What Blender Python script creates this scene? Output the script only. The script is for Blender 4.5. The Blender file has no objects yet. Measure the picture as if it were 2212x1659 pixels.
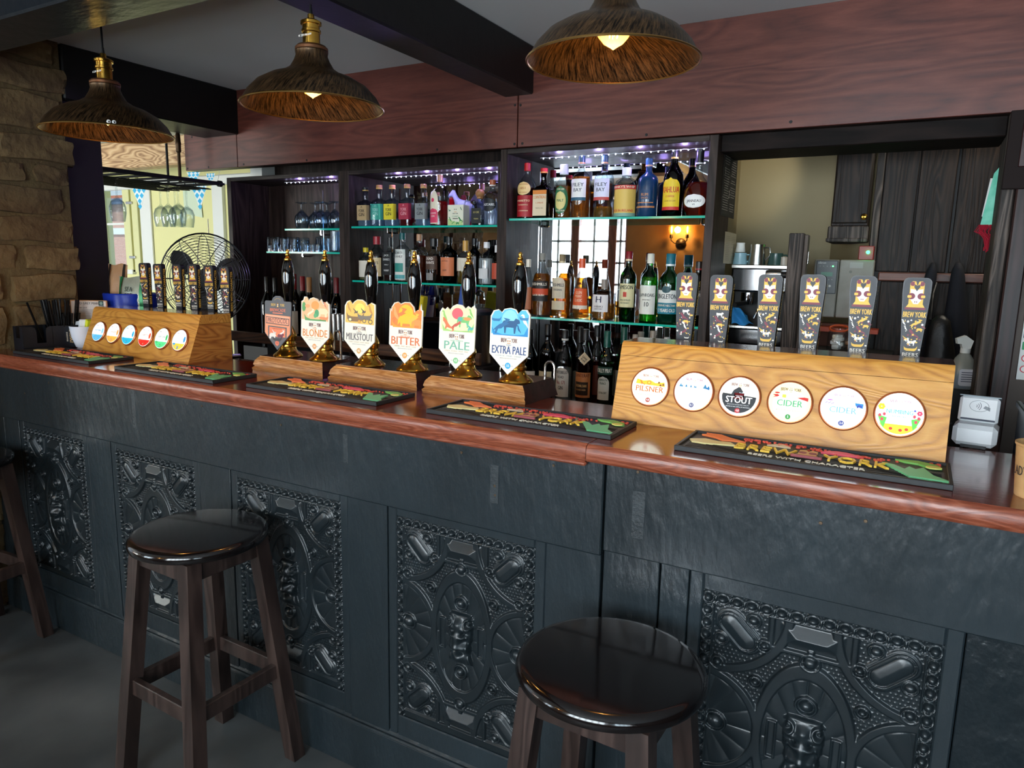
import bpy, math, random
import numpy as np
from mathutils import Vector, Matrix
random.seed(7); np.random.seed(7)
SC = bpy.context.scene
COL = SC.collection
pi = math.pi

# ---------------------------------------------------------------- camera, world, exposure, lights
CAMZ = 1.5044
RR = ((0.86974374, -0.09937208, 0.48339529), (0.493077, 0.13426081, -0.85956332), (0.02051555, 0.98595092, 0.16577059))
FP = 1533.387
cam = bpy.data.objects.new('camera', bpy.data.cameras.new('camera'))
COL.objects.link(cam)
cam.matrix_world = Matrix.Translation((0, 0, CAMZ)) @ Matrix(RR).to_4x4()
cam.data.sensor_width = 36; cam.data.lens = FP/2212*36
cam.data.clip_start = 0.02; cam.data.clip_end = 200
SC.camera = cam
SC.view_settings.view_transform = 'Standard'; SC.view_settings.look = 'None'
SC.view_settings.exposure = 1.02; SC.view_settings.gamma = 1; SC.view_settings.use_curve_mapping = False
SC.cycles.transparent_max_bounces = 32
SC.cycles.max_bounces = 10; SC.cycles.glossy_bounces = 6; SC.cycles.transmission_bounces = 8
SC.cycles.sample_clamp_indirect = 6.0
W = bpy.data.worlds.new('world'); SC.world = W; W.use_nodes = True
W.node_tree.nodes['Background'].inputs[0].default_value = (0.75, 0.87, 1.0, 1)
W.node_tree.nodes['Background'].inputs[1].default_value = .55

def ray(px, py):
    v = (px-1106, -(py-829.5), -FP)
    return Vector([sum(RR[i][k]*v[k] for k in range(3)) for i in range(3)])
def onp(px, py, ax, val):
    "the point of the place seen at a pixel of the 2212x1659 photograph, on the plane axis=val"
    r = ray(px, py); o = Vector((0, 0, CAMZ))
    return o + r*((val-o[ax])/r[ax])

def area(name, loc, rot, sx, sy, energy, color, spread=pi):
    l = bpy.data.lights.new(name, 'AREA'); l.shape = 'RECTANGLE'; l.size = sx; l.size_y = sy
    l.energy = energy; l.color = color; l.spread = spread
    o = bpy.data.objects.new(name, l); COL.objects.link(o); o.location = loc; o.rotation_euler = rot
    return o
def point(name, loc, energy, color, r=0.03):
    l = bpy.data.lights.new(name, 'POINT'); l.energy = energy; l.color = color; l.shadow_soft_size = r
    o = bpy.data.objects.new(name, l); COL.objects.link(o); o.location = loc
    return o
# daylight through the three street windows behind the camera (area lights stand just outside the panes)
area('daylight_window_street_west', (-3.4, -1.78, 1.45), (pi/2, 0, 0), 1.25, 1.3, 60, (0.80, 0.90, 1.0))
area('daylight_window_street_mid', (-0.55, -1.78, 1.45), (pi/2, 0, 0), 2.0, 1.3, 150, (0.86, 0.93, 1.0))
area('daylight_window_street_east', (1.7, -1.78, 1.45), (pi/2, 0, 0), 1.3, 1.3, 80, (0.72, 0.87, 1.0))
# bright garden room to the left: daylight through an unseen street window, added to light it
area('daylight_garden_room', (-6.9, -1.78, 1.45), (pi/2, 0, 0), 2.6, 1.3, 330, (1.0, 0.99, 0.95))
# kitchen behind the opening on the right: warm area light near its ceiling
area('kitchen_area_light', (0.45, 3.35, 2.2), (0, 0.6, 0), 0.4, 0.4, 3, (1.0, 0.93, 0.78))
sp = bpy.data.lights.new('sun_patch_spot', 'SPOT'); sp.energy = 5; sp.color = (1, .9, .66); sp.spot_size = math.radians(34); sp.spot_blend = .7; sp.shadow_soft_size = .02  # unseen spot added above the lintel to make the sunlit patch on the wall
spo = bpy.data.objects.new('sun_patch_spot', sp); COL.objects.link(spo); spo.location = (-.46, 3.14, 2.22)
spo.rotation_euler = (Vector((-.78, 3.9, 1.96))-spo.location).to_track_quat('-Z', 'Y').to_euler()
sun = bpy.data.objects.new('sun', bpy.data.lights.new('sun', 'SUN')); COL.objects.link(sun)
sun.data.energy = 2.2; sun.data.angle = 0.01; sun.rotation_euler = (math.radians(42), 0, math.radians(-25))

# ---------------------------------------------------------------- materials
def lin(c):
    if isinstance(c, str):
        c = c.lstrip('#'); c = [int(c[i:i+2], 16)/255 for i in (0, 2, 4)]
        c = [x/12.92 if x <= .04045 else ((x+.055)/1.055)**2.4 for x in c]
    return (c[0], c[1], c[2], 1)
MC = {}
def pm(name, base, rough=.5, metal=0, spec=.5, emis=None, es=0, coat=0, n=None, bump=None, stretch=(1, 1, 1), trans=0, ior=1.45, alpha=1):
    """Principled material. n=(scale, colour2, detail, lo, hi) noise-mixed second colour; bump=(scale, strength, distance)"""
    if name in MC: return MC[name]
    m = bpy.data.materials.new(name); m.use_nodes = True; MC[name] = m
    nt = m.node_tree; N = nt.nodes; L = nt.links; b = N['Principled BSDF']
    b.inputs['Base Color'].default_value = lin(base); b.inputs['Roughness'].default_value = rough
    b.inputs['Metallic'].default_value = metal; b.inputs['Specular IOR Level'].default_value = spec
    b.inputs['Transmission Weight'].default_value = trans; b.inputs['IOR'].default_value = ior
    b.inputs['Alpha'].default_value = alpha
    if coat: b.inputs['Coat Weight'].default_value = coat; b.inputs['Coat Roughness'].default_value = .08
    if emis: b.inputs['Emission Color'].default_value = lin(emis); b.inputs['Emission Strength'].default_value = es
    if n or bump:
        tc = N.new('ShaderNodeTexCoord'); mp = N.new('ShaderNodeMapping'); mp.inputs['Scale'].default_value = stretch
        L.new(tc.outputs['Object'], mp.inputs[0])
    if n:
        t = N.new('ShaderNodeTexNoise'); t.inputs['Scale'].default_value = n[0]; t.inputs['Detail'].default_value = n[2] if len(n) > 2 else 6
        L.new(mp.outputs[0], t.inputs[0])
        r = N.new('ShaderNodeValToRGB'); r.color_ramp.elements[0].color = lin(base); r.color_ramp.elements[1].color = lin(n[1])
        r.color_ramp.elements[0].position = n[3] if len(n) > 3 else .35; r.color_ramp.elements[1].position = n[4] if len(n) > 4 else .68
        L.new(t.outputs[0], r.inputs[0]); L.new(r.outputs[0], b.inputs['Base Color'])
    if bump:
        t = N.new('ShaderNodeTexNoise'); t.inputs['Scale'].default_value = bump[0]; t.inputs['Detail'].default_value = 5
        L.new(mp.outputs[0], t.inputs[0])
        u = N.new('ShaderNodeBump'); u.inputs['Strength'].default_value = bump[1]; u.inputs['Distance'].default_value = bump[2] if len(bump) > 2 else .01
        L.new(t.outputs[0], u.inputs['Height']); L.new(u.outputs[0], b.inputs['Normal'])
    return m
def C(c, rough=.5, metal=0):
    k = 'paint_%s_%s_%s' % (c, rough, metal)
    return pm(k, c, rough, metal)
def wood(name, c1, c2, c3, scale=(1.2, 14, 14), rings=2.5, rough=.4, coat=0, bump=.25, dist=4.0, fine=60, mixf=.5, spec=.5):
    "grain along the first axis by default: stretched rings plus fine pores"
    if name in MC: return MC[name]
    m = bpy.data.materials.new(name); m.use_nodes = True; MC[name] = m
    nt = m.node_tree; N = nt.nodes; L = nt.links; b = N['Principled BSDF']
    tc = N.new('ShaderNodeTexCoord'); mp = N.new('ShaderNodeMapping'); mp.inputs['Scale'].default_value = scale
    L.new(tc.outputs['Object'], mp.inputs[0])
    a = N.new('ShaderNodeTexNoise'); a.inputs['Scale'].default_value = .9; a.inputs['Detail'].default_value = 2; a.inputs['Distortion'].default_value = .6
    L.new(mp.outputs[0], a.inputs[0])
    mu = N.new('ShaderNodeMath'); mu.operation = 'MULTIPLY'; mu.inputs[1].default_value = rings*6; L.new(a.outputs[0], mu.inputs[0])
    fr = N.new('ShaderNodeMath'); fr.operation = 'PINGPONG'; fr.inputs[1].default_value = 1; L.new(mu.outputs[0], fr.inputs[0])
    f = N.new('ShaderNodeTexNoise'); f.inputs['Scale'].default_value = fine/10; f.inputs['Detail'].default_value = 8; f.inputs['Roughness'].default_value = .7
    L.new(mp.outputs[0], f.inputs[0])
    mx = N.new('ShaderNodeMix'); mx.data_type = 'FLOAT'; mx.inputs[0].default_value = mixf
    L.new(fr.outputs[0], mx.inputs[2]); L.new(f.outputs[0], mx.inputs[3])
    r = N.new('ShaderNodeValToRGB'); e = r.color_ramp.elements
    e[0].color = lin(c1); e[0].position = .2; e[1].color = lin(c3); e[1].position = .85
    q = e.new(.5); q.color = lin(c2)
    L.new(mx.outputs[0], r.inputs[0]); L.new(r.outputs[0], b.inputs['Base Color'])
    u = N.new('ShaderNodeBump'); u.inputs['Strength'].default_value = bump; u.inputs['Distance'].default_value = .002
    L.new(mx.outputs[0], u.inputs['Height']); L.new(u.outputs[0], b.inputs['Normal'])
    b.inputs['Roughness'].default_value = rough; b.inputs['Specular IOR Level'].default_value = spec
    if coat: b.inputs['Coat Weight'].default_value = coat; b.inputs['Coat Roughness'].default_value = .1
    return m
def glassm(name, tint, edge, rough=.02, dens=0.0, emis=None):
    "thin glass: see-through in the middle, tinted and shiny towards the edges; dens adds a body colour"
    if name in MC: return MC[name]
    m = bpy.data.materials.new(name); m.use_nodes = True; MC[name] = m
    nt = m.node_tree; N = nt.nodes; L = nt.links
    for x in list(N):
        if x.type == 'BSDF_PRINCIPLED': N.remove(x)
    out = [x for x in N if x.type == 'OUTPUT_MATERIAL'][0]
    lw = N.new('ShaderNodeLayerWeight'); lw.inputs[0].default_value = .5
    mc = N.new('ShaderNodeMix'); mc.data_type = 'RGBA'; mc.inputs[6].default_value = lin(tint); mc.inputs[7].default_value = lin(edge)
    L.new(lw.outputs['Facing'], mc.inputs[0])
    tr = N.new('ShaderNodeBsdfTransparent')
    if dens > 0: tr.inputs[0].default_value = tuple(x**.62 for x in lin(tint)[:3])+(1,)
    else: L.new(mc.outputs[2], tr.inputs[0])
    gl = N.new('ShaderNodeBsdfGlossy'); gl.inputs['Roughness'].default_value = rough; gl.inputs[0].default_value = (1, 1, 1, 1)
    body = tr
    if dens > 0:
        df = N.new('ShaderNodeBsdfDiffuse'); df.inputs[0].default_value = lin(tint)
        tl = N.new('ShaderNodeBsdfTranslucent'); tl.inputs[0].default_value = lin(tint)
        m0 = N.new('ShaderNodeMixShader'); m0.inputs[0].default_value = .5; L.new(df.outputs[0], m0.inputs[1]); L.new(tl.outputs[0], m0.inputs[2])
        m1 = N.new('ShaderNodeMixShader'); m1.inputs[0].default_value = dens; L.new(tr.outputs[0], m1.inputs[1]); L.new(m0.outputs[0], m1.inputs[2]); body = m1
    f0 = N.new('ShaderNodeMath'); f0.operation = 'POWER'; f0.inputs[1].default_value = 5; L.new(lw.outputs['Facing'], f0.inputs[0])
    fr = N.new('ShaderNodeMath'); fr.operation = 'MULTIPLY_ADD'; fr.inputs[1].default_value = .75; fr.inputs[2].default_value = .05; L.new(f0.outputs[0], fr.inputs[0])
    m2 = N.new('ShaderNodeMixShader'); L.new(fr.outputs[0], m2.inputs[0]); L.new(body.outputs[0], m2.inputs[1]); L.new(gl.outputs[0], m2.inputs[2])
    L.new(m2.outputs[0], out.inputs[0])
    return m

M_oak = wood('golden_oak', '#9a6228', '#c08638', '#cf9a4c', (1.5, 9, 9), 7, .38, .25, .3, fine=110, mixf=.62)
M_oakend = wood('golden_oak_side', '#8a4f1e', '#b07030', '#c08640', (9, 2, 9), 6, .4, .2, .3)
M_oaktop = wood('dark_stained_oak_top', '#2e170c', '#4c2a18', '#6a4026', (1.6, 10, 10), 3, .16, .5, .2)
M_mahog = wood('red_mahogany', '#3c0f08', '#6a2412', '#8a3a1c', (1.3, 12, 12), 5, .13, .6, .1, fine=120, mixf=.7)
M_mahogedge = wood('red_mahogany_worn_edge', '#54200f', '#7e3e28', '#a06048', (2.4, 26, 26), 5, .34, .2, .4, fine=140, mixf=.72)
M_pump = wood('pump_base_wood', '#6a3818', '#a06c3c', '#cfa070', (2.4, 34, 34), 3, .24, .4, .3, fine=120, mixf=.75)
M_pumptop = wood('pump_base_dark_top', '#1c0b08', '#30140f', '#48201a', (3, 20, 20), 2, .2, .4, .2)
M_fascia = wood('reddish_ply_fascia', '#401a15', '#5c2c22', '#743e32', (.9, 7, 7), 3.5, .42, .1, .15, fine=90, mixf=.7)
M_darkwood = wood('dark_stained_shelf_wood', '#1c1310', '#2b201c', '#3f322c', (14, 14, 1.4), 2, .5, 0, .3, spec=.22)
M_darkwoodH = wood('dark_stained_rail_wood', '#1c1614', '#2c2421', '#433935', (1.4, 14, 14), 2, .45, 0, .3, spec=.22)
M_cab = wood('dark_oak_cupboard', '#100b09', '#1f1713', '#35281f', (22, 22, 1.6), 3, .5, .0, .8, spec=.22)
M_timber = wood('rough_grey_timber', '#15100e', '#38302b', '#6c6058', (18, 18, 1.4), 3, .7, 0, 1.0)
M_lightbeam = wood('pale_waxed_pine_beam', '#7a5636', '#b99468', '#d8bc92', (1.2, 4, 7), 6, .5, 0, .3)
M_rail = wood('reddish_rail', '#3a1c12', '#5c3020', '#7a4630', (2, 18, 18), 2, .45, 0, .3)
M_back = wood('back_counter_brown_wood', '#2a180e', '#4a2e1b', '#6e4a2c', (1.5, 10, 10), 3, .35, .2, .3)
M_stool = wood('dark_brown_stool_legs', '#211714', '#312420', '#443530', (14, 14, 1.3), 1.5, .36, .15, .12)
M_seat = pm('black_brown_lacquer_seat', '#0c0707', .16, coat=.6, bump=(90, .04, .001))
M_bar = pm('black_green_gloss_paint', '#181e21', .3, spec=.65, n=(2.6, '#262f34', 10, .3, .75), bump=(38, .75, .005), stretch=(1, 1, .4))
M_carve = pm('black_paint_on_carving', '#12181b', .31, spec=.6, n=(9, '#1b2327', 6, .3, .75), bump=(60, .12, .002))
M_beam = pm('black_painted_beam', '#08080a', .45, bump=(25, .3, .004), stretch=(1, 1, 1))
M_beamcool = pm('blue_grey_painted_beam', '#151a20', .3, bump=(14, .5, .006), stretch=(1, 2, 1))
M_ceil = pm('grey_ceiling_plaster', '#c6c6c6', .9, bump=(30, .1, .003))
M_cream = pm('cream_wall_paint', '#d8d69c', .8, bump=(60, .08, .002))
M_kwall = pm('kitchen_beige_wall', '#a89a78', .7, bump=(18, .25, .004))
M_greywall = pm('warm_grey_wall', '#4d4038', .6, bump=(40, .1, .002))
M_floor = pm('dark_slate_floor', '#3c3e3f', .45, n=(1.8, '#606261', 10, .38, .72), bump=(14, .3, .004))
M_stone = pm('honey_sandstone', '#57452f', .85, n=(5, '#7d6845', 9, .3, .7), bump=(30, 1.0, .012))
M_mortar = pm('sandy_mortar', '#5a4a32', .95, n=(11, '#70603f', 6, .3, .7), bump=(60, .8, .008))
M_white = pm('white_gloss_paint', '#d9dcd8', .35)
M_brass = pm('polished_brass', '#e6b452', .2, 1, n=(30, '#d29e40', 4), bump=(200, .02, .001))
M_steel = pm('brushed_steel', '#b8b6b0', .25, 1)
M_chrome = pm('chrome', '#d0d2d4', .08, 1)
M_blackg = pm('black_gloss', '#040405', .06, coat=.8)
M_blackm = pm('matt_black', '#09090a', .55)
M_blackpl = pm('blue_black_plastic', '#10161f', .32)
M_rubber = pm('charcoal_rubber', '#1d1f21', .55)
M_mirror = pm('mirror_silver', '#c4c6c8', .01, 1)
M_glass = glassm('clear_glass', '#fbfdfd', '#c2ccd0')
M_glassb = glassm('faint_blue_glass', '#eef6fb', '#a4b6ca')
M_pane = glassm('window_pane', '#fafcfc', '#d8e4e4')
M_shelfg = glassm('shelf_glass', '#dff3ee', '#4aa894')
M_teal = pm('green_glass_edge_glow', '#0f8f7e', .12, spec=.8, emis='#15b8a0', es=.12)  # faint emission put in for the light gathered along the glass edge
def brushed(name):
    "dark bronze shade with brushed gold streaks running down the dome"
    if name in MC: return MC[name]
    m = bpy.data.materials.new(name); m.use_nodes = True; MC[name] = m
    nt = m.node_tree; N = nt.nodes; L = nt.links; b = N['Principled BSDF']
    tc = N.new('ShaderNodeTexCoord')
    sep = N.new('ShaderNodeSeparateXYZ'); L.new(tc.outputs['Object'], sep.inputs[0])
    at = N.new('ShaderNodeMath'); at.operation = 'ARCTAN2'; L.new(sep.outputs[1], at.inputs[0]); L.new(sep.outputs[0], at.inputs[1])
    vl = N.new('ShaderNodeVectorMath'); vl.operation = 'LENGTH'; cx_ = N.new('ShaderNodeCombineXYZ'); L.new(sep.outputs[0], cx_.inputs[0]); L.new(sep.outputs[1], cx_.inputs[1]); L.new(cx_.outputs[0], vl.inputs[0])
    sb = N.new('ShaderNodeMath'); sb.operation = 'SUBTRACT'; L.new(vl.outputs['Value'], sb.inputs[0]); L.new(sep.outputs[2], sb.inputs[1])
    zz = N.new('ShaderNodeMath'); zz.operation = 'MULTIPLY'; zz.inputs[1].default_value = 1.6; L.new(sb.outputs[0], zz.inputs[0])
    ad = N.new('ShaderNodeMath'); ad.operation = 'ADD'; L.new(at.outputs[0], ad.inputs[0]); L.new(zz.outputs[0], ad.inputs[1])
    cb = N.new('ShaderNodeCombineXYZ'); L.new(ad.outputs[0], cb.inputs[0]); 
    z2 = N.new('ShaderNodeMath'); z2.operation = 'MULTIPLY'; z2.inputs[1].default_value = .55; L.new(sb.outputs[0], z2.inputs[0]); L.new(z2.outputs[0], cb.inputs[1])
    t = N.new('ShaderNodeTexNoise'); t.inputs['Scale'].default_value = 30; t.inputs['Detail'].default_value = 7; t.inputs['Roughness'].default_value = .75
    L.new(cb.outputs[0], t.inputs[0])
    r = N.new('ShaderNodeValToRGB'); e = r.color_ramp.elements
    e[0].color = lin('#120c08'); e[0].position = .42; e[1].color = lin('#9a7650'); e[1].position = .78
    L.new(t.outputs[0], r.inputs[0]); L.new(r.outputs[0], b.inputs['Base Color'])
    b.inputs['Metallic'].default_value = .75; b.inputs['Roughness'].default_value = .38
    return m
M_bronze = brushed('brushed_bronze')

# ---------------------------------------------------------------- mesh builder
TXT = {}
def text_mesh(s):
    if s in TXT: return TXT[s]
    cu = bpy.data.curves.new('t', 'FONT'); cu.body = s; cu.size = 1; cu.align_x = 'CENTER'; cu.align_y = 'CENTER'; cu.resolution_u = 2
    o = bpy.data.objects.new('t', cu)
    me = bpy.data.meshes.new_from_object(o)
    v = [(p.co.x, p.co.y) for p in me.vertices]; f = [tuple(p.vertices) for p in me.polygons]
    bpy.data.objects.remove(o); bpy.data.curves.remove(cu); bpy.data.meshes.remove(me)
    if v:
        xs = [a for a, b in v]; w = max(xs)-min(xs)
    else: w = 1
    TXT[s] = (v, f, w); return TXT[s]
def T(x=0, y=0, z=0): return Matrix.Translation((x, y, z))
def R(a, ax='Z'): return Matrix.Rotation(a, 4, ax)
FRONT = R(pi/2, 'X')      # local XY plane -> XZ plane facing -Y
class B:
    def __init__(s): s.v = []; s.f = []; s.mi = []; s.mats = []
    def add(s, vs, fs, mat, M=None):
        if mat not in s.mats: s.mats.append(mat)
        k = s.mats.index(mat); n = len(s.v)
        if M is not None: vs = [M @ Vector(v) for v in vs]
        s.v.extend([tuple(v) for v in vs]); s.f.extend([tuple(i+n for i in f) for f in fs]); s.mi.extend([k]*len(fs))
        return s
    def box(s, c, d, mat, M=None, b=0):
        x, y, z = d[0]/2, d[1]/2, d[2]/2
        if b <= 0:
            vs = [(sx*x, sy*y, sz*z) for sx in (-1, 1) for sy in (-1, 1) for sz in (-1, 1)]
            fs = [(0, 1, 3, 2), (4, 6, 7, 5), (0, 4, 5, 1), (2, 3, 7, 6), (0, 2, 6, 4), (1, 5, 7, 3)]
        else:
            b = min(b, x*.95, y*.95, z*.95); idx = {}; vs = []
            for sx in (-1, 1):
                for sy in (-1, 1):
                    for sz in (-1, 1):
                        for a in range(3):
                            p = [sx*(x-b), sy*(y-b), sz*(z-b)]; p[a] = (sx*x, sy*y, sz*z)[a]
                            idx[(sx, sy, sz, a)] = len(vs); vs.append(tuple(p))
            fs = []
            for a in range(3):
                o1, o2 = [(1, 2), (2, 0), (0, 1)][a]
                for sg in (-1, 1):
                    q = []
                    for (p1, p2) in ((-1, -1), (1, -1), (1, 1), (-1, 1)):
                        k = [0, 0, 0]; k[a] = sg; k[o1] = p1; k[o2] = p2; q.append(idx[(*k, a)])
                    fs.append(tuple(q if sg > 0 else q[::-1]))
                for p1 in (-1, 1):
                    for p2 in (-1, 1):
                        k0 = [0, 0, 0]; k1 = [0, 0, 0]
                        k0[a] = -1; k1[a] = 1; k0[o1] = k1[o1] = p1; k0[o2] = k1[o2] = p2
                        q = [idx[(*k0, o1)], idx[(*k1, o1)], idx[(*k1, o2)], idx[(*k0, o2)]]
                        fs.append(tuple(q if p1*p2 > 0 else q[::-1]))
            for sx in (-1, 1):
                for sy in (-1, 1):
                    for sz in (-1, 1):
                        q = [idx[(sx, sy, sz, a)] for a in range(3)]
                        fs.append(tuple(q if sx*sy*sz > 0 else q[::-1]))
        vs = [(v[0]+c[0], v[1]+c[1], v[2]+c[2]) for v in vs]
        return s.add(vs, fs, mat, M)
    def bx(s, x0, x1, y0, y1, z0, z1, mat, b=0, M=None):
        return s.box(((x0+x1)/2, (y0+y1)/2, (z0+z1)/2), (abs(x1-x0), abs(y1-y0), abs(z1-z0)), mat, M, b)
    def lathe(s, prof, mat, M=None, seg=24, n=2.0, a0=0, caps=False, rot=0):
        vs = []; fs = []; k = len(prof)
        for i in range(seg):
            t = 2*pi*i/seg + a0
            if n == 2: q = 1
            else: q = (abs(math.cos(t))**n+abs(math.sin(t))**n)**(-1/n)
            for (r, z) in prof:
                # neck stays round: only wide rows take the squared outline
                vs.append((q*r*math.cos(t), q*r*math.sin(t), z))
        for i in range(seg):
            j = (i+1) % seg
            for p in range(k-1):
                if prof[p][0] < 1e-6 and prof[p+1][0] < 1e-6: continue
                if prof[p][0] < 1e-6: fs.append((i*k+p, j*k+p+1, i*k+p+1))
                elif prof[p+1][0] < 1e-6: fs.append((i*k+p, j*k+p, i*k+p+1))
                else: fs.append((i*k+p, j*k+p, j*k+p+1, i*k+p+1))
        return s.add(vs, fs, mat, M)
    def rod(s, p0, p1, r0, mat, r1=None, seg=10):
        p0 = Vector(p0); p1 = Vector(p1); r1 = r0 if r1 is None else r1
        d = p1-p0; L = d.length
        if L < 1e-6: return s
        q = d.to_track_quat('Z', 'Y').to_matrix().to_4x4()
        return s.lathe([(0, 0), (r0, 0), (r1, L), (0, L)], mat, Matrix.Translation(p0) @ q, seg)
    def tube(s, pts, r, mat, seg=8, closed=False):
        pts = [Vector(p) for p in pts]; n = len(pts); vs = []; fs = []
        up = None
        for i, p in enumerate(pts):
            if closed: d = pts[(i+1) % n]-pts[i-1]
            else: d = pts[min(i+1, n-1)]-pts[max(i-1, 0)]
            d.normalize()
            if up is None: up = Vector((0, 0, 1)) if abs(d.z) < .9 else Vector((1, 0, 0))
            x = up.cross(d); x.normalize(); y = d.cross(x); up = y
            rr = r[i] if isinstance(r, (list, tuple)) else r
            for k in range(seg):
                a = 2*pi*k/seg; vs.append(p + x*math.cos(a)*rr + y*math.sin(a)*rr)
        m = n if closed else n-1
        for i in range(m):
            j = (i+1) % n
            for k in range(seg):
                l = (k+1) % seg; fs.append((i*seg+k, i*seg+l, j*seg+l, j*seg+k))
        if not closed:
            fs.append(tuple(range(seg))[::-1]); fs.append(tuple((n-1)*seg+k for k in range(seg)))
        return s.add(vs, fs, mat)
    def prism(s, poly, z0, z1, mat, M=None, side=None):
        n = len(poly); vs = [(x, y, z0) for x, y in poly]+[(x, y, z1) for x, y in poly]
        ar = sum(poly[i][0]*poly[(i+1) % n][1]-poly[(i+1) % n][0]*poly[i][1] for i in range(n))
        f = [tuple(range(n, 2*n)), tuple(range(n))[::-1]]; sd = [(i, (i+1) % n, (i+1) % n+n, i+n) for i in range(n)]
        if ar < 0: f = [t[::-1] for t in f]; sd = [t[::-1] for t in sd]
        if side is None: return s.add(vs, f+sd, mat, M)
        s.add(vs, f, mat, M); return s.add(vs, sd, side, M)
    def flat(s, poly, z, mat, M=None):
        n = len(poly); ar = sum(poly[i][0]*poly[(i+1) % n][1]-poly[(i+1) % n][0]*poly[i][1] for i in range(n))
        f = tuple(range(n)) if ar > 0 else tuple(range(n))[::-1]
        return s.add([(x, y, z) for x, y in poly], [f], mat, M)
    def text(s, t, h, x, y, z, mat, M=None, sx=.8, ext=0, width=None, fn=None):
        "h = letter height; centred on x,y; z above the plane; width forces the overall width; fn maps each (x,y,z)"
        v, f, w = text_mesh(t); k = h/.72
        kx = k*sx if width is None else width/max(w, 1e-6)
        vs = [(x+a*kx, y+b*k, z) for a, b in v]
        fs = list(f)
        if not ext:      # slightly heavier strokes: a second copy a hair to the side and above
            n_ = len(v); dx_ = h*.045
            vs = vs+[(x+dx_+a*kx, y+b*k, z+.00004) for a, b in v]; fs = fs+[tuple(i+n_ for i in q) for q in f]
        if fn: vs = [fn(*p) for p in vs]
        s.add(vs, fs, mat, M)
        if ext:
            vv = [(x+a*kx, y+b*k, z-ext) for a, b in v]; n = len(v)
            cnt = {}
            for q in f:
                for i in range(len(q)):
                    e = (q[i], q[(i+1) % len(q)]); cnt[e] = 1
            sd = [(e[0]+n, e[1]+n, e[1], e[0]) for e in cnt if (e[1], e[0]) not in cnt]
            s.add(vs+vv, sd, mat, M)
        return s
    def build(s, name, parent=None, label=None, smooth=35, group=None, cat=None, kind=None, loc=None):
        me = bpy.data.meshes.new(name); me.from_pydata(s.v, [], s.f)
        for m in s.mats: me.materials.append(m)
        me.polygons.foreach_set('material_index', s.mi)
        if smooth:
            me.polygons.foreach_set('use_smooth', [True]*len(me.polygons)); me.set_sharp_from_angle(angle=math.radians(smooth))
        me.update()
        o = bpy.data.objects.new(name, me); COL.objects.link(o)
        if parent: o.parent = parent
        if label: o['label'] = label
        if cat: o['category'] = cat
        if group: o['group'] = group
        if kind: o['kind'] = kind
        if loc: o.location = loc
        return o
def thing(name, label, cat, loc=(0, 0, 0), rz=0, group=None, kind=None):
    o = bpy.data.objects.new(name, None); COL.objects.link(o); o.location = loc; o.rotation_euler = (0, 0, rz)
    o.empty_display_size = .05
    o['label'] = label; o['category'] = cat
    if group: o['group'] = group
    if kind: o['kind'] = kind
    return o
def kids(o): return [c for c in bpy.data.objects if c.parent == o]
def copy_tree(o, parent=None, loc=None, rz=None, label=None, sc=None):
    c = o.copy(); COL.objects.link(c); c.parent = parent
    if loc is not None: c.location = loc
    if rz is not None: c.rotation_euler = (0, 0, rz)
    if sc is not None: c.scale = sc
    if label: c['label'] = label
    for ch in kids(o): copy_tree(ch, c)
    return c
def ell(cx, cy, rx, ry, n=18, a0=0, a1=2*pi, rot=0):
    o = []
    for i in range(n):
        t = a0+(a1-a0)*i/(n if a1-a0 > 6.2 else n-1); x = rx*math.cos(t); y = ry*math.sin(t)
        o.append((cx+x*math.cos(rot)-y*math.sin(rot), cy+x*math.sin(rot)+y*math.cos(rot)))
    return o
def rrect(cx, cy, w, h, r, n=5):
    o = []
    for (sx, sy, a) in ((1, 1, 0), (-1, 1, pi/2), (-1, -1, pi), (1, -1, 3*pi/2)):
        for i in range(n+1):
            t = a+pi/2*i/n; o.append((cx+sx*(w/2-r)+r*math.cos(t), cy+sy*(h/2-r)+r*math.sin(t)))
    return o
def star(cx, cy, r, k=5, q=.45, rot=.3):
    return [(cx+(r if i % 2 == 0 else r*q)*math.cos(rot+pi*i/k), cy+(r if i % 2 == 0 else r*q)*math.sin(rot+pi*i/k)) for i in range(2*k)]
def pl(pts, cx, cy, s, fx=1, rot=0):
    return [(cx+s*(x*fx*math.cos(rot)-y*math.sin(rot)), cy+s*(x*fx*math.sin(rot)+y*math.cos(rot))) for x, y in pts]
COW = [(-1, .2), (-.8, .5), (.3, .5), (.5, .75), (.9, .6), (1, .3), (.7, .2), (.6, -.1), (.5, -.7), (.35, -.7), (.3, -.15), (-.5, -.15), (-.55, -.7), (-.7, -.7), (-.78, 0), (-1.05, -.3)]
HARE = [(-1, -.5), (-.6, -.1), (-.2, .2), (.2, .35), (.5, .5), (.6, .75), (.3, .95), (.75, .9), (1.2, .8), (.8, .4), (1.1, .35), (.5, .05), (.1, -.25), (-.3, -.3), (-.5, -.8), (-.7, -.8), (-.65, -.4)]
BEAR = [(-1, -.7), (-.95, .1), (-.6, .5), (.4, .5), (.8, .3), (1, -.05), (.75, -.2), (.7, -.7), (.4, -.7), (.35, -.3), (-.4, -.3), (-.5, -.7)]
LIZ = [(-.9, 1), (-.5, .9), (-.2, .6), (.1, .1), (.5, -.3), (1, -.5), (1.2, -.9), (.9, -1.2), (.3, -1.2), (.9, -1.0), (.8, -.7), (.3, -.6), (-.1, -.5), (-.3, -.8), (-.5, -.7), (-.35, -.2), (-.6, .2), (-.85, .4)]
BIRD = [(-.4, 1), (-.1, .9), (.1, .3), (.5, -.4), (.7, -1), (.2, -.5), (-.1, -.3), (-.3, .1), (-.35, .7), (-.7, .75)]
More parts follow.
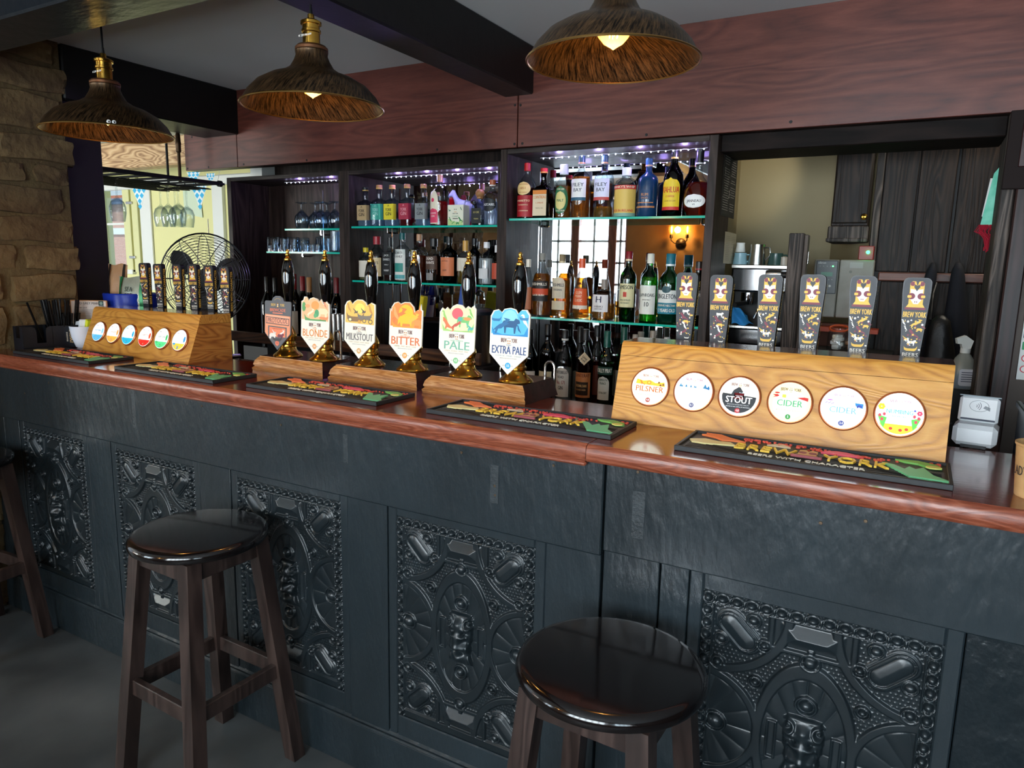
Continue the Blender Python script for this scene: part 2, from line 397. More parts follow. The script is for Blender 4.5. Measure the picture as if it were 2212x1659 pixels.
SHIP = [(-1, .3), (-.9, -.3), (-.5, -.5), (.7, -.5), (1, -.2), (1.1, .4), (.8, .0), (.3, -.05), (-.4, -.05), (-.8, .05)]
RAT = [(-.9, .9), (-.5, .5), (0, .2), (.5, -.1), (.9, .2), (.8, -.4), (.4, -.6), (-.1, -.5), (-.3, -.9), (-.4, -.4), (-.2, -.05), (-.7, .4)]
# ================================================================ THE ROOM
def S(name, b, **k): return b.build(name, kind='structure', **k)
S('floor', B().bx(-9, 3, -1.75, 4.3, -.06, 0, M_floor), label='dark slate floor of the bar')
S('ceiling', B().bx(-9, 3, -1.75, 4.3, 2.405, 2.5, M_ceil), label='plain grey plaster ceiling')
# street wall behind the camera, three window openings (x ranges), sill .8, head 2.03
b = B(); wy0, wy1 = -1.75, -1.6; z0, z1 = .82, 2.03
WIN = [(-8.2, -5.6), (-3.95, -2.86), (-1.55, .45), (1.05, 2.35)]
xs = [-9]+[q for w in WIN for q in w]+[3]
M_amber = pm('amber_brown_wall_paint', '#8a6034', .6, n=(3, '#9a6d3c', 4), bump=(30, .1, .003))
for i in range(0, len(xs), 2): b.bx(xs[i], xs[i+1], wy0, wy1, 0, 2.405, M_amber)
for w in WIN: b.bx(w[0], w[1], wy0, wy1, 0, z0, M_amber); b.bx(w[0], w[1], wy0, wy1, z1, 2.405, M_beam)
S('wall_street', b, label='amber painted wall with tall street windows')
M_redframe = wood('red_brown_window_timber', '#5a2a1c', '#7a3a28', '#8c4a34', (12, 12, 1.5), 2, .4, .1, .2)
for k, w in enumerate(WIN):
    b = B(); n = (7, 3, 6, 4)[k]
    edges = [w[0], -3.50, -3.04, w[1]] if k == 1 else [w[0]+(w[1]-w[0])*i/n for i in range(n+1)]
    for i, x in enumerate(edges):
        hw = .05 if 0 < i < len(edges)-1 else .025
        b.bx(x-hw if i else x, x+hw if i < len(edges)-1 else x, -1.69, -1.6, z0, z1, M_redframe, .006)
    for a, c in zip(edges[:-1], edges[1:]):
        m = (a+c)/2; b.bx(m-.012, m+.012, -1.66, -1.63, z0, z1, M_white)
        for q in range(1, 5): b.bx(a, c, -1.66, -1.63, z0+(z1-z0)*q/5-.012, z0+(z1-z0)*q/5+.012, M_white)
    b.bx(w[0], w[1], -1.69, -1.58, z0-.03, z0+.02, M_redframe, .006)
    o = S('window_%d' % (k+1), b, label=['unseen street window added to light the garden room', 'street window with red-brown mullions, the one reflected in the shelf mirror', 'widest street window, behind the camera', 'street window nearest the right wall'][k])
    B().bx(w[0], w[1], -1.648, -1.644, z0, z1, M_pane).build('pane', o)
S('wall_right', B().bx(2.9, 3.0, -1.75, 4.3, 0, 2.405, M_greywall))
# stone pier on the left
b = B(); b.bx(-3.62, -3.318, .95, 1.855, 0, 2.405, M_mortar)
rs = random.Random(3); z = 0; row = 0
while z < 2.39:
    h = rs.choice([.09, .13, .17, .12, .19]); h = min(h, 2.402-z)
    if h < .04: break
    y = 1.855+rs.uniform(-.02, .05); y1 = .93
    while y > y1+.05:
        w = rs.choice([.16, .26, .34, .42, .30]); w = min(w, y-y1)
        n = 14; vs = []; fs = []; d = .036+rs.uniform(0, .012)
        ph = [rs.uniform(0, 6) for _ in range(8)]
        for i in range(n+1):
            for j in range(n+1):
                u = i/n*2-1; v = j/n*2-1
                e = (1-abs(u)**12)*(1-abs(v)**10)
                bump = .005*math.sin(3.1*u+ph[0])*math.sin(2.7*v+ph[1])+.0025*math.sin(7*u+ph[2]+2*v)*math.sin(6*v+ph[3])+.002*math.sin(13*u+5*v+ph[4])
                px = -3.345+(d+bump)*(max(e, 0)**.14)
                py = y-w/2+u*(w/2-.003)*(1-.045*v*v)+.004*math.sin(4*v+ph[5])
                pz = z+h/2+v*(h/2-.003)*(1-.05*u*u)+.005*math.sin(3*u+ph[6])
                vs.append((px, py, pz))
        for i in range(n):
            for j in range(n): q = i*(n+1)+j; fs.append((q, q+n+1, q+n+2, q+1))
        # return face at the pier's end so each quoin is solid
        if y > 1.78:
            k0 = len(vs)
            for j in range(n+1): a = vs[n*(n+1)+j]; vs.append((-3.6, a[1]-.006, a[2]))
            for j in range(n): fs.append((n*(n+1)+j, k0+j, k0+j+1, n*(n+1)+j+1))
        b.add(vs, fs, M_stone); y -= w
    z += h; row += 1
S('wall_left', b, smooth=50, label='rough coursed sandstone pier')
# dark jamb beside the pier, then the opening to the garden room
S('trim_1', B().bx(-3.62, -3.35, 1.86, 2.035, 0, 2.18, pm('dark_brown_jamb', '#1a1411', .5, bump=(20, .2, .003)), .004), label='dark brown jamb beside the stone pier')
S('trim_2', B().bx(-3.60, -3.31, 1.862, 2.785, 2.175, 2.405, M_beam, .006), label='black beam over the garden room opening')
S('trim_3', B().bx(-1.63, -1.49, -1.6, 2.785, 2.215, 2.405, M_beam, .006), label='black beam running from above the camera to the fascia')
S('trim_4', B().bx(-4.2, -1.63, 1.175, 1.356, 2.175, 2.405, M_beamcool, .006), label='blue-grey painted beam over the first pendant')
S('trim_5', B().bx(-4.2, -1.63, .55, .75, 2.2, 2.405, M_beamcool, .006))
# fascia over the back bar, boards with seams and screws
b = B(); segs = [(-3.77, -3.33), (-3.325, -1.565), (-1.56, .235), (.24, 2.9)]
for a, c in segs: b.bx(a, c, 2.78, 2.80, 2.004, 2.405, M_fascia, .0015)
b.bx(-3.77, 2.9, 2.80, 2.86, 2.006, 2.405, M_darkwoodH)
S('trim_6', b, label='reddish stained fascia board over the back bar')
for i, (px, py) in enumerate([(1112, 227), (1124, 227), (1111, 311), (1128, 310), (1396, 291), (944, 323), (662, 346), (526, 355), (450, 361), (1708, 263), (414, 296), (405, 364)]):
    p = onp(px, py, 1, 2.779)
    B().lathe([(0, 0), (.006, 0), (.005, .002), (0, .002)], M_blackm, FRONT, 10).build('screw_head', None, loc=(p.x, 2.7805, p.z), label='dark screw head in the red fascia, hole %s' % ['by the middle beam left of the seam', 'by the middle beam right of the seam', 'low left of the middle seam', 'low right of the middle seam', 'over the right shelf unit', 'left of the middle unit top', 'over the glasses shelves', 'low near the second seam', 'low near the left end', 'over the kitchen opening', 'top left corner', 'bottom left corner'][i], cat='screw', group='screw heads in the fascia')
# wall right of the kitchen opening
b = B(); b.bx(.287, 2.9, 2.80, 2.95, 0, 2.003, M_greywall)
S('wall_back_right', b, label='warm brown-grey wall right of the post')
b = B(); b.bx(.198, .236, 2.775, 3.02, 0, 2.003, M_timber, .004); b.bx(.237, .286, 2.744, 3.02, 0, 2.003, wood('dark_red_post', '#1a0f0d', '#2a1a17', '#3a2622', (14, 14, 1.4), 2, .4, 0, .2, spec=.25), .004)
S('trim_7', b, label='dark post right of the kitchen opening')
S('trim_8', B().bx(-.70, .198, 2.82, 3.05, 1.94, 2.004, wood('very_dark_lintel', '#0c0807', '#17100e', '#221916', (1.4, 14, 14), 2, .6, 0, .2, spec=.1), .003), label='dark lintel over the kitchen opening')
# kitchen
S('wall_kitchen', B().bx(-.95, .75, 3.9, 4.0, 0, 2.4, M_kwall), label='beige plaster wall behind the kitchen opening')
b = B(); b.prism([(-.395, 3.9), (-.20, 3.9), (-.20, 3.45)], 0, 2.4, M_kwall)
S('wall_kitchen_right', B().bx(.55, .65, 3.02, 3.9, 0, 2.4, M_kwall))
S('wall_kitchen_left', B().bx(-.95, -.86, 3.12, 3.9, 0, 2.4, M_kwall))
S('trim_9', b, label='angled plaster return beside the cupboard')
# wall behind the shelf units
S('wall_back', B().bx(-3.51, -.86, 3.2, 3.3, 0, 2.4, M_darkwood))
# garden room on the left
yb = 4.2
b = B(); b.bx(-8.5, -6.92, yb, yb+.06, 0, 2.405, M_cream); b.bx(-6.50, -3.5, yb, yb+.06, 0, 2.405, M_cream)
b.bx(-6.92, -6.50, yb, yb+.06, 0, 1.36, M_cream); b.bx(-6.92, -6.50, yb, yb+.06, 2.25, 2.405, M_cream)
S('wall_garden_room', b, label='pale yellow-green wall of the garden room')
S('wall_garden_room_side', B().bx(-3.60, -3.5, 3.1, yb, 0, 2.405, M_white))
S('trim_10', B().bx(-5.33, -5.2, yb-.03, yb, 0, 2.2, M_white), label='white door casing in the garden room')
S('trim_11', B().bx(-8.5, -3.6, 3.38, 3.5, 2.16, 2.36, M_lightbeam, .01), label='pale pine beam across the garden room')
S('trim_12', B().bx(-8.5, -3.5, yb-.06, yb, 2.12, 2.2, M_white, .01), label='white picture rail in the garden room')
b = B(); fm = pm('yellow_window_frame', '#cfcf9a', .5)
for (a, c) in ((-6.92, -6.885), (-6.60, -6.50), (-6.47, -6.38)): b.bx(a, c, yb-.03, yb-.002, 1.36, 2.25, fm, .004)
b.bx(-6.92, -6.5, yb-.04, yb+.06, 1.34, 1.385, M_white, .004); b.bx(-6.92, -6.5, yb-.02, yb+.05, 2.21, 2.25, fm, .004)
b.bx(-6.885, -6.60, yb-.02, yb-.006, 1.80, 1.82, M_white)
for z in (1.5, 2.0): b.bx(-6.53, -6.44, yb-.045, yb-.03, z-.012, z+.012, M_steel, .003)
o = S('window_5', b, label='garden room window looking onto a brick house')
B().bx(-6.885, -6.60, yb-.016, yb-.012, 1.385, 2.21, M_pane).build('pane', o)
S('trim_13', B().bx(-6.36, -6.20, yb-.02, yb-.001, 1.2, 2.12, M_white, .004), label='white window reveal in the garden room')
# brick house across the yard
mb = pm('house_brick', '#a8543c', .9); nt = mb.node_tree; bt = nt.nodes.new('ShaderNodeTexBrick'); tc = nt.nodes.new('ShaderNodeTexCoord'); mp = nt.nodes.new('ShaderNodeMapping')
mp.inputs['Rotation'].default_value = (pi/2, 0, 0); mp.inputs['Scale'].default_value = (3.2, 3.2, 3.2)
bt.inputs['Color1'].default_value = lin('#a85a42'); bt.inputs['Color2'].default_value = lin('#c27a60'); bt.inputs['Mortar'].default_value = lin('#d8cfc4')
bt.inputs['Mortar Size'].default_value = .03; nt.links.new(tc.outputs['Object'], mp.inputs[0]); nt.links.new(mp.outputs[0], bt.inputs[0]); nt.links.new(bt.outputs[0], nt.nodes['Principled BSDF'].inputs['Base Color'])
th = thing('brick_house', 'red brick house seen through the garden room window', 'house', (-14, 9, 0))
B().bx(-4, 5, 0, .3, -.5, 2.62, mb).build('wall', th)
B().bx(-4, 5, -.12, .0, 2.55, 2.66, pm('blue_grey_gutter', '#5a6a8a', .4)).build('gutter', th)
B().bx(-4, 5, -.1, 3, 2.66, 2.72, pm('red_roof_tiles', '#b0664e', .8)).build('roof', th)
B().bx(-4, 5, -.04, .0, 1.95, 2.08, M_white).build('string_course', th)

# ================================================================ THE BAR COUNTER
ZT = 1.11; YF = 1.46
bar = thing('bar_counter', 'long black-green painted bar front with carved panels under the mahogany top', 'bar counter', (-1.5, 1.5, 0))
def BP(b, name, label=None, smooth=35):
    for i, v in enumerate(b.v): b.v[i] = (v[0]+1.5, v[1]-1.5, v[2])
    return b.build(name, bar, label, smooth)
BP(B().bx(-3.34, .9, 1.50, 1.60, 0, 1.07, M_bar), 'carcass')
BP(B().bx(-3.34, -.575, YF-.006, 1.50, .846, 1.0695, M_bar, .003), 'top_board', 'long black top board left of the vertical joint')
BP(B().bx(-.568, .9, YF-.010, 1.50, .862, 1.0695, M_bar, .003), 'top_board', 'black top board right of the vertical joint')
b = B(); b.bx(-3.34, .9, YF-.012, 1.50, 0, .15, M_bar, .003)
b.add([(-3.34, YF-.012, .15), (.9, YF-.012, .15), (.9, YF+.012, .176), (-3.34, YF+.012, .176)], [(0, 1, 2, 3)], M_bar)
BP(b, 'plinth')
BP(B().bx(-3.34, .9, YF-.015, YF+.012, .148, .158, M_bar, .004), 'plinth_moulding')
# upright boards between carved panels
PAN = [(-3.068, -2.657), (-2.452, -2.024), (-1.812, -1.380), (-1.175, -.748), (-.338, .110)]
st = [(-3.34, -3.215), (-3.213, -3.100), (-2.6255, -2.4835), (-1.9925, -1.8435), (-1.3485, -1.2065), (-.7165, -.575), (-.568, -.436), (-.432, -.3695), (.1415, .9)]
for a, c in st: lastboard = BP(B().bx(a, c, YF-.001, 1.50, .15, .8455 if a < -.57 else .8615, M_bar, .0015), 'upright_board')
hammered = pm('hand_tooled_black_board', '#10181c', .28, spec=.6, bump=(16, .9, .012), stretch=(1, 1, .8))
lastboard.data.materials[0] = hammered
for a, c in PAN:
    b = B(); t = .03                       # moulded frame round each carving
    zt = .846 if a < -.5 else .8615
    for (x0, x1, q0, q1) in ((a-t, a, .16, zt), (c, c+t, .16, zt), (a+.0002, c-.0002, .822, zt), (a+.0002, c-.0002, .16, .226)):
        b.bx(x0, x1, YF+.001, 1.50, q0, q1, M_bar, .003)
    BP(b, 'panel_frame')
for (px, py0, py1, w) in ((1068, 1005, 1088, .024), (285, 835, 925, .020), (1382, 1060, 1165, .030), (745, 938, 1000, .018)):
    a = onp(px, py0, 1, 1.452); c = onp(px, py1, 1, 1.452); b = B(); y_ = YF-(.0064 if px < 1300 else .0104)
    b.box((a.x, y_, (a.z+c.z)/2), (w, .0016, a.z-c.z), pm('scuffed_grey_paint', '#2c3235', .5, n=(14, '#1c2225', 6), bump=(120, .5, .003)), None, .0012); BP(b, 'paint_patch', 'scuffed greyer patch on the black board')
for (px, py) in ((1773, 1129), (1870, 1125), (1245, 905), (1068, 1050), (1069, 1070), (104, 827), (52, 850), (1195, 1006), (606, 918), (323, 866), (435, 877), (996, 978), (1379, 1019), (1640, 1300)):
    p = onp(px, py, 1, 1.452); y_ = YF-(.0062 if p.x < -.57 else .0102)
    if p.z < .86: continue
    BP(B().lathe([(0, 0), (.0038, 0), (.0032, .0012), (0, .0012)], pm('old_screw', '#5a4a3a', .4, .7), T(p.x, y_, p.z) @ FRONT, 10), 'screw_head')
# carved relief: one height field, shared by the five panels
PW, PH = .428, .596
def relief():
    dx = .00155; nx = int(PW/dx); nz = int(PH/dx)
    X, Z = np.meshgrid(np.linspace(-PW/2, PW/2, nx+1), np.linspace(0, PH, nz+1), indexing='ij')
    z = Z-PH/2; ax = np.abs(X); az = np.abs(z); a = PW/2-.026; bt = PH/2-.026
    def ss(d, w=.0022): t = np.clip(.5-d/(2*w), 0, 1); return t*t*(3-2*t)      # 1 inside (d<0)
    def elld(cx, cz, rx, rz, xx=ax, zz=z): q = np.sqrt(((xx-cx)/rx)**2+((zz-cz)/rz)**2); return (q-1)*min(rx, rz)
    def dome(cx, cz, r, h, xx=ax, zz=z): d2 = 1-((xx-cx)**2+(zz-cz)**2)/r**2; return h*np.sqrt(np.clip(d2, 0, 1))
    def ring(cx, cz, r, w, h, xx=ax, zz=z): return h*ss(np.abs(np.hypot(xx-cx, zz-cz)-r)-w/2, .0012)
    h = np.zeros_like(X)
    inside = (ax < a) & (az < bt)
    # pin-pricked ground
    p = .0085; row = np.floor(z/p); gx = (X+(row % 2)*p/2) % p-p/2; gz = z % p-p/2
    ground = .0016*np.sqrt(np.clip(1-(gx**2+gz**2)/.0021**2, 0, 1))
    band = np.zeros_like(X)
    e0 = elld(0, 0, .088, .172); band = np.maximum(band, ss(np.abs(e0)-.009))
    e1 = elld(a+.012, 0, .112, .118); band = np.maximum(band, ss(np.abs(e1)-.008))
    cc = np.hypot(ax-a-.005, az-bt-.005); band = np.maximum(band, ss(np.abs(cc-.150)-.009))
    tp = np.maximum(np.abs(ax)-.070, np.abs(az-(bt-.030))-.030); band = np.maximum(band, ss(tp-.010)*ss(-(tp+.0005)))
    band = np.maximum(band, ss(np.maximum(ax-.006, np.abs(az-.202)-.02)))
    band = np.maximum(band, ss(np.abs(az-.155+.9*(ax-.10))/1.3-.006)*ss(np.abs(ax-.10)-.03)*0)
    ins0 = ss(e0+.009); ins1 = ss(e1+.008); insc = ss(cc-.141); inst = ss(tp+.001)
    h = .8*ground*(1-ins0)*(1-ins1)
    # petals: radial flutes in the ovals
    th = np.arctan2(z/.172, X/.088); rr = np.hypot(X/.088, z/.172)
    fl = .0034*np.abs(np.sin(th*8))**.45*np.clip(rr*1.4-.15, 0, 1)*np.clip((1.0-rr)*9, 0.35, 1)
    h = np.where(ins0 > .5, np.abs(fl)*ins0, h)
    th1 = np.arctan2(z/.118, (ax-a-.012)/.112); r1 = np.hypot((ax-a-.012)/.112, z/.118)
    f1 = .0034*np.abs(np.sin(th1*7))**.45*np.clip(r1*1.3-.1, 0, 1)*np.clip((1.0-r1)*9, .35, 1)
    h = np.where(ins1 > .5, np.abs(f1)*ins1, h)
    # corner fields: smooth lobe with capsule and knobs on pricked ground
    c1x, c1z = a-.050, bt-.050; u = ((ax-c1x)+(az-c1z))/1.414; v = ((ax-c1x)-(az-c1z))/1.414
    caps = np.hypot(v*1.0, np.clip(np.abs(u)-.024, 0, 1)) - .018
    lobe = ss(caps-.012)*.003*insc; h = np.maximum(h, lobe)
    h = np.maximum(h, ss(np.abs(caps-.004)-.0018, .001)*.0075)
    h = np.maximum(h, np.where(caps < 0, .005+.006*np.sqrt(np.clip(-caps/.019, 0, 1)), 0))
    for (kx, kz) in ((a-.018, bt-.075), (a-.078, bt-.018)):
        h = np.maximum(h, dome(kx, kz, .0105, .010, ax, az)); h = np.maximum(h, ring(kx, kz, .0135, .003, .006, ax, az))
    # faceted block top and bottom
    py = .013*np.clip(np.minimum((.062-np.abs(X))/.035, (.027-np.abs(az-(bt-.030)))/.027), 0, 1)
    h = np.where(inst > .5, np.maximum(py, .001), h)
    h = np.maximum(h, band*.0062)
    # knobs on the straps
    for (kx, kz, r, q) in ((0, .1935, .013, .012), (.086, .205, .008, .010), (.098, .118, .0075, .009), (.175, .140, .009, .009), (a-.016, 0, .017, .013)):
        h = np.maximum(h, dome(kx, kz, r, q, ax, az)); h = np.maximum(h, ring(kx, kz, r+.005, .003, .0078, ax, az))
    for s in (1, -1):
        h = np.maximum(h, dome(0, s*.098, .013, .013)); h = np.maximum(h, ring(0, s*.098, .019, .005, .0085))
    # side slots next to the mask
    sl = np.maximum(np.abs(ax-.060)-.008, az-.042); h = np.where(sl < 0, .0005, h); h = np.maximum(h, ss(np.abs(sl)-.0018, .001)*.0065)
    # the mask
    def g(cx, cz, sx, sz, q): return q*np.exp(-((ax-cx)/sx)**2-((z-cz)/sz)**2)
    m = ss(np.maximum(ax-(.034+.004*np.sin(z*60)), az-.070), .004)*.010
    mk = g(0, .005, .014, .034, .020)+g(0, -.018, .014, .010, .010)+g(.018, .014, .010, .007, .012)+g(.022, .034, .014, .008, .009)+g(.020, -.018, .011, .014, .011)+g(0, .046, .016, .012, .010)
    mk += g(0, -.050, .018, .012, .012) - g(0, -.034, .014, .005, .010) - g(.016, .020, .004, .004, .009)
    mk += .0025*np.sin(z*200+ax*200)*(ax > .026)*(az < .07)*(z < .02)
    sp = np.hypot(ax-.030, z-.050); mk += .006*(.5+.5*np.cos(sp*520))*(sp < .016)
    m = m + np.where((ax < .038) & (az < .074), mk, 0)
    h = np.where(m > .004, np.maximum(h, m), h)
    h = np.where(inside, h, 0)
    # fillet and egg-and-leaf border
    fr = np.maximum(ax-a, az-bt); h = np.maximum(h, ss(np.abs(fr-.002)-.0016, .001)*.007)
    def beads(s, d, n):
        P = .0285; q = (s % P)-P/2; k = .0
        e = 1-(q/.0105)**2-(d/.0092)**2; k = .0135*np.sqrt(np.clip(e, 0, 1))
        e2 = np.sqrt((q/.0125)**2+(d/.0112)**2); k = np.maximum(k, .006*ss((np.abs(e2-1.05)-.12)*.012, .001))
        q2 = ((s+P/2) % P)-P/2; k = np.maximum(k, .009*np.clip(1-np.abs(q2)/.0035-np.abs(d)/.016, 0, 1)**.5)
        return k
    dt = (PH/2-.0125)-z; m1 = (z > bt+.003) & (ax < a+.024)
    ds = (PW/2-.0125)-ax; m2 = (ax > a+.003)
    h = np.where(m1, beads(X+.5, dt, 0), h); h = np.where(m2 & ~(m1 & (ax < a)), beads(z+.5, ds, 0), h)
    edge = np.minimum(PW/2-ax, PH/2-az); h = h*np.clip(edge/.002, 0, 1)
    h *= 1.15
    V = np.stack([X, -h, Z], -1).reshape(-1, 3)
    idx = np.arange((nx+1)*(nz+1)).reshape(nx+1, nz+1)
    F = np.stack([idx[:-1, :-1], idx[1:, :-1], idx[1:, 1:], idx[:-1, 1:]], -1).reshape(-1, 4)
    me = bpy.data.meshes.new('carved_panel'); me.vertices.add(len(V)); me.vertices.foreach_set('co', V.ravel())
    me.loops.add(F.size); me.loops.foreach_set('vertex_index', F.ravel().astype(np.int32)); me.polygons.add(len(F))
    me.polygons.foreach_set('loop_start', np.arange(0, F.size, 4, dtype=np.int32)); me.polygons.foreach_set('use_smooth', np.ones(len(F), bool))
    me.update(calc_edges=True); me.validate(); me.materials.append(M_carve)
    return me
RM = relief()
for a, c in PAN:
    o = bpy.data.objects.new('carved_panel', RM); COL.objects.link(o); o.parent = bar
    o.location = ((a+c)/2+1.5, YF+.006-1.5, .228); o.scale = ((c-a)/PW, 1, .594/PH)

# worktops: two boards meeting at a joint
def worktop(x0, x1, lab, ov):
    th = thing('bar_worktop', lab, 'counter top', ((x0+x1)/2, 1.65, 1.07)); L = (x1-x0)/2
    prof = [(1.434-ov, .006), (1.434-ov, .028), (1.438-ov, .036), (1.446-ov, .04), (1.895, .04), (1.895, 0), (1.440-ov, 0)]
    vs = [(s*L, y-1.65, z) for s in (-1, 1) for y, z in prof]; n = len(prof)
    b = B(); b.add(vs, [(3, 4, 4+n, 3+n)], M_mahog)
    b.add(vs, [(4, 5, 5+n, 4+n), (5, 6, 6+n, 5+n), tuple(range(n))[::-1], tuple(range(n, 2*n))], M_mahogedge); b.build('board', th, smooth=0)
    B().add(vs, [(6, 0, n, 6+n), (0, 1, 1+n, n), (1, 2, 2+n, 1+n), (2, 3, 3+n, 2+n)], M_mahogedge).build('front_edge', th, 'lighter worn front edge', 60)
BP(B().bx(-3.33, -.613, 1.436, 1.453, 1.0575, 1.0697, M_mahogedge, .004), 'top_moulding', 'worn mahogany bead under the bar top')
worktop(-3.33, -.613, 'long polished red mahogany bar top carrying the hand pumps', 0)
worktop(-.610, .9, 'polished mahogany bar top right of the joint under the large tap box', .004)
th = thing('side_worktop', 'dark return worktop behind the small tap box', 'worktop', (-3.0, 2.2, 0))
B().bx(-.33, .10, -.299, -.08, 1.05, 1.11, M_back, .003).build('board', th); B().bx(-.31, .09, -.26, -.09, 0, 1.05, M_blackm).build('cabinet', th)

# ================================================================ BAR STOOLS
def stool():
    t = thing('bar_stool', 'x', 'stool', (0, 0, 0), group='round black-topped bar stools along the bar')
    H = .75; r = .185
    prof = [(0, H-.032), (r-.012, H-.032), (r-.003, H-.027), (r, H-.018), (r-.002, H-.008), (r-.010, H-.001), (r-.020, H), (0, H)]
    B().lathe(prof, M_seat, None, 72).build('seat', t, 'glossy black seat disc', 40)
    for sx in (-1, 1):
        for sy in (-1, 1):
            top = (sx*.108, sy*.108); bot = (sx*.168, sy*.168); w = .021
            vs = [(p[0]+a*w, p[1]+c*w, z) for (p, z) in ((bot, 0), (top, H-.033)) for a, c in ((-1, -1), (1, -1), (1, 1), (-1, 1))]
            B().add(vs, [(3, 2, 1, 0), (4, 5, 6, 7)]+[(i, (i+1) % 4, (i+1) % 4+4, i+4) for i in range(4)], M_stool).build('leg', t, smooth=0)
    for (dx, dy) in ((0, -1), (0, 1), (-1, 0), (1, 0)):
        b = B(); 
        if dy: b.box((0, dy*.116, H-.06), (.20, .02, .052), M_stool, None, .002)
        else: b.box((dx*.116, 0, H-.06), (.02, .20, .052), M_stool, None, .002)
        b.build('apron_rail', t, smooth=0)
    for k, (dx, dy) in enumerate(((0, -1), (0, 1), (-1, 0), (1, 0))):
        z = .30; q = .168-.06*z/.717
        if dy: B().box((0, dy*q, z), (2*q-.03, .02, .046), M_stool, None, .002).build('footrest', t, smooth=0)
        else: B().box((dx*q, 0, z), (.02, 2*q-.03, .046), M_stool, None, .002).build('footrest', t, smooth=0)
    return t
s1 = stool(); s1['label'] = 'round black bar stool in front of the third carved panel, all four legs showing'; s1.location = (-1.695, 1.232, 0); s1.rotation_euler.z = -.03
copy_tree(s1, loc=(-.447, 1.208, 0), rz=-.04, label='nearest round black bar stool, cut off by the bottom edge of the picture')
copy_tree(s1, loc=(-3.065, 1.215, 0), rz=.06, label='bar stool at the far left edge, only a leg and footrest showing')

# ================================================================ PENDANT LAMPS
def pendant():
    t = thing('pendant_lamp', 'x', 'pendant lamp', (0, 0, 0), group='bronze dome pendants over the bar')
    R0 = .2
    prof = [(.042, .155), (.046, .15), (.044, .14), (.05, .125), (.062, .105), (.085, .09), (.12, .078), (.155, .058), (.18, .032), (.194, .008), (.2, 0)]
    inn = [(r-.003, z-.002) for r, z in prof[::-1]]; inn[0] = (.198, .0)
    b = B(); b.lathe(prof, M_bronze, None, 72); b.lathe(inn, M_bronze, None, 72)
    b.build('shade', t, 'brushed bronze dome shade')
    b = B(); b.tube([(.1995*math.cos(a), .1995*math.sin(a), 0) for a in [2*pi*i/72 for i in range(72)]], .0028, pm('worn_gold_rim', '#b08a50', .3, 1), 6, True); b.build('rim', t)
    b = B(); b.lathe([(.033, .150), (.046, .153), (.046, .160), (.040, .166), (.03, .168), (.02, .168)], pm('aged_copper_collar', '#7a5238', .4, .8), None, 32); b.build('collar', t)
    b = B(); b.lathe([(0, .165), (.024, .165), (.024, .2), (.027, .202), (.027, .208), (.024, .21), (.024, .222), (.029, .223), (.029, .230), (.018, .236), (.010, .238), (.009, .250), (0, .25)], M_brass, None, 32)
    b.text('AC 220V MAX 60W', .006, 0, 0, 0, C('#e8e4da'), T(0, -.0246, .19) @ FRONT, .7)
    b.build('lamp_holder', t, 'polished brass lamp holder')
    z1 = .46
    b = B(); b.lathe([(0, .248), (.006, .248), (.004, .268), (.0032, .27), (.0032, z1), (0, z1)], M_blackm, None, 12); b.build('flex', t)
    b = B(); b.lathe([(0, -.005), (.006, .0), (.018, .008), (.028, .022), (.033, .042), (.028, .066), (.016, .088), (.013, .11), (.013, .13), (0, .13)], glassm('amber_bulb_glass', '#ffe0a0', '#d08a30', .02, .12), None, 28); bulb = b.build('bulb', t, 'glowing amber bulb', loc=(0, 0, .030)); bulb.scale = (1.28, 1.28, 1.1)
    b = B()
    for k in range(6):
        a = 2*pi*k/6; b.tube([(.008*math.cos(a), .008*math.sin(a), .02), (.011*math.cos(a+.4), .011*math.sin(a+.4), .075)], .0009, pm('filament', '#ffb040', .5, emis='#ffa63c', es=40), 5)
    b.build('filament', bulb)
    return t
p1 = pendant(); p1['label'] = 'bronze dome pendant nearest the stone pier, with tiny googly eyes on its rim'; p1.location = (-2.40, 1.485, 1.909)
copy_tree(p1, loc=(-1.567, 1.583, 1.939), label='middle bronze dome pendant of the three')
copy_tree(p1, loc=(-.668, 1.632, 1.974), label='bronze dome pendant whose round amber bulb shows fully, top cut by the picture edge')
for i, c in enumerate([(-2.40, 1.485, 1.96), (-1.567, 1.583, 1.99), (-.668, 1.632, 2.025)]): point('pendant_light', c, 2.2, (1, .62, .25), .02)
for i, px in enumerate((241, 251.5)):
    p = onp(px, 267, 1, 1.485-.175)
    b = B(); b.lathe([(0, 0), (.006, 0), (.006, .001), (.004, .003), (0, .0035)], C('#e8e8e4', .3), FRONT, 16); b.lathe([(0, .0036), (.0025, .0036), (0, .0042)], M_blackg, T(.0005, 0, -.0008) @ FRONT, 10)
    a = 1.03+i*.075; rr = .1975
    o = b.build('googly_eye', None, label=['left googly eye stuck on the rim of the first pendant', 'right googly eye stuck on the rim of the first pendant'][i], cat='googly eye', group='googly eyes on the pendant')
    o.location = (-2.40+rr*math.sin(a), 1.485-rr*math.cos(a), 1.909+.007); o.rotation_euler = (0, 0, a)
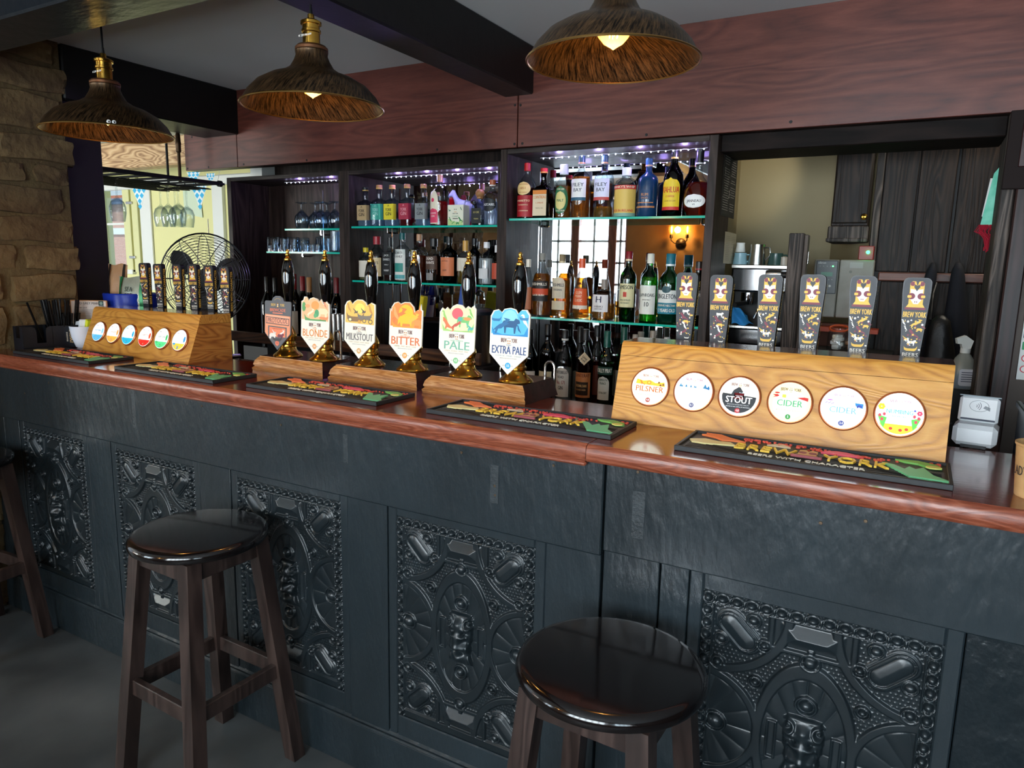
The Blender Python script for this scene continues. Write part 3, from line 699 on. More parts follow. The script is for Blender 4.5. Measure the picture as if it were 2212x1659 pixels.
# ================================================================ TAP BOXES WITH LIT LENSES
def lit(c, s=1.6): return pm('lit_%s_%s' % (c, s), c, .5, emis=c, es=s*.23)
def brewyork(b, x, y, h, M, cd, ca, w=1.0, z=.0004, big=False):
    "word pair with the small face mark between"
    b.text('BREW', h, x-h*1.95*w, y, z, cd, M, width=h*2.1*w); b.text('YORK', h, x+h*1.95*w, y, z, cd, M, width=h*2.1*w)
    for s in (-1, 1):
        b.flat(ell(x+s*h*.28, y-h*.1, h*.17, h*.17, 8), z, ca, M); b.flat(ell(x+s*h*.22, y+h*.55, h*.11, h*.11, 6), z, cd, M)
    b.flat(rrect(x, y-h*.62, h*.95, h*.13, h*.05, 2), z, ca, M)
def tapbox(label, x0, x1, yf, yt, yb, zt, radius_lens, lens, flip=False, end_r=True, under=None):
    "wedge box: raked front, oiled top; lens = list of (x, design)"
    t = thing('tap_box', label, 'beer tap box', ((x0+x1)/2, yf, ZT), 0, 'oak tap boxes on the bar top')
    cx = (x0+x1)/2; L = (x1-x0)/2; H = zt-ZT; zs = H-.036; ys = (yt-yf)*zs/(H-.01)
    d = yb-yf
    b = B(); th = .0
    vs = [(-L, 0, 0), (L, 0, 0), (L, ys, zs), (-L, ys, zs)]
    b.add(vs, [(0, 1, 2, 3)], M_oak)
    b.build('front_board', t, 'raked golden oak front board with knots', 0)
    b = B(); prof = [(ys-.001, zs+.001), (ys+.006, H-.012), (ys+.010, H-.005), (ys+.018, H), (d, H), (d, zs+.001)]
    n = len(prof); v2 = [(s*L, y, z) for s in (-1, 1) for y, z in prof]
    b.add(v2, [(3, 4, 4+n, 3+n)], M_oaktop)
    b.add(v2, [(0, 1, 1+n, n), (1, 2, 2+n, 1+n), (2, 3, 3+n, 2+n), (4, 5, 5+n, 4+n), (5, 0, n, 5+n), tuple(range(n))[::-1], tuple(range(n, 2*n))], M_oak)
    b.build('top_board', t, 'dark glossy top board with lighter front edge', 30)
    b = B()
    for s in (-1, 1):
        q = [(s*L, 0, 0), (s*L, d, 0), (s*L, d, zs), (s*L, ys, zs)]
        b.add(q, [(0, 1, 2, 3) if s > 0 else (3, 2, 1, 0)], M_oakend)
    b.add([(-L, d, 0), (L, d, 0), (L, d, zs), (-L, d, zs)], [(1, 0, 3, 2)], M_oakend)
    b.build('side_board', t, smooth=0)
    ang = math.atan2(zs, ys); 
    for (lx, fx, des) in lens:
        # lens frame: local XY in the raked plane
        M = T(lx-cx, ys*fx, zs*fx) @ R(ang, 'X')
        r = radius_lens
        b = B(); b.lathe([(r+.004, 0), (r+.0045, .004), (r+.002, .007), (r, .0075)], pm('copper_lens_ring', '#b0683e', .35, .7), M, 40)
        o = b.build('lens_ring', t, 'copper ring round a lit lens')
        b = B(); des(b, M @ T(0, 0, .0072), r); b.build('lens', t, 'backlit round beer lens')
    return t
def disc(b, M, r, c, s=1.6, z=0): b.flat(ell(0, 0, r, r, 40), z, lit(c, s), M)
def pct(b, M, r, c, txt, z=.001): b.flat(ell(0, -r*.74, r*.13, r*.13, 14), z, C(c), M); b.text(txt, r*.12, 0, -r*.74, z+.0003, C('#ffffff'), M)
def small(b, M, r, y, c='#3a3a3a', n='BREWED IN THE CAPITAL OF THE NORTH', w=1.2, h=.045): b.text(n, r*h, 0, y*r, .001, C(c), M, width=r*w)
def d_pils(b, M, r):
    disc(b, M, r, '#fff6dc', 1.0); b.flat(ell(0, 0, r*.93, r*.93, 36), .0003, lit('#fffbe6', 1.15), M); brewyork(b, 0, r*.58, r*.15, M, C('#8a3a30'), C('#d0a020'), z=.001)
    b.flat([(-.8*r, .12*r), (.85*r, .05*r), (.8*r, .3*r), (.3*r, .22*r), (.0, .36*r), (-.4*r, .3*r), (-.75*r, .38*r)], .0008, lit('#f2b428', .8), M)
    b.flat(pl(LIZ, -.45*r, .2*r, .14*r), .001, lit('#d07a10', .6), M); b.flat(ell(-.05*r, .22*r, .12*r, .1*r), .001, lit('#c87818', .6), M); b.flat(ell(-.05*r, .22*r, .07*r, .06*r), .0012, lit('#f8d048', .9), M)
    for x, y in ((.5, .26), (.6, .12), (.75, .16)): b.flat(ell(x*r, y*r, .06*r, .06*r), .001, C('#8a5a10'), M)
    b.text('PILSNER', r*.32, 0, -.15*r, .001, C('#d0681c'), M, width=r*1.55); small(b, M, r, -.47); pct(b, M, r, '#b04030', '4.0')
def d_blue(b, M, r):
    disc(b, M, r, '#f4f6fa', 1.15); b.flat(ell(0, 0, r*.93, r*.93, 36), .0003, lit('#fbfdff', 1.4), M); brewyork(b, 0, r*.62, r*.15, M, C('#9a5060'), C('#d0b020'), z=.001)
    for x, w in ((-.7, .08), (-.62, .05), (-.4, .07), (-.15, .06), (.05, .05), (.12, .04), (.6, .12), (.78, .08)):
        b.flat([((x-w)*r, .2*r), ((x+w)*r, .2*r), (x*r, (.28+w*1.4)*r)], .001, C('#3a86b0'), M)
    b.flat([(.5*r, .22*r), (.85*r, .14*r), (.8*r, .3*r)], .001, C('#3a86c0'), M); small(b, M, r, -.5); pct(b, M, r, '#5a5a80', '4.1')
def d_stout(b, M, r):
    disc(b, M, r, '#f4ead8', .9); brewyork(b, 0, r*.6, r*.15, M, C('#704038'), C('#c0a020'), z=.001)
    b.flat([(-.82*r, .3*r), (.82*r, .22*r), (.84*r, .05*r), (-.84*r, .14*r)], .0006, lit('#c8dce8', .8), M)
    b.flat([(-.83*r, .12*r)]+[(.86*r*math.cos(a), .86*r*math.sin(a)) for a in [pi+.0+i*pi/14 for i in range(15)]]+[(.83*r, .03*r)], .0007, C('#23262a'), M)
    b.flat(pl([(-1, -.6), (-.6, .3), (.2, .9), (.5, .8), (1, .1), (.8, -.1), (.4, .0), (.3, -.6)], -.12*r, .22*r, .3*r), .0009, C('#2a2c30'), M)
    b.flat(rrect(0, .02*r, .5*r, .11*r, .01), .0012, C('#b02024'), M); b.text('BLACK HORSE', .05*r, 0, .02*r, .0014, C('#ffffff'), M)
    b.text('STOUT', r*.34, 0, -.2*r, .0012, lit('#ffffff', 1.6), M, width=r*1.3); b.text('SMOOTH ROASTED MALTY', r*.06, 0, -.44*r, .0012, C('#c8c8c8'), M, width=r*1.1)
    b.text('BREWED IN THE CAPITAL OF THE NORTH', r*.05, 0, -.55*r, .0012, C('#f0f0f0'), M, width=r*1.2); pct(b, M, r, '#c02028', '4.8', .0014)
def d_cider(b, M, r):
    disc(b, M, r, '#fff0b0', .95); b.flat(ell(0, -.1*r, r*.8, r*.7, 36), .0003, lit('#fffce0', 1.3), M); brewyork(b, 0, r*.62, r*.16, M, C('#5a4030'), C('#6a6a20'), z=.001)
    b.flat(pl([(-1, .2), (-.3, .3), (0, .1), (-.3, -.1), (-1, -.2), (-.6, 0)], -.5*r, .25*r, .33*r), .001, C('#d02018'), M); b.flat(ell(-.62*r, .42*r, .12*r, .04*r), .001, C('#d02018'), M)
    b.flat(pl([(-1, .1), (.2, .3), (.9, .2), (.9, -.4), (0, -.2)], .6*r, .22*r, .28*r), .001, C('#d02018'), M); b.flat(rrect(-.28*r, .28*r, .18*r, .16*r, .02*r), .001, lit('#b8d840', .9), M)
    b.text('CIDER', r*.32, 0, -.08*r, .001, C('#3ab070'), M, width=r*1.2); small(b, M, r, -.42); pct(b, M, r, '#3a9a48', '5')
def d_cider2(b, M, r):
    disc(b, M, r, '#f2eefa', 1.1); b.flat(ell(0, -.05*r, r*.9, r*.85, 36), .0003, lit('#fdfdff', 1.5), M); brewyork(b, 0, r*.6, r*.15, M, C('#b090a8'), C('#c0b0a0'), z=.001)
    b.flat(ell(-.6*r, .35*r, .13*r, .03*r, 12), .001, C('#c070c8'), M)
    for x, y in ((-.75, .2), (-.62, .2), (-.48, .18)): b.flat(pl(HARE, x*r, y*r, .07*r), .001, C('#7a60a8'), M)
    b.flat([(.5*r, .3*r), (.88*r, .28*r), (.86*r, .05*r), (.55*r, .14*r)], .001, C('#2a88c8'), M); b.flat(pl(BEAR, .72*r, .15*r, .12*r), .0013, C('#3048a8'), M)
    b.text('CIDER', r*.3, 0, -.12*r, .001, C('#8cc4d8'), M, width=r*1.2); small(b, M, r, -.45, '#c0c0d0'); pct(b, M, r, '#384890', '3.4')
def d_flow(b, M, r):
    disc(b, M, r, '#f6f2f4', 1.1); b.flat(ell(0, .1*r, r*.85, r*.7, 36), .0003, lit('#ffffff', 1.5), M); brewyork(b, 0, r*.6, r*.15, M, C('#b08898'), C('#c0b0a0'), z=.001)
    b.flat([(.93*r*math.cos(a), .93*r*math.sin(a)) for a in [pi+.55+i*(pi-1.1)/14 for i in range(15)]], .0006, lit('#f6e628', 1.0), M)
    for s in (-1, 1):
        b.flat([(s*.9*r, -.1*r), (s*.5*r, -.2*r), (s*.6*r, -.7*r), (s*.72*r, -.55*r)], .0008, lit('#58c848', .8), M)
        for x, y in ((.8, -.12), (.62, -.05), (.7, -.3)): b.flat(ell(s*x*r, y*r, .065*r, .08*r, 10), .0011, C('#e04858'), M)
    for k in range(6): a = k*pi/3; b.flat(ell(-.76*r+.09*r*math.cos(a), .3*r+.09*r*math.sin(a), .07*r, .07*r, 8), .001+k*1e-5, lit('#f8d020', .9), M); b.flat(ell(.82*r+.07*r*math.cos(a), .12*r+.07*r*math.sin(a), .05*r, .05*r, 8), .001+k*1e-5, C('#e83860'), M)
    b.flat(star(.62*r, .22*r, .08*r, 6), .001, C('#4858c8'), M)
    for x, y in ((-.3, -.7), (.1, -.74), (.35, -.68)): b.flat(ell(x*r, y*r, .08*r, .07*r, 9), .001, C('#e03828'), M)
    b.text('NUMBING', r*.2, 0, .1*r, .001, C('#50c0c8'), M, width=r*1.1); b.text('BIT MORE', r*.08, 0, -.12*r, .001, C('#50a0d0'), M, width=r*.6)
def d_simple(c1, c2, c3, word, wc):
    def f(b, M, r):
        disc(b, M, r, c1, 1.15); b.flat(ell(0, .1*r, r*.8, r*.65, 36), .0003, lit('#ffffff', 1.5), M); brewyork(b, 0, r*.62, r*.15, M, C('#98889a'), C('#a8a090'), z=.001)
        b.flat([(.95*r*math.cos(a), .95*r*math.sin(a)) for a in [pi+.35+i*(pi-.7)/14 for i in range(15)]], .0006, lit(c2, .95), M)
        b.flat(ell(.72*r, .1*r, .14*r, .3*r, 14), .0008, lit(c3, .9), M); b.flat(ell(-.6*r, -.4*r, .2*r, .1*r, 14), .0009, lit(c3, .9), M)
        for k in range(6): b.flat(star((-.55+.2*k)*r, (-.6-.08*math.sin(k*2))*r, .07*r), .001, lit(c3, .6), M)
        b.text(word, r*.2, 0, .12*r, .001, C(wc), M, width=r*1.05); pct(b, M, r, c3, '4.2', .0012)
    return f
def lx(px, py, fx, yf, ys, zs): # lens x from the photo column on the raked plane
    p = onp(px, py, 1, yf+ys*fx); return p.x
LR = [(1405, 831, d_pils), (1499, 841, d_blue), (1598, 850, d_stout), (1707, 861, d_cider), (1822, 872, d_cider2), (1944, 885, d_flow)]
tapbox('large golden oak tap box with six lit discs, right end of the bar', -.662, .087, 1.708, 1.765, 1.90, 1.312, .0465,
       [(lx(px, py, .52, 1.708, .05, .16), .56 - .004*i, d) for i, (px, py, d) in enumerate(LR)])
LL = [(215, 712), (247, 716), (280, 719), (316, 722), (352, 725), (390, 729)]
DS = [d_simple('#eef2fa', '#58b8e0', '#88c8e8', 'NOTHING', '#4a90c0'), d_simple('#fbf4e8', '#f2b448', '#e8a050', 'LAGER', '#c8a060'), d_simple('#d8f6fc', '#28b8d8', '#30a8d8', 'HELLES', '#90d0e0'),
      d_simple('#fdeee0', '#e02820', '#e85028', 'FORSYTH', '#a07058'), d_simple('#e4fbe8', '#58d888', '#40b868', 'IPA', '#70a088'), d_simple('#eaf2fc', '#f0c838', '#3090c8', 'SESSION', '#88a8c8')]
tapbox('smaller golden oak tap box with six lit discs beside the napkin holder', -3.042, -2.352, 1.70, 1.765, 1.90, 1.292, .0405,
       [(lx(px, py, .55, 1.70, .055, .15), .56, DS[i]) for i, (px, py) in enumerate(LL)])

# ================================================================ BEER TAPS behind the boxes
cG, cW, cM, cK = C('#e6b84a'), C('#ece8dc'), C('#7a2e40'), C('#24262c', .45)
def owl(b, M, cx, cy, s, z):
    b.flat([(cx-.5*s, cy-.75*s), (cx+.5*s, cy-.75*s), (cx+.38*s, cy-.55*s), (cx+.38*s, cy+.7*s), (cx+.26*s, cy+.82*s), (cx+.08*s, cy+.8*s), (cx, cy+.52*s), (cx-.08*s, cy+.8*s), (cx-.26*s, cy+.82*s), (cx-.38*s, cy+.7*s), (cx-.38*s, cy-.55*s)], z, cG, M)
    b.flat([(cx-.34*s, cy+.35*s), (cx, cy+.1*s+.2*s), (cx+.34*s, cy+.35*s), (cx+.28*s, cy-.3*s), (cx+.12*s, cy-.55*s), (cx-.12*s, cy-.55*s), (cx-.28*s, cy-.3*s)], z+.0002, cW, M)
    for q in (-1, 1):
        b.flat(rrect(cx+q*.24*s, cy+.66*s, .26*s, .26*s, .1*s), z+.0003, cM, M); b.flat([(cx+q*.04*s, cy+.72*s), (cx+q*.17*s, cy+.82*s), (cx+q*.15*s, cy+.62*s)], z+.0005, cG, M)
        b.flat(ell(cx+q*.26*s, cy-.08*s, .2*s, .19*s, 16), z+.0004, cM, M); b.flat(rrect(cx+q*.36*s, cy-.1*s, .22*s, .16*s, .05*s), z+.0006, cG, M); b.flat(ell(cx+q*.05*s, cy-.42*s, .03*s, .04*s, 8), z+.0006, cM, M)
    b.flat([(cx, cy+.22*s), (cx+.17*s, cy+.48*s), (cx+.1*s, cy+.62*s), (cx, cy+.54*s), (cx-.1*s, cy+.62*s), (cx-.17*s, cy+.48*s)], z+.0007, cK, M)
    b.flat(rrect(cx, cy-.82*s, 1.12*s, .14*s, .06*s), z+.0004, cM, M)
def handle_face(b, M, variant):
    z = .0004
    owl(b, M, 0, .200, .039, z); b.text('BREW YORK', .0135, 0, .153, z, cG, M, width=.048)
    yy = lambda y: .074+(y-.006)*.52
    sh = [(HARE, .004, .118, .0145, cG), (BIRD, -.019, .122, .009, cW), (LIZ, .002, .073, .0125, cM), (BEAR, .013, .092, .0085, cG), (RAT, -.012, .050, .009, cG), (COW, .001, .030, .0115, cW), (SHIP, -.001, .006, .0165, cG), (BIRD, -.014, .096, .0075, cW), (LIZ, .019, .108, .006, cM)] if variant == 0 else \
         [(COW, .003, .122, .0115, cW), (LIZ, -.002, .098, .0125, cM), (RAT, .016, .108, .008, cG), (BEAR, .004, .070, .010, cG), (BIRD, .002, .044, .012, cW), (HARE, -.003, .014, .013, cM), (SHIP, .008, -.012, .008, cW), (BIRD, -.016, .05, .006, cM)]
    for i, (p, x, y, s, c) in enumerate(sh): b.flat(pl(p, x*1.08, yy(y), s*.82), z+i*.00003, c, M)
    rr = random.Random(5+variant)
    for i in range(34):
        x = rr.uniform(-.019, .019); y = yy(rr.uniform(0, .135)); c = rr.choice([cG, cW, cM, cW]); s = rr.uniform(.001, .0026)
        b.flat(star(x, y, s*1.4) if i % 4 == 0 else ell(x, y, s, s*rr.uniform(.7, 1.2), 8), z+.0003+i*1e-5, c, M)
    b.text('BEERS', .009, 0, .058 if variant == 0 else .048, z, cW, M, width=.033)
    b.text('FORMULA', .005, 0, .048 if variant == 0 else .038, z, cW, M, width=.033)
def tap(variant):
    t = thing('beer_tap', 'x', 'beer tap', (0, 0, 0), group='black beer tap handles')
    # tapered paddle, wider at the top; local z up, face to -y
    wt, wb, H0, H1 = .0295, .018, .02, .24
    out = [(-wb, H0), (wb, H0)]
    out += [(wt-.004+.004*math.cos(a)-.0, .205) for a in (0,)] + [(wt-.012+.012*math.cos(a), .228+.012*math.sin(a)) for a in [i*pi/10 for i in range(6)]]
    out += [(-wt+.012-.012*math.cos(a), .228+.012*math.sin(a)) for a in [pi/2-i*pi/10 for i in range(6)]] + [(-wt, .205)]
    M = T(0, -.011, 0) @ FRONT
    b = B(); b.prism(out, -.022, -.002, pm('tap_handle_black', '#141519', .35), M, side=pm('tap_handle_edge', '#0a0a0c', .4)); b.prism([(x*.93, y*.985+.002) for x, y in out], -.002, 0, cK, M)
    handle_face(b, M, variant)
    
    b.text('BEERS WITH CHARACTER', .012, 0, 0, .0015, cG, T(.0262, 0, .130) @ R(.062, 'Y') @ R(pi/2, 'Z') @ FRONT @ R(pi/2, 'Z'), width=.175)
    b.build('handle', t, 'black paddle handle printed with gold, white and maroon animals')
    b = B(); b.rod((0, 0, -.16), (0, 0, .022), .008, M_steel); b.rod((0, -.03, -.16), (0, .05, -.165), .011, M_steel); b.rod((0, .05, -.16), (0, .055, -.25), .006, M_steel); b.build('faucet', t)
    b = B(); b.rod((0, -.02, -.24), (0, -.02, -.15), .012, M_steel); b.rod((0, -.06, -.24), (0, .0, -.24), .014, M_steel); b.build('shank', t)
    return t
ta = tap(0); tb = tap(1)
TR_ = [(1487, 589, 1), (1561, 594, 1), (1667, 593, 0), (1759, 593, 0), (1868, 596, 0), (1984, 600, 0)]
TL_ = [(314, 568, 0), (345, 570, 1), (386, 571, 0), (420, 571, 1), (455, 573, 0), (489, 576, 1)]
used = {0: 0, 1: 0}
ordw = ['leftmost', 'second', 'third', 'fourth', 'fifth', 'rightmost']
for side, TT, yy in (('right', TR_, 1.945), ('left', TL_, 1.94)):
    for i, (px, py, v) in enumerate(TT):
        p = onp(px, py, 1, yy); src = ta if v == 0 else tb
        box = 'large tap box' if side == 'right' else 'small tap box'
        lab = '%s black tap handle behind the %s%s' % (ordw[i], box, ', %s on top' % ('leaping yellow hare' if v == 0 else 'white cow'))
        if not used[v]: o = src; used[v] = 1; o.location = (p.x, yy, p.z-.24); o['label'] = lab
        else: o = copy_tree(src, loc=(p.x, yy, p.z-.24), label=lab)
        o['group'] = 'black tap handles behind the %s' % box
        if side == 'left': o.scale = (.9, .9, .9); o.location.z += .024; o.rotation_euler = (0, -.03, .12)

# ================================================================ HAND PUMPS
def pump_base(x0, x1, lab):
    t = thing('pump_base', lab, 'hand pump base', ((x0+x1)/2, 1.85, ZT), 0, 'moulded wooden hand pump bases'); L = (x1-x0)/2
    prof = [(-.105, 0), (-.107, .010), (-.100, .016), (-.104, .022), (-.100, .036), (-.092, .046), (-.087, .050), (-.087, .053), (.105, .053), (.105, 0)]
    n = len(prof)
    # sides follow the same moulding
    def ring(q): return (-L-(-.107-prof[q][0])*0 , prof[q][0], prof[q][1])
    vs = []
    for s in (-1, 1):
        for (y, z) in prof:
            inset = max(0, (y+.107)) if y < 0 else 0
            vs.append((s*(L-(inset if y < 0 else .020 if z > 0 else 0)), y, z))
    fs = [(i, i+1, i+1+n, i+n) for i in range(n-3)]
    b = B(); b.add(vs, [f[::-1] for f in fs][::-1] and [(i, i+n, i+1+n, i+1) for i in range(n-3)], M_pump)
    b.add(vs, [(n-3, 2*n-3, 2*n-2, n-2)], M_pumptop); b.add(vs, [(n-2, 2*n-2, 2*n-1, n-1)], M_pumptop)
    b.add(vs, [tuple(range(n)), tuple(range(n, 2*n))[::-1]], M_pumptop)
    b.build('plinth', t, 'moulded oak-toned front with dark top', 25)
    return t
pump_base(-2.056, -1.712, 'left wooden pump base carrying the protocol and blonde pumps')
pump_base(-1.690, -1.318, 'middle wooden pump base carrying the milk stout and bitter pumps')
pump_base(-1.300, -.936, 'right wooden pump base carrying the pale and extra pale pumps')
CR = C('#ece6d6', .55)
def clip_outline(kind):
    # half width .065, height from -.105 (point) to +.08
    base = [(-.064, -.050), (0, -.108), (.064, -.050), (.065, .045)]
    tops = {
     'plain': [(.065, .058), (.060, .063), (.030, .063), (.024, .074), (.010, .081), (-.010, .081), (-.024, .074), (-.030, .063), (-.060, .063), (-.065, .058)],
     'blonde': [(.064, .062), (.056, .066), (.050, .072), (.044, .062), (.036, .064), (.026, .078), (.018, .068), (.010, .078), (-.010, .083), (-.026, .078), (-.030, .070), (-.040, .084), (-.052, .084), (-.056, .072), (-.065, .068)],
     'stout': [(.064, .070), (.048, .076), (.030, .066), (.024, .076), (.008, .084), (-.012, .084), (-.026, .076), (-.032, .068), (-.044, .080), (-.056, .076), (-.065, .062)],
     'bitter': [(.065, .060), (.060, .062), (.057, .080), (.052, .060), (.046, .062), (.035, .054), (.030, .070), (.014, .084), (-.006, .084), (-.022, .078), (-.034, .084), (-.048, .080), (-.058, .066), (-.060, .052), (-.065, .062)],
     'pale': [(.065, .074), (.056, .084), (.048, .076), (.036, .082), (.028, .074), (.016, .084), (-.004, .086), (-.018, .080), (-.028, .068), (-.038, .076), (-.046, .068), (-.056, .074), (-.065, .060)],
     'extra': [(.065, .066), (.054, .080), (.038, .080), (.026, .068), (.018, .080), (.0, .084), (-.020, .080), (-.028, .070), (-.040, .078), (-.056, .074), (-.065, .058)]}
    return base+tops[kind]
def clip(kind, name, nc, flav, pctc, num, art, sub):
    def f(b, M):
        o = clip_outline(kind); b.prism(o, -.004, 0, CR if kind != 'plain' else C('#53555a', .5), M)
        z = .0004; ins = [(x*.93, y*.955+.0015) for x, y in o[3:]]+[(-.0605, .008), (.0605, .004)]
        ins = [p for p in ins if p[1] > .003]
        art(b, M, ins, z)
        if kind != 'plain':
            brewyork(b, 0, -.010, .0125, M, C('#6a3a38'), C('#c07830'), .72, .0006)
            b.text(sub, .0042, 0, -.023, .0006, C(nc), M); b.text(name, .0255 if len(name) < 8 else .0235, 0, -.0385, .0006, C(nc), M, width=min(.112, .0225*len(name)))
            b.text(flav, .0036, 0, -.0545, .0006, C('#8a9aa0' if kind == 'extra' else '#b8a070'), M, width=.085); b.text('BREWED IN THE CAPITAL OF THE NORTH', .0022, 0, -.0615, .0006, C('#4a4a50'), M, width=.055)
            b.flat(ell(0, -.0825, .0092, .0092, 18), .0006, C(pctc), M); b.text(num, .007, 0, -.0825, .0009, C('#ffffff'), M); b.text('ALC         VOL', .0026, 0, -.0825, .0006, C('#5a5a5a'), M, width=.036)
    return f
def a_proto(b, M, ins, z):
    b.text('BREW', .010, -.022, .049, z, C('#d8b060'), M, width=.022); b.text('YORK', .010, .022, .049, z, C('#d8b060'), M, width=.022); owl(b, M, 0, .049, .009, z)
    b.tube([M @ Vector((.017*math.cos(a), .060+.012*math.sin(a), .0006)) for a in [.5+i*.2 for i in range(12)]], .0006, C('#d8b060'), 4)
    b.text('BREWCADE', .0115, 0, .031, z, C('#e07858'), M, width=.076); b.flat(rrect(0, .021, .05, .0035, .001, 1), z, C('#e07858'), M)
    b.flat([(-.062, .016), (.062, .012), (.062, -.048), (.048, -.062), (-.048, -.062), (-.062, -.048)], z, C('#e8946c'), M); b.flat([(-.056, .013), (.056, .009), (.056, -.002), (-.056, .0015)], z+.0002, C('#f0a888'), M)
    b.flat([(-.057, .008), (.057, .004), (.057, -.021), (-.057, -.017)], z+.0003, C('#5a4a48'), M); b.flat([(-.054, .005), (.054, .001), (.054, -.018), (-.054, -.014)], z+.0004, C('#ef9a78'), M)
    b.text('PROTOCOL', .0165, 0, -.0065, z+.0006, C('#5a4a48'), M, width=.098)
    b.flat([(-.046, -.024), (.046, -.027), (.046, -.066), (0, -.100), (-.046, -.066)], z+.0003, C('#5c5a5c'), M); b.flat([(-.040, -.028), (.040, -.031), (.040, -.062), (-.040, -.062)], z+.0005, C('#ec8058'), M)
    b.text('PUMPKIN SPICED PORTER', .0035, 0, -.034, z+.0007, C('#7a3a30'), M)
    for (p, x, y, s, c) in ((BEAR, -.022, -.058, .017, '#e8e0d8'), (RAT, -.016, -.046, .012, '#d8ccc4'), (COW, .018, -.060, .016, '#7a3040'), (HARE, .020, -.050, .014, '#e8dcd4'), (SHIP, 0, -.066, .022, '#3a3438')): b.flat(pl(p, x, y, s), z+.0008+s*.005, C(c), M)
    b.flat(ell(0, -.084, .0095, .0095, 16), z+.0005, C('#e07050'), M); b.text('4.5', .006, 0, -.084, z+.0008, C('#3a3438'), M)
def art_gen(bg, items):
    def f(b, M, ins, z):
        b.flat(ins, z, C(bg), M)
        for i, (p, x, y, s, c) in enumerate(items):
            q = pl(p, x, y, s) if p is not None else ell(x, y, s[0], s[1], 18)
            q = [(min(.0605, max(-.0605, a)), max(.0042, c_)) for a, c_ in q]
            b.flat(q, z+.0001+i*.00004, C(c), M)
    return f
a_bl = art_gen('#f0b888', [(None, 0, .056, (.018, .015), '#ea9a50'), (SHIP, 0, .012, .05, '#5a9a5a'), (SHIP, .04, .02, .022, '#e08a5a'), (HARE, -.022, .030, .016, '#f6e2c0'), (BEAR, .036, .035, .024, '#f4d8b0'), (None, .008, .030, (.010, .013), '#4c9a68'), (None, .001, .022, (.007, .008), '#5aa870'), (None, -.052, .05, (.009, .016), '#5a9a5a'), (BIRD, .045, .058, .012, '#dc8264'), (None, -.035, .053, (.012, .006), '#e8a06c')])
a_st = art_gen('#ecbc5c', [(None, 0, .056, (.020, .016), '#f2d868'), (SHIP, -.02, .030, .036, '#8a6a48'), (SHIP, .02, .034, .03, '#7a7064'), (BIRD, .045, .05, .018, '#c8904c'), (BIRD, -.046, .055, .016, '#c8904c'), (RAT, .015, .048, .012, '#5a5250'), (RAT, -.018, .046, .012, '#6a5a50'), (None, -.040, .018, (.009, .007), '#6a5a50'), (None, -.040, .018, (.006, .0045), '#f4e0a0'), (None, .020, .016, (.008, .007), '#6a5a50'), (None, .020, .016, (.005, .0045), '#f0c050'), (None, .046, .014, (.009, .008), '#6a5a50'), (None, .046, .014, (.006, .005), '#f0c050'), (None, 0, .012, (.007, .006), '#d09a48')])
a_bi = art_gen('#e8853c', [(None, 0, .050, (.028, .026), '#f6bc28'), (HARE, -.030, .040, .028, '#e07a3c'), (BIRD, -.040, .044, .026, '#f0a060'), (COW, .006, .022, .036, '#f4be30'), (BEAR, .044, .020, .022, '#e8944c'), (HARE, .028, .032, .02, '#f2b848'), (SHIP, -.012, .010, .042, '#f0a038')])
a_pa = art_gen('#dfe8b0', [(None, 0, .058, (.020, .017), '#dc6068'), (SHIP, 0, .010, .055, '#a8d078'), (LIZ, -.034, .026, .020, '#e07850'), (COW, .026, .036, .026, '#78c070'), (BIRD, -.046, .05, .016, '#9ccc6c'), (BIRD, .048, .060, .014, '#8cc468'), (RAT, .045, .020, .016, '#60b8a8'), (HARE, -.004, .024, .018, '#c85848'), (None, .035, .044, (.014, .005), '#e89858'), (None, .010, .042, (.008, .007), '#5cb0a0')])
a_ex = art_gen('#5ab8e4', [(None, 0, .052, (.026, .026), '#8cd2f0'), (SHIP, 0, .010, .06, '#2a8ac8'), (COW, .004, .032, .030, '#2a5a84'), (HARE, -.030, .030, .026, '#2f6c9c'), (BIRD, .048, .048, .02, '#e8ecec'), (SHIP, .046, .058, .016, '#3a80b0'), (SHIP, -.046, .052, .016, '#2f78ac'), (BIRD, .030, .024, .012, '#246090')])
CL = [(622.6, 769, 614, clip('plain', 'PROTOCOL', '#5a4a48', '', '', '', a_proto, ''), 'grey and orange protocol shield clip', 600),
      (701.7, 779, 692, clip('blonde', 'BLONDE', '#dd8a3e', 'FRUIT . CITRUS . HONEY . BISCUIT', '#e0a060', '3.4', a_bl, 'TARTAN'), 'blonde shield clip with desert scene', 680.5),
      (799, 789, 795, clip('stout', 'MILKSTOUT', '#6a6460', 'TONKA . COCONUT . CACAO . VANILLA', '#d8a868', '4.5', a_st, 'TONKOKO'), 'milk stout shield clip with palm trees', 776.5),
      (891, 800, 893, clip('bitter', 'BITTER', '#d9703c', 'CARAMEL . TOAST . BISCUIT . TOFFEE', '#e8a050', '3.9', a_bi, 'HANS THE OTTER'), 'orange bitter shield clip', 876),
      (1006, 813, 1008, clip('pale', 'PALE', '#7cb498', 'CITRUS . FLORAL . FRUIT . PINE', '#88c488', '4.3', a_pa, 'CALMER CHAMELEON'), 'pale ale shield clip with green lizard', 987),
      (1114, 824, 1118, clip('extra', 'EXTRA PALE', '#2e4c7e', 'CITRUS . PINE . CRISP', '#3fa8dc', '3.5', a_ex, 'KORAS'), 'extra pale shield clip with blue savanna scene', 1100.5)]
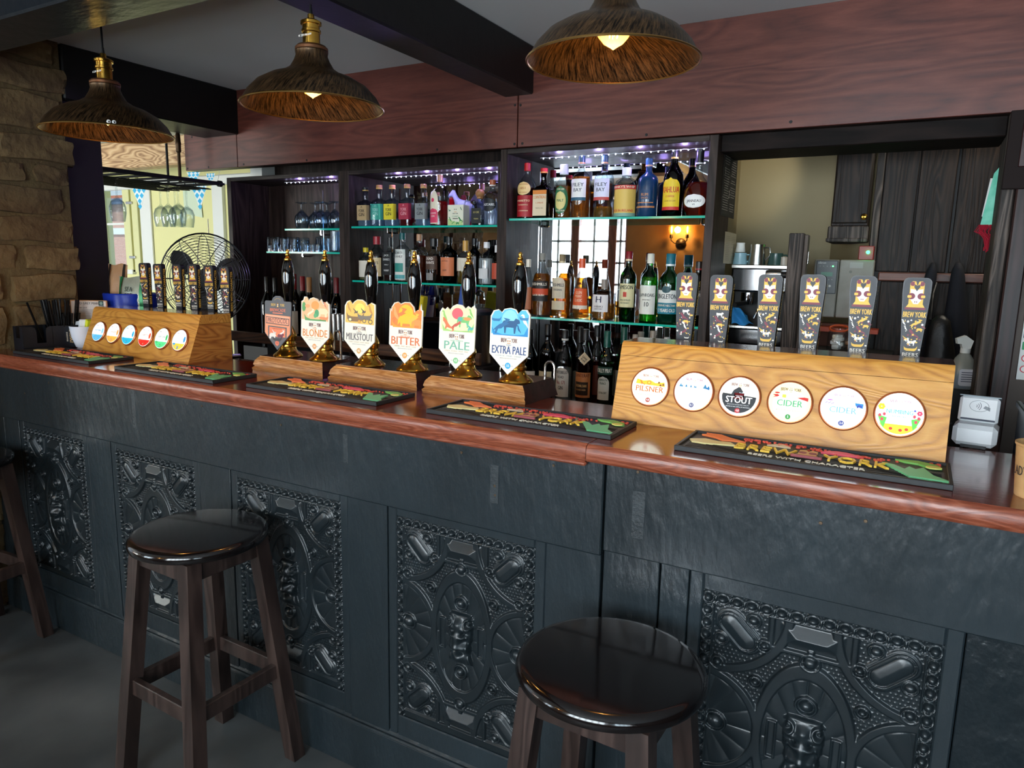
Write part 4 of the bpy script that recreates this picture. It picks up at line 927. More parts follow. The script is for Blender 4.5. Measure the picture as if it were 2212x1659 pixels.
for (bx, by, hx, fn, lab, tx) in CL:
    p = onp(bx, by, 1, 1.815); t = thing('hand_pump', 'brass and black hand pump with the '+lab, 'hand pump', (p.x, 1.815, ZT+.053), 0, 'brass hand pumps on the wooden bases')
    b = B(); b.lathe([(0, 0), (.050, 0), (.052, .003), (.051, .006), (.046, .010), (.036, .018), (.030, .026), (.028, .034), (.031, .038), (.031, .044), (.027, .048), (.026, .056), (.031, .060), (.033, .070), (.033, .076), (.030, .084), (.024, .096), (.018, .108), (.012, .116), (0, .118)], M_brass, None, 40)
    b.build('brass_pedestal', t, 'polished brass pedestal')
    b = B(); b.lathe([(.007, .10), (.008, .14), (.010, .17), (.014, .20), (.017, .222), (.021, .255), (.0225, .28), (.021, .305), (.016, .33), (.0115, .341), (.0, .341)], M_blackg, T(0, .012, 0), 36); b.build('handle', t, 'glossy black turned handle')
    b = B(); b.lathe([(.0115, .338), (.0125, .341), (.0125, .345), (.008, .349), (.0065, .354), (.0085, .358), (.0085, .361), (.005, .364), (.0055, .368), (.0062, .372), (.004, .377), (0, .379)], M_brass, T(0, .012, 0), 28); b.build('finial', t, 'brass finial')
    q = onp(tx, 700, 1, 1.765)
    b = B(); Mx = T(q.x-p.x, -.050, .136) @ R(-.06, 'X') @ FRONT; fn(b, Mx); b.build('pump_clip', t, lab)
    b = B(); b.box((.012, -.018, .14), (.016, .05, .012), C('#c8c4ba', .4)); b.build('clip_bracket', t)
# swan necks of the pumps, bent steel spouts behind the bases
for i, (px, py, top) in enumerate([(1197, 815, 782), (737, 775, 716), (812, 790, 722)]):
    p = onp(px, py, 1, 1.97); q = onp(px, top, 1, 1.97); h = q.z-p.z+.10
    b = B(); z0 = p.z-.12
    pts = [(0, 0, z0)]+[(0, 0, q.z-.02)]+[(-.016+.016*math.cos(a), 0, q.z-.02+.02*math.sin(a)) for a in [pi*k/8 for k in range(9)]]+[(-.032, 0, q.z-.07)]
    b.tube(pts, .0045, M_steel, 10); b.build('beer_spout', None, label=['bent steel spout at the right end of the pump bases', 'bent steel spout behind the blonde pump', 'bent steel spout behind the milk stout pump'][i], cat='beer spout', group='bent steel spouts', loc=(p.x, 1.97, 0))
for i, (x0, y0, x1, y1) in enumerate([(970, 800, 978, 745), (1078, 815, 1086, 765)]):
    a = onp(x0, y0, 1, 1.98); c = onp(x1, y1, 1, 1.98); B().tube([a-Vector((0, 0, .08)), a, c], .0045, M_steel, 10).build('beer_pipe', None, label=['thin steel pipe left of the pale pump', 'thin steel pipe left of the extra pale pump'][i], cat='pipe', group='thin steel pipes behind the pumps')

# ================================================================ BAR MATS
def mat_():
    t = thing('bar_mat', 'x', 'bar mat', (0, 0, 0), group='rubber bar mats along the front of the bar')
    L, D = .262, .088
    b = B(); b.box((0, 0, .003), (2*L, 2*D, .006), M_rubber, None, .001)
    for (x0, x1, y0, y1) in ((-L, L, -D, -D+.007), (-L, L, D-.007, D), (-L, -L+.007, -D, D), (L-.007, L, -D, D)): b.bx(x0, x1, y0, y1, .004, .0115, M_rubber, .001)
    b.build('mat', t, 'charcoal rubber mat with raised rim')
    b = B(); z = .0085; e = .0025; cg = pm('mat_grey', '#4a4c4c', .6); ca = C('#f2c848', .5)
    b.flat([(-.25, -.07), (.25, -.07), (.25, .02), (.1, .045), (-.05, .02), (-.2, .05), (-.25, .03)], .0064, cg)
    for k in range(9):
        y = -.068+k*.009; b.tube([(x, y+.004*math.sin(x*40+k), .0066) for x in np.linspace(-.245, .245, 40)], .0008, M_blackm, 4)
    b.text('BREW', .046, -.087, -.004, z+e, ca, None, width=.125, ext=.004); b.text('YORK', .046, .092, -.004, z+e, ca, None, width=.125, ext=.004)
    b.text('BEERS WITH CHARACTER', .0135, 0, -.052, z, C('#f4eedc'), None, width=.225, ext=.003)
    o = T(0, .004, z-.001); b.prism([(-.028, -.022), (.028, -.022), (.018, -.014), (.018, .022), (.006, .028), (0, .016), (-.006, .028), (-.018, .022), (-.018, -.014)], 0, .004, C('#d8a870'), o)
    for s in (-1, 1): b.prism(ell(s*.010, 0, .008, .008, 12), .004, .005, C('#8a3a44'), o)
    b.prism(rrect(0, -.026, .062, .007, .003, 3), 0, .005, C('#9a4a50'), o)
    b.prism([(.022, .040), (.03, .056), (.05, .066), (.07, .066), (.095, .052), (.105, .040)], .006, .010, C('#e85468'))
    b.prism([(-.09, .045), (-.075, .062), (-.06, .066), (-.048, .058), (-.04, .045)], .006, .009, C('#d8c0a0'))
    b.prism(pl([(-1, .6), (-.2, .5), (.3, .1), (1, -.3), (.4, -.35), (.1, -.5), (-.3, -.1), (-.9, .1), (-.6, .35)], -.19, .055, .055), .006, .010, C('#f08048'))
    b.prism(pl([(-1, .1), (-.4, .5), (.2, .3), (.7, .4), (1, 0), (.3, -.2), (-.2, -.35), (-.8, -.3)], -.2, -.005, .052), .006, .010, C('#e4d494'))
    b.prism(pl([(-1, .9), (-.6, .75), (-.25, .3), (-.1, .75), (.1, .45), (.35, .85), (.5, .35), (.65, -.1), (1.2, -.7), (-.1, -.65), (-.4, -.1)], .195, -.025, .055), .006, .0105, C('#74c890'))
    b.prism(pl([(-1, .5), (0, .7), (.8, .3), (1, -.2), (.5, -.4), (0, .1), (-.6, .2)], .205, .048, .042), .006, .010, C('#74b458'))
    b.prism(ell(.232, .03, .014, .01, 14), .010, .012, C('#d8d070'))
    rr = random.Random(2)
    for i in range(120):
        x = rr.uniform(-.15, .245); y = .082-abs(rr.gauss(0, .012))-.02*max(0, math.sin(x*14))
        b.prism(ell(x, y-.004, .003, .0024, 6), .006, .0095, C('#e05644'))
    b.build('print', t, 'raised gold lettering and coloured animals'); return t
m0 = mat_()
MT = [(-.168, 1.583, .03, 'bar mat in front of the large tap box, lettering facing up clearly'), (-.842, 1.588, 0, 'second bar mat from the right, lying across the joint of the bar top'), (-1.532, 1.583, 0, 'middle bar mat in front of the left pump base'), (-2.182, 1.56, .01, 'second bar mat from the left, partly in front of the small tap box'), (-2.885, 1.573, .03, 'leftmost bar mat, by the napkin holder')]
for i, (x, y, rz, lab) in enumerate(MT):
    if i == 0: m0.location = (x, y, ZT+.0004); m0.rotation_euler.z = rz*0; m0['label'] = lab
    else: copy_tree(m0, loc=(x, y, ZT+.0004), rz=0, label=lab)

# ================================================================ THINGS ON THE BAR TOP, RIGHT END
p = onp(2108, 974, 2, ZT); t = thing('card_reader', 'white card payment terminal with a contactless symbol beside the large tap box', 'card reader', (.152, 1.95, ZT), -.12)
wp = pm('white_plastic', '#dfe3e6', .3)
b = B(); b.box((0, 0, .028), (.088, .09, .050), wp, None, .010); b.box((0, -.046, .004), (.05, .004, .006), M_rubber); b.build('base', t, 'white rounded base', 60)
b = B(); b.box((0, .012, .082), (.080, .045, .062), wp, R(-.25, 'X'), .006); b.box((0, -.0115, .058), (.068, .002, .004), pm('slot_dark', '#33384a', .5), R(-.25, 'X')); b.box((0, .012, .1135), (.082, .046, .002), C('#8a949a'), R(-.25, 'X'))
Mr = R(-.25, 'X') @ T(0, -.0108, .09) @ FRONT
for r in (.004, .008, .012): b.tube([Mr @ Vector((-.008+r*math.cos(a), r*math.sin(a), .0003)) for a in np.linspace(-.8, .8, 7)], .0006, C('#6a7278'), 4)
b.tube([Mr @ Vector((.019*math.cos(a), .013*math.sin(a), .0003)) for a in np.linspace(0, 2*pi, 25)], .0004, C('#8a9298'), 4); b.flat([(.008, -.004), (.022, -.010), (.022, -.002), (.012, .002)], .0005, C('#8a9298'), Mr)
b.build('reader_head', t, None, 60)
B().tube([(-.05, .02, .04), (-.07, .01, .03), (-.085, 0, .004)], .002, M_blackm, 6).build('cable', t)
t = thing('plastic_crate', 'black plastic tray box cut by the right edge of the picture', 'box', (.283, 1.80, ZT), 0)
b = B(); th_ = .004
for (x0, x1, y0, y1) in ((-.06, .10, -.11, -.106), (-.06, .10, .106, .11), (-.06, -.056, -.11, .11), (.096, .10, -.11, .11)): b.bx(x0, x1, y0, y1, 0, .115, M_blackpl, .001)
b.bx(-.06, .10, -.11, .11, 0, .004, M_blackpl); b.bx(-.064, .104, -.114, .114, .105, .112, M_blackpl, .002) if False else None
b.bx(-.066, .106, -.116, -.106, .104, .118, M_blackpl, .002); b.bx(-.066, -.056, -.116, .116, .104, .118, M_blackpl, .002); b.build('tray', t)
t = thing('paper_cup', 'brown kraft paper cup with handwriting, cut by the right edge', 'paper cup', (.229, 1.545, ZT), 0)
kr = pm('kraft_paper', '#c39a68', .8, n=(40, '#b88e5c', 3)); b = B()
b.lathe([(0, .004), (.036, .004), (.038, 0), (.0385, .001), (.045, .092), (.0468, .094), (.0468, .098), (.0445, .098), (.0435, .092), (.0365, .006), (0, .006)], kr, None, 40)
def cupf(x, y, z): rr = .0392+.0065*y/.09; a = x/rr-.75; return ((rr+.0004)*math.sin(a), -(rr+.0004)*math.cos(a), y)
b.text('LADY TIPS', .018, .0, .048, 0, C('#3a3230'), None, width=.062, fn=cupf); b.build('cup', t)

# ================================================================ THINGS ON THE BAR TOP, LEFT END
t = thing('napkin_holder', 'dark plastic straw and napkin holder at the left end of the bar', 'napkin holder', (-3.215, 1.665, ZT), math.radians(-7.5))
b = B(); Wd, Dp, Hh, k = .05, .115, .098, .003
# long side faces the camera side (+x), cut-out in the middle
def cut(y0, y1, yc0, yc1, zc): return [(y0, 0), (y1, 0), (y1, Hh), (yc1+.015, Hh), (yc1+.004, Hh-.006), (yc1, Hh-.018), (yc1, zc), (yc0, zc), (yc0, Hh-.018), (yc0-.004, Hh-.006), (yc0-.015, Hh), (y0, Hh)]
Mside = T(Wd, 0, 0) @ Matrix(((0, 0, 1, 0), (1, 0, 0, 0), (0, 1, 0, 0), (0, 0, 0, 1)))
b.prism(cut(-Dp, Dp, -.065, -.030, .03), -k, 0, M_blackpl, Mside); b.prism([(-Dp, 0), (Dp, 0), (Dp, Hh), (-Dp, Hh)], -k, 0, M_blackpl, T(-2*Wd+k, 0, 0) @ Mside)
for y in (-Dp, -.005, Dp): b.prism([(-Wd, 0), (Wd, 0), (Wd, Hh), (.022, Hh), (.02, .05), (-.02, .05), (-.022, Hh), (-Wd, Hh)], -.0015, .0015, M_blackpl, T(0, y, 0) @ FRONT)
b.bx(-Wd, Wd, -Dp, Dp, 0, .003, M_blackpl); b.build('tray', t)
b = B(); Mt = T(Wd+.0006, .062, .05) @ R(pi/2, 'Z') @ FRONT @ R(pi/2, 'Z')
b.text('//WOLF', .014, 0, -.004, 0, C('#d8b47c'), Mt, width=.056); b.text('BRASSERIE', .006, .0, .012, 0, C('#e4dcc8'), Mt, width=.04); b.build('lettering', t)
st_ = B(); st_.lathe([(.0042, -.0), (.0042, .20), (.0034, .20), (.0034, .0)], pm('black_straw', '#0b0b0c', .22), None, 10); s0 = st_.build('straw', None, cat='drinking straw', group='black drinking straws')
rr = random.Random(4); n = 0
Mh = t.matrix_basis if False else Matrix.Translation(t.location) @ R(math.radians(-7.5))
for i in range(34):
    tall = i < 20
    u = rr.uniform(-.035, .035); v = rr.uniform(.01, .10) if not tall else rr.uniform(.01, .10)
    q = Mh @ Vector((u, v, .006)); o = s0 if i == 0 else s0.copy()
    if i: COL.objects.link(o)
    o.location = q; o.rotation_euler = (rr.uniform(-.28, .05) if v > .06 else rr.uniform(-.1, .25), rr.uniform(-.2, .2), 0)
    o.rotation_euler.x = -(v-.055)*3.2+rr.uniform(-.06, .06); o.rotation_euler.y = u*3+rr.uniform(-.05, .05)
    if not tall: o.scale = (1, 1, .72)
    o['label'] = 'tall black straw standing in the dark napkin holder' if tall else 'shorter black straw standing in the dark napkin holder'
    o['group'] = 'tall black straws' if tall else 'short black straws'
o = s0.copy(); COL.objects.link(o); o.location = Mh @ Vector((0.01, -.02, .006)); o.rotation_euler = (.28, -.05, 0); o['label'] = 'single straw leaning out to the left of the bunch'; o['group'] = 'leaning straw'
# menu card
t = thing('menu_card', 'wine list card in a pale wooden frame behind the straws', 'menu', (-3.20, 1.835, ZT), math.radians(32))
b = B(); b.box((0, 0, .1), (.16, .008, .20), C('#c89468', .5), None, .002); M = T(0, -.0045, .1) @ FRONT
b.flat([(-.075, -.095), (.075, -.095), (.075, .096), (-.075, .096)], -.0002, C('#ded2cc', .6), M); b.flat([(-.069, -.095), (.069, -.095), (.069, .095), (-.069, .095)], 0, C('#ded2cc', .6), M); b.text('OLD GREY MARE', .011, -.004, .086, .0004, C('#1c1a1e'), M, width=.105); b.text('WINE LIST', .006, -.032, .066, .0004, C('#1c1a1e'), M, width=.05)
for q in range(9): b.flat(rrect(-.003, .058-q*.0048, .12, .0022, .0005, 1), .0004, C('#9a948f'), M)
b.flat(rrect(.055, .087, .022, .022, .001, 1), .0004, C('#2a4a4a'), M); b.flat(ell(.055, .087, .007, .007, 10), .0006, C('#7a9a90'), M)
b.flat([(-.06, .01), (.062, .012), (.062, -.09), (-.06, -.09)], .0004, C('#d4d820'), M); b.flat(pl(BIRD, -.01, -.03, .045), .0006, C('#c4d0dc'), M); b.flat(pl(LIZ, .02, -.04, .04), .0008, C('#a8bcd0'), M); b.flat(pl(HARE, -.03, -.02, .03), .001, C('#d0b0c0'), M)
b.build('card', t)
t = thing('white_bowl', 'white porcelain bowl between the menu card and the small tap box', 'bowl', (-3.125, 1.762, ZT), 0)
b = B(); b.lathe([(0, 0), (.028, 0), (.035, .006), (.05, .05), (.056, .095), (.0535, .095), (.047, .05), (.033, .010), (0, .008)], pm('white_porcelain', '#dcdfe8', .18), None, 36); b.build('bowl', t)
b = B()
for i in range(5): b.box((.01*(i-2), .004*(i % 2), .085+.004*i), (.03, .02, .05), C(['#d8dc28', '#c8d0d8', '#e0e4e8', '#d4d820', '#b8c4d0'][i], .4), R(.3*(i-2), 'Y') @ R(.5*i, 'Z'), .002)
sac = b.build('sachets', None, label='yellow and silver sachets standing in the white bowl', cat='sachets', group='sachets'); sac.location = (-3.125, 1.762, ZT+.005); sac['kind'] = 'stuff'
# charity bucket on the side worktop
p = onp(262, 655, 1, 2.12)
t = thing('collection_bucket', 'white charity bucket with a blue rim band behind the small tap box', 'bucket', (-3.165, 2.012, 1.1105), 0); bucket = t
b = B(); b.lathe([(0, 0), (.105, 0), (.110, .004), (.130, .155), (.128, .155), (.106, .006), (0, .006)], pm('bucket_white', '#cfd2dc', .4), None, 48); b.build('pail', t)
b = B(); b.lathe([(.1275, .125), (.136, .127), (.138, .158), (.140, .172), (.137, .176), (.128, .176), (.126, .16)], pm('royal_blue_plastic', '#16319c', .3), None, 48); b.build('rim', t, 'royal blue plastic rim')
b = B(); rb = lambda z: .1105+.13*(z)/1.0
def bf(x, y, z): r = .1108+.0195*y/.155+z; a = x/r+.75; return (r*math.sin(a), -r*math.cos(a), y)
vs = [bf(x, y, .0012) for y in (.07, .124) for x in np.linspace(-.13, .13, 25)]; b.add(vs, [(i, i+1, i+26, i+25) for i in range(24)], C('#2a2f7c', .4))
for (s, y, w) in (('Help Rufus support your local', .110, .17), ('health services today', .095, .12)): b.text(s, .010, .04, y, .002, C('#e8eaf4'), None, width=w, fn=bf)
b.text('_'*18, .004, .02, .05, .0015, C('#2a2f7c'), None, width=.16, fn=bf); b.build('wrap_label', t, 'dark blue band with white lettering')
B().tube([(-.139*math.cos(a), -.03-.0*a, .165-.10*math.sin(a)*0-.035*a) for a in (0, .3, .6, .9)], .006, C('#d8d8d8', .4), 8).build('handle_lug', t); bucket.scale = (.83, .83, 1.3)
# crisp bags in the bucket
def bag(name, label, cx, cy, z, w, h, mat, mat2, rz, tilt, txt=None, tc='#20302a'):
    b = B(); n = 10; vs = []; fs = []
    for side in (-1, 1):
        for i in range(n+1):
            for j in range(n+1):
                u = i/n*2-1; v = j/n; puff = .028*(1-abs(u)**2.5)*(math.sin(pi*min(max(v*1.05, 0), 1))**.6)
                wr = .004*math.sin(9*u+5*v+side)*math.sin(11*v+u*3)
                vs.append((u*w/2*(1-.06*math.sin(pi*v)), side*(puff+wr*(puff > .004)), v*h+.004*math.sin(4*u)*(v > .9)))
    o = (n+1)**2
    for i in range(n):
        for j in range(n):
            q = i*(n+1)+j; fs.append((q, q+n+1, q+n+2, q+1)); fs.append((o+q, o+q+1, o+q+n+2, o+q+n+1))
    b.add(vs, fs, mat); 
    def pf(x, y, z_): return (x, -(.030*(1-abs(2*x/w)**2.5)*math.sin(pi*min(max(y/h, .01), .99))**.6)-.003, y)
    if mat2: 
        for s in (-1, 1): 
            vv = [pf(s*w*(.32+.1*k), y, 0) for k in (0, 1) for y in np.linspace(0, h, 8)]; b.add(vv, [(i, i+8, i+9, i+1) if s > 0 else (i, i+1, i+9, i+8) for i in range(7)], mat2)
    if txt: 
        for k, s in enumerate(txt): b.text(s, .022 if k < 2 else .012, 0, h*.62-k*.028, 0, C(tc), None, sx=.8, fn=pf)
    ob = b.build(name, None, label=label, cat='crisp packet', smooth=60); ob.location = (cx, cy, z); ob.rotation_euler = (tilt, 0, rz); return ob
bag('crisp_packet', 'cream and black upright snack packet against the dark jamb', -3.225, 1.985, 1.27, .09, .20, pm('kraft_bag', '#b8916c', .5, bump=(30, .5, .01)), M_blackm, .5, -.1)
bag('crisp_packet', 'green and silver crisp packet in the charity bucket', -3.10, 1.975, 1.26, .15, .155, pm('silver_green_bag', '#a8ae9c', .3, .2, bump=(30, .5, .01)), pm('green_foil', '#2c7a48', .3, .3), .3, -.1, ('SEA', 'ERS', 'vegan'))
# fan behind the small tap box
fc = onp(443, 603, 1, 2.30)
t = thing('electric_fan', 'large round wire-cage electric fan behind the small tap box', 'fan', (fc.x, 2.30, .78), math.radians(30))
zc = fc.z-.78; Rf = .218; wire = pm('dark_chrome_wire', '#9a9ca2', .25, 1)
b = B()
for q in range(15):
    r = Rf*(.16+.84*q/14); y = -.075*(1-(r/Rf)**3)**.5
    for s in (1, -1): b.tube([(r*math.cos(a), s*y, zc+r*math.sin(a)) for a in np.linspace(0, 2*pi, 41)[:-1]], .0013 if q < 14 else .004, wire, 4, True)
for q in range(12):
    a = 2*pi*q/12
    for s in (1, -1): b.tube([(Rf*k*math.cos(a), s*-.075*(1-k**3)**.5, zc+Rf*k*math.sin(a)) for k in (.12, .4, .7, .9, 1)], .0018, wire, 4)
b.build('cage', t, 'concentric wire cage')
b = B(); b.lathe([(0, -.02), (.04, -.02), (.045, 0), (.045, .05), (.06, .055), (.06, .12), (.03, .14), (0, .14)], M_blackm, T(0, 0, zc) @ R(-pi/2, 'X'), 28); b.build('motor', t)
for q in range(3):
    a = 2*pi*q/3+.4; b = B(); vs = []; nn = 9
    for i in range(nn+1):
        for j in range(7):
            r = .04+(.15)*i/nn; w = .55*math.sin(pi*(.18+.72*i/nn)); th2 = a+w*(j/6-.5)*1.6
            vs.append((r*math.cos(th2), -.012+.03*(j/6-.5), zc+r*math.sin(th2)))
    fs = [(i*7+j, (i+1)*7+j, (i+1)*7+j+1, i*7+j+1) for i in range(nn) for j in range(6)]
    k0 = len(vs); vs2 = vs+[(x, y+.002, z) for x, y, z in vs]; fs2 = fs+[tuple(k0+i for i in f[::-1]) for f in fs]; b.add(vs2, fs2, pm('fan_blade', '#2a2a2c', .35)); b.build('blade', t)
b = B(); b.rod((0, .06, 0), (0, .06, zc-.05), .014, M_blackm); b.lathe([(0, 0), (.15, 0), (.15, .012), (.03, .03), (0, .03)], M_blackm, T(0, .06, 0), 32); b.build('stand', t)
b = B(); b.rod((.02, .02, zc+Rf), (.02, .02, zc+Rf+.07), .002, wire); b.build('hook', t)
# ================================================================ SHELF UNITS
def unit(label, x0, x1, yf, yb, z0, z1, shelves, mirror=True, leds=True):
    t = thing('back_bar_shelf_unit', label, 'shelf unit', ((x0+x1)/2, yf, z0), 0)
    ox, oy, oz = (x0+x1)/2, yf, z0
    def q(b, name, lab=None):
        b.v = [(v[0]-ox, v[1]-oy, v[2]-oz) for v in b.v]; return b.build(name, t, lab, 0)
    for (a, c) in ((x0, x0+.034), (x1-.034, x1)): q(B().bx(a, c, yf, yb, z0, z1, M_darkwood, .002), 'side_panel')
    q(B().bx(x0+.034, x1-.034, yf, yb, z1-.022, z1, M_darkwoodH, .002), 'top_panel')
    q(B().bx(x0+.034, x1-.034, yb-.006, yb-.002, z0, z1-.022, M_mirror if mirror else M_darkwood), 'mirror' if mirror else 'back_panel', 'mirrored back' if mirror else None)
    for (a, c, z, sy0, sy1) in shelves:
        b = B(); b.bx(a, c, sy0+.002, sy1, z-.009, z, M_shelfg); b.bx(a, c, sy0, sy0+.002, z-.009, z, M_teal)
        b.bx(a-.0015, a, sy0, sy1, z-.009, z, M_teal); q(b, 'glass_shelf', 'glass shelf with bright green front edge')
        for sx in (a+.06, c-.06):
            b = B(); b.rod((sx, sy1-.04, z-.022), (sx, sy1+.0, z-.022), .005, M_chrome); b.rod((sx, sy1-.04, z-.022), (sx, sy1-.04, z-.009), .007, M_chrome); q(b, 'shelf_bracket')
    return t
ZR1, ZR2, ZM1, ZM2, ZL1, ZL2 = 1.706, 1.278, 1.683, 1.407, 1.674, 1.550
unit('right shelf unit with warm spirits in front of its mirror', -1.645, -.700, 2.782, 3.02, .906, 2.000, [(-1.605, -.737, ZR1, 2.80, 3.01), (-1.605, -.737, ZR2, 2.80, 3.01)])
unit('middle shelf unit holding clear gin bottles', -2.622, -1.665, 2.85, 3.13, .906, 1.962, [(-2.585, -1.702, ZM1, 2.865, 3.12), (-2.585, -1.702, ZM2, 2.865, 3.12)])
unit('left shelf unit holding stacked drinking glasses', -3.51, -2.624, 2.85, 3.13, .906, 1.962, [(-3.07, -2.66, ZL1, 2.865, 3.12), (-3.22, -2.66, ZL2, 2.865, 3.12)], mirror=False)
for x, lab in ((-1.56, 'in the right shelf unit'), (-2.50, 'in the middle shelf unit'), (-3.0, 'in the left shelf unit')):
    b = B(); b.rod((0, 0, 0), (0, 0, .95 if x < -2 else .98), .004, M_chrome, seg=8); b.build('support_rod', None, label='thin chrome upright rod '+lab, cat='rod', group=None, loc=(x, 3.00 if x > -2 else 3.09, .95))
# back counter below the shelves
t = thing('back_counter', 'dark back counter running under the shelf units', 'counter', (-2.1, 2.9, 0))
B().bx(-1.40, 1.38, -.40, -.05, .87, .905, M_back, .003).build('top', t); B().bx(-1.38, 1.36, -.34, .2, .0, .87, M_blackm).build('cabinet', t)
# light chains under the shelf tops
def led(label, x0, x1, y, z, n, i):
    t = thing('light_chain', label, 'light chain', (x0, y, z), 0); L = x1-x0; b = B()
    b.tube([(L*k/40, 0, .0015*math.sin(k*2.4)) for k in range(41)], .0012, C('#d0d0d8', .3), 4); b.build('wire', t)
    e = pm('led_white', '#ffffff', .3, emis='#cfd8ff', es=9); b = B(); b.lathe([(0, -.003), (.0024, -.0015), (.0024, .0015), (0, .003)], e, None, 8); first = b.build('led', t)
    for k in range(n):
        o = first if k == 0 else first.copy()
        if k: COL.objects.link(o); o.parent = t
        o.location = (L*(k+.5)/n, 0, -.003)
    for k in range(max(1, int(L*6))): point('led_glow', (x0+L*(k+.5)/max(1, int(L*6)), y, z-.012), .30, (.46, .32, 1.0), .002)
led('row of tiny white lights under the top of the right unit', -1.49, -.76, 2.86, 1.966, 24, 1)
led('row of tiny white lights under the top of the middle unit', -2.42, -1.705, 2.93, 1.93, 23, 2)
led('row of tiny white lights over the glasses in the left unit', -3.13, -2.665, 2.93, 1.93, 14, 3)
led('second short row of lights at the back of the left unit', -2.80, -2.665, 3.06, 1.925, 4, 4)

# ================================================================ BOTTLES
SH = {  # outline rows (radius fraction, height fraction), squareness, cap start
 'spirit': ([(0, 0), (.93, 0), (1, .02), (1, .60), (.96, .655), (.80, .70), (.50, .745), (.36, .78), (.34, .90), (.36, .905), (.36, .92), (0, .92)], 2, .86, .40),
 'tall': ([(0, 0), (.93, 0), (1, .02), (1, .56), (.92, .63), (.66, .71), (.44, .78), (.38, .84), (.36, .92), (0, .92)], 2, .86, .42),
 'square': ([(0, 0), (.93, 0), (.97, .02), (.97, .56), (.88, .60), (.60, .65), (.36, .68), (.32, .72), (.32, .88), (.36, .89), (.36, .92), (0, .92)], 7, .90, .42),
 'wine': ([(0, 0), (.94, 0), (1, .02), (1, .58), (.95, .64), (.72, .70), (.45, .76), (.38, .80), (.36, .95), (0, .95)], 2, .80, .42),
 'jack': ([(0, 0), (.93, 0), (.98, .02), (.98, .60), (.86, .66), (.50, .70), (.40, .74), (.42, .80), (.36, .84), (.36, .9), (0, .9)], 6, .78, .42),
 'flask': ([(0, 0), (.5, 0), (.72, .02), (.95, .14), (1, .26), (.93, .38), (.70, .49), (.36, .58), (.20, .68), (.16, .76), (.16, .9), (0, .9)], 2, .76, .22),
 'bell': ([(0, 0), (.97, 0), (1, .02), (.94, .30), (.80, .50), (.56, .64), (.40, .74), (.34, .80), (.34, .92), (0, .92)], 2, .84, .42),
 'stub': ([(0, 0), (.95, 0), (1, .03), (1, .58), (.92, .66), (.60, .73), (.44, .77), (.44, .92), (0, .92)], 2, .82, .52),
 'decanter': ([(0, 0), (.9, 0), (1, .04), (1, .55), (.94, .64), (.7, .70), (.34, .74), (.34, .80), (0, .80)], 2, .76, .42),
 'patron': ([(0, 0), (.95, 0), (1, .03), (1, .52), (.9, .60), (.5, .66), (.36, .70), (.36, .80), (0, .80)], 5, .78, .5),
 'jar': ([(0, 0), (.95, 0), (1, .03), (1, .66), (.9, .74), (.55, .80), (.52, .86), (0, .86)], 2, .84, .56)}
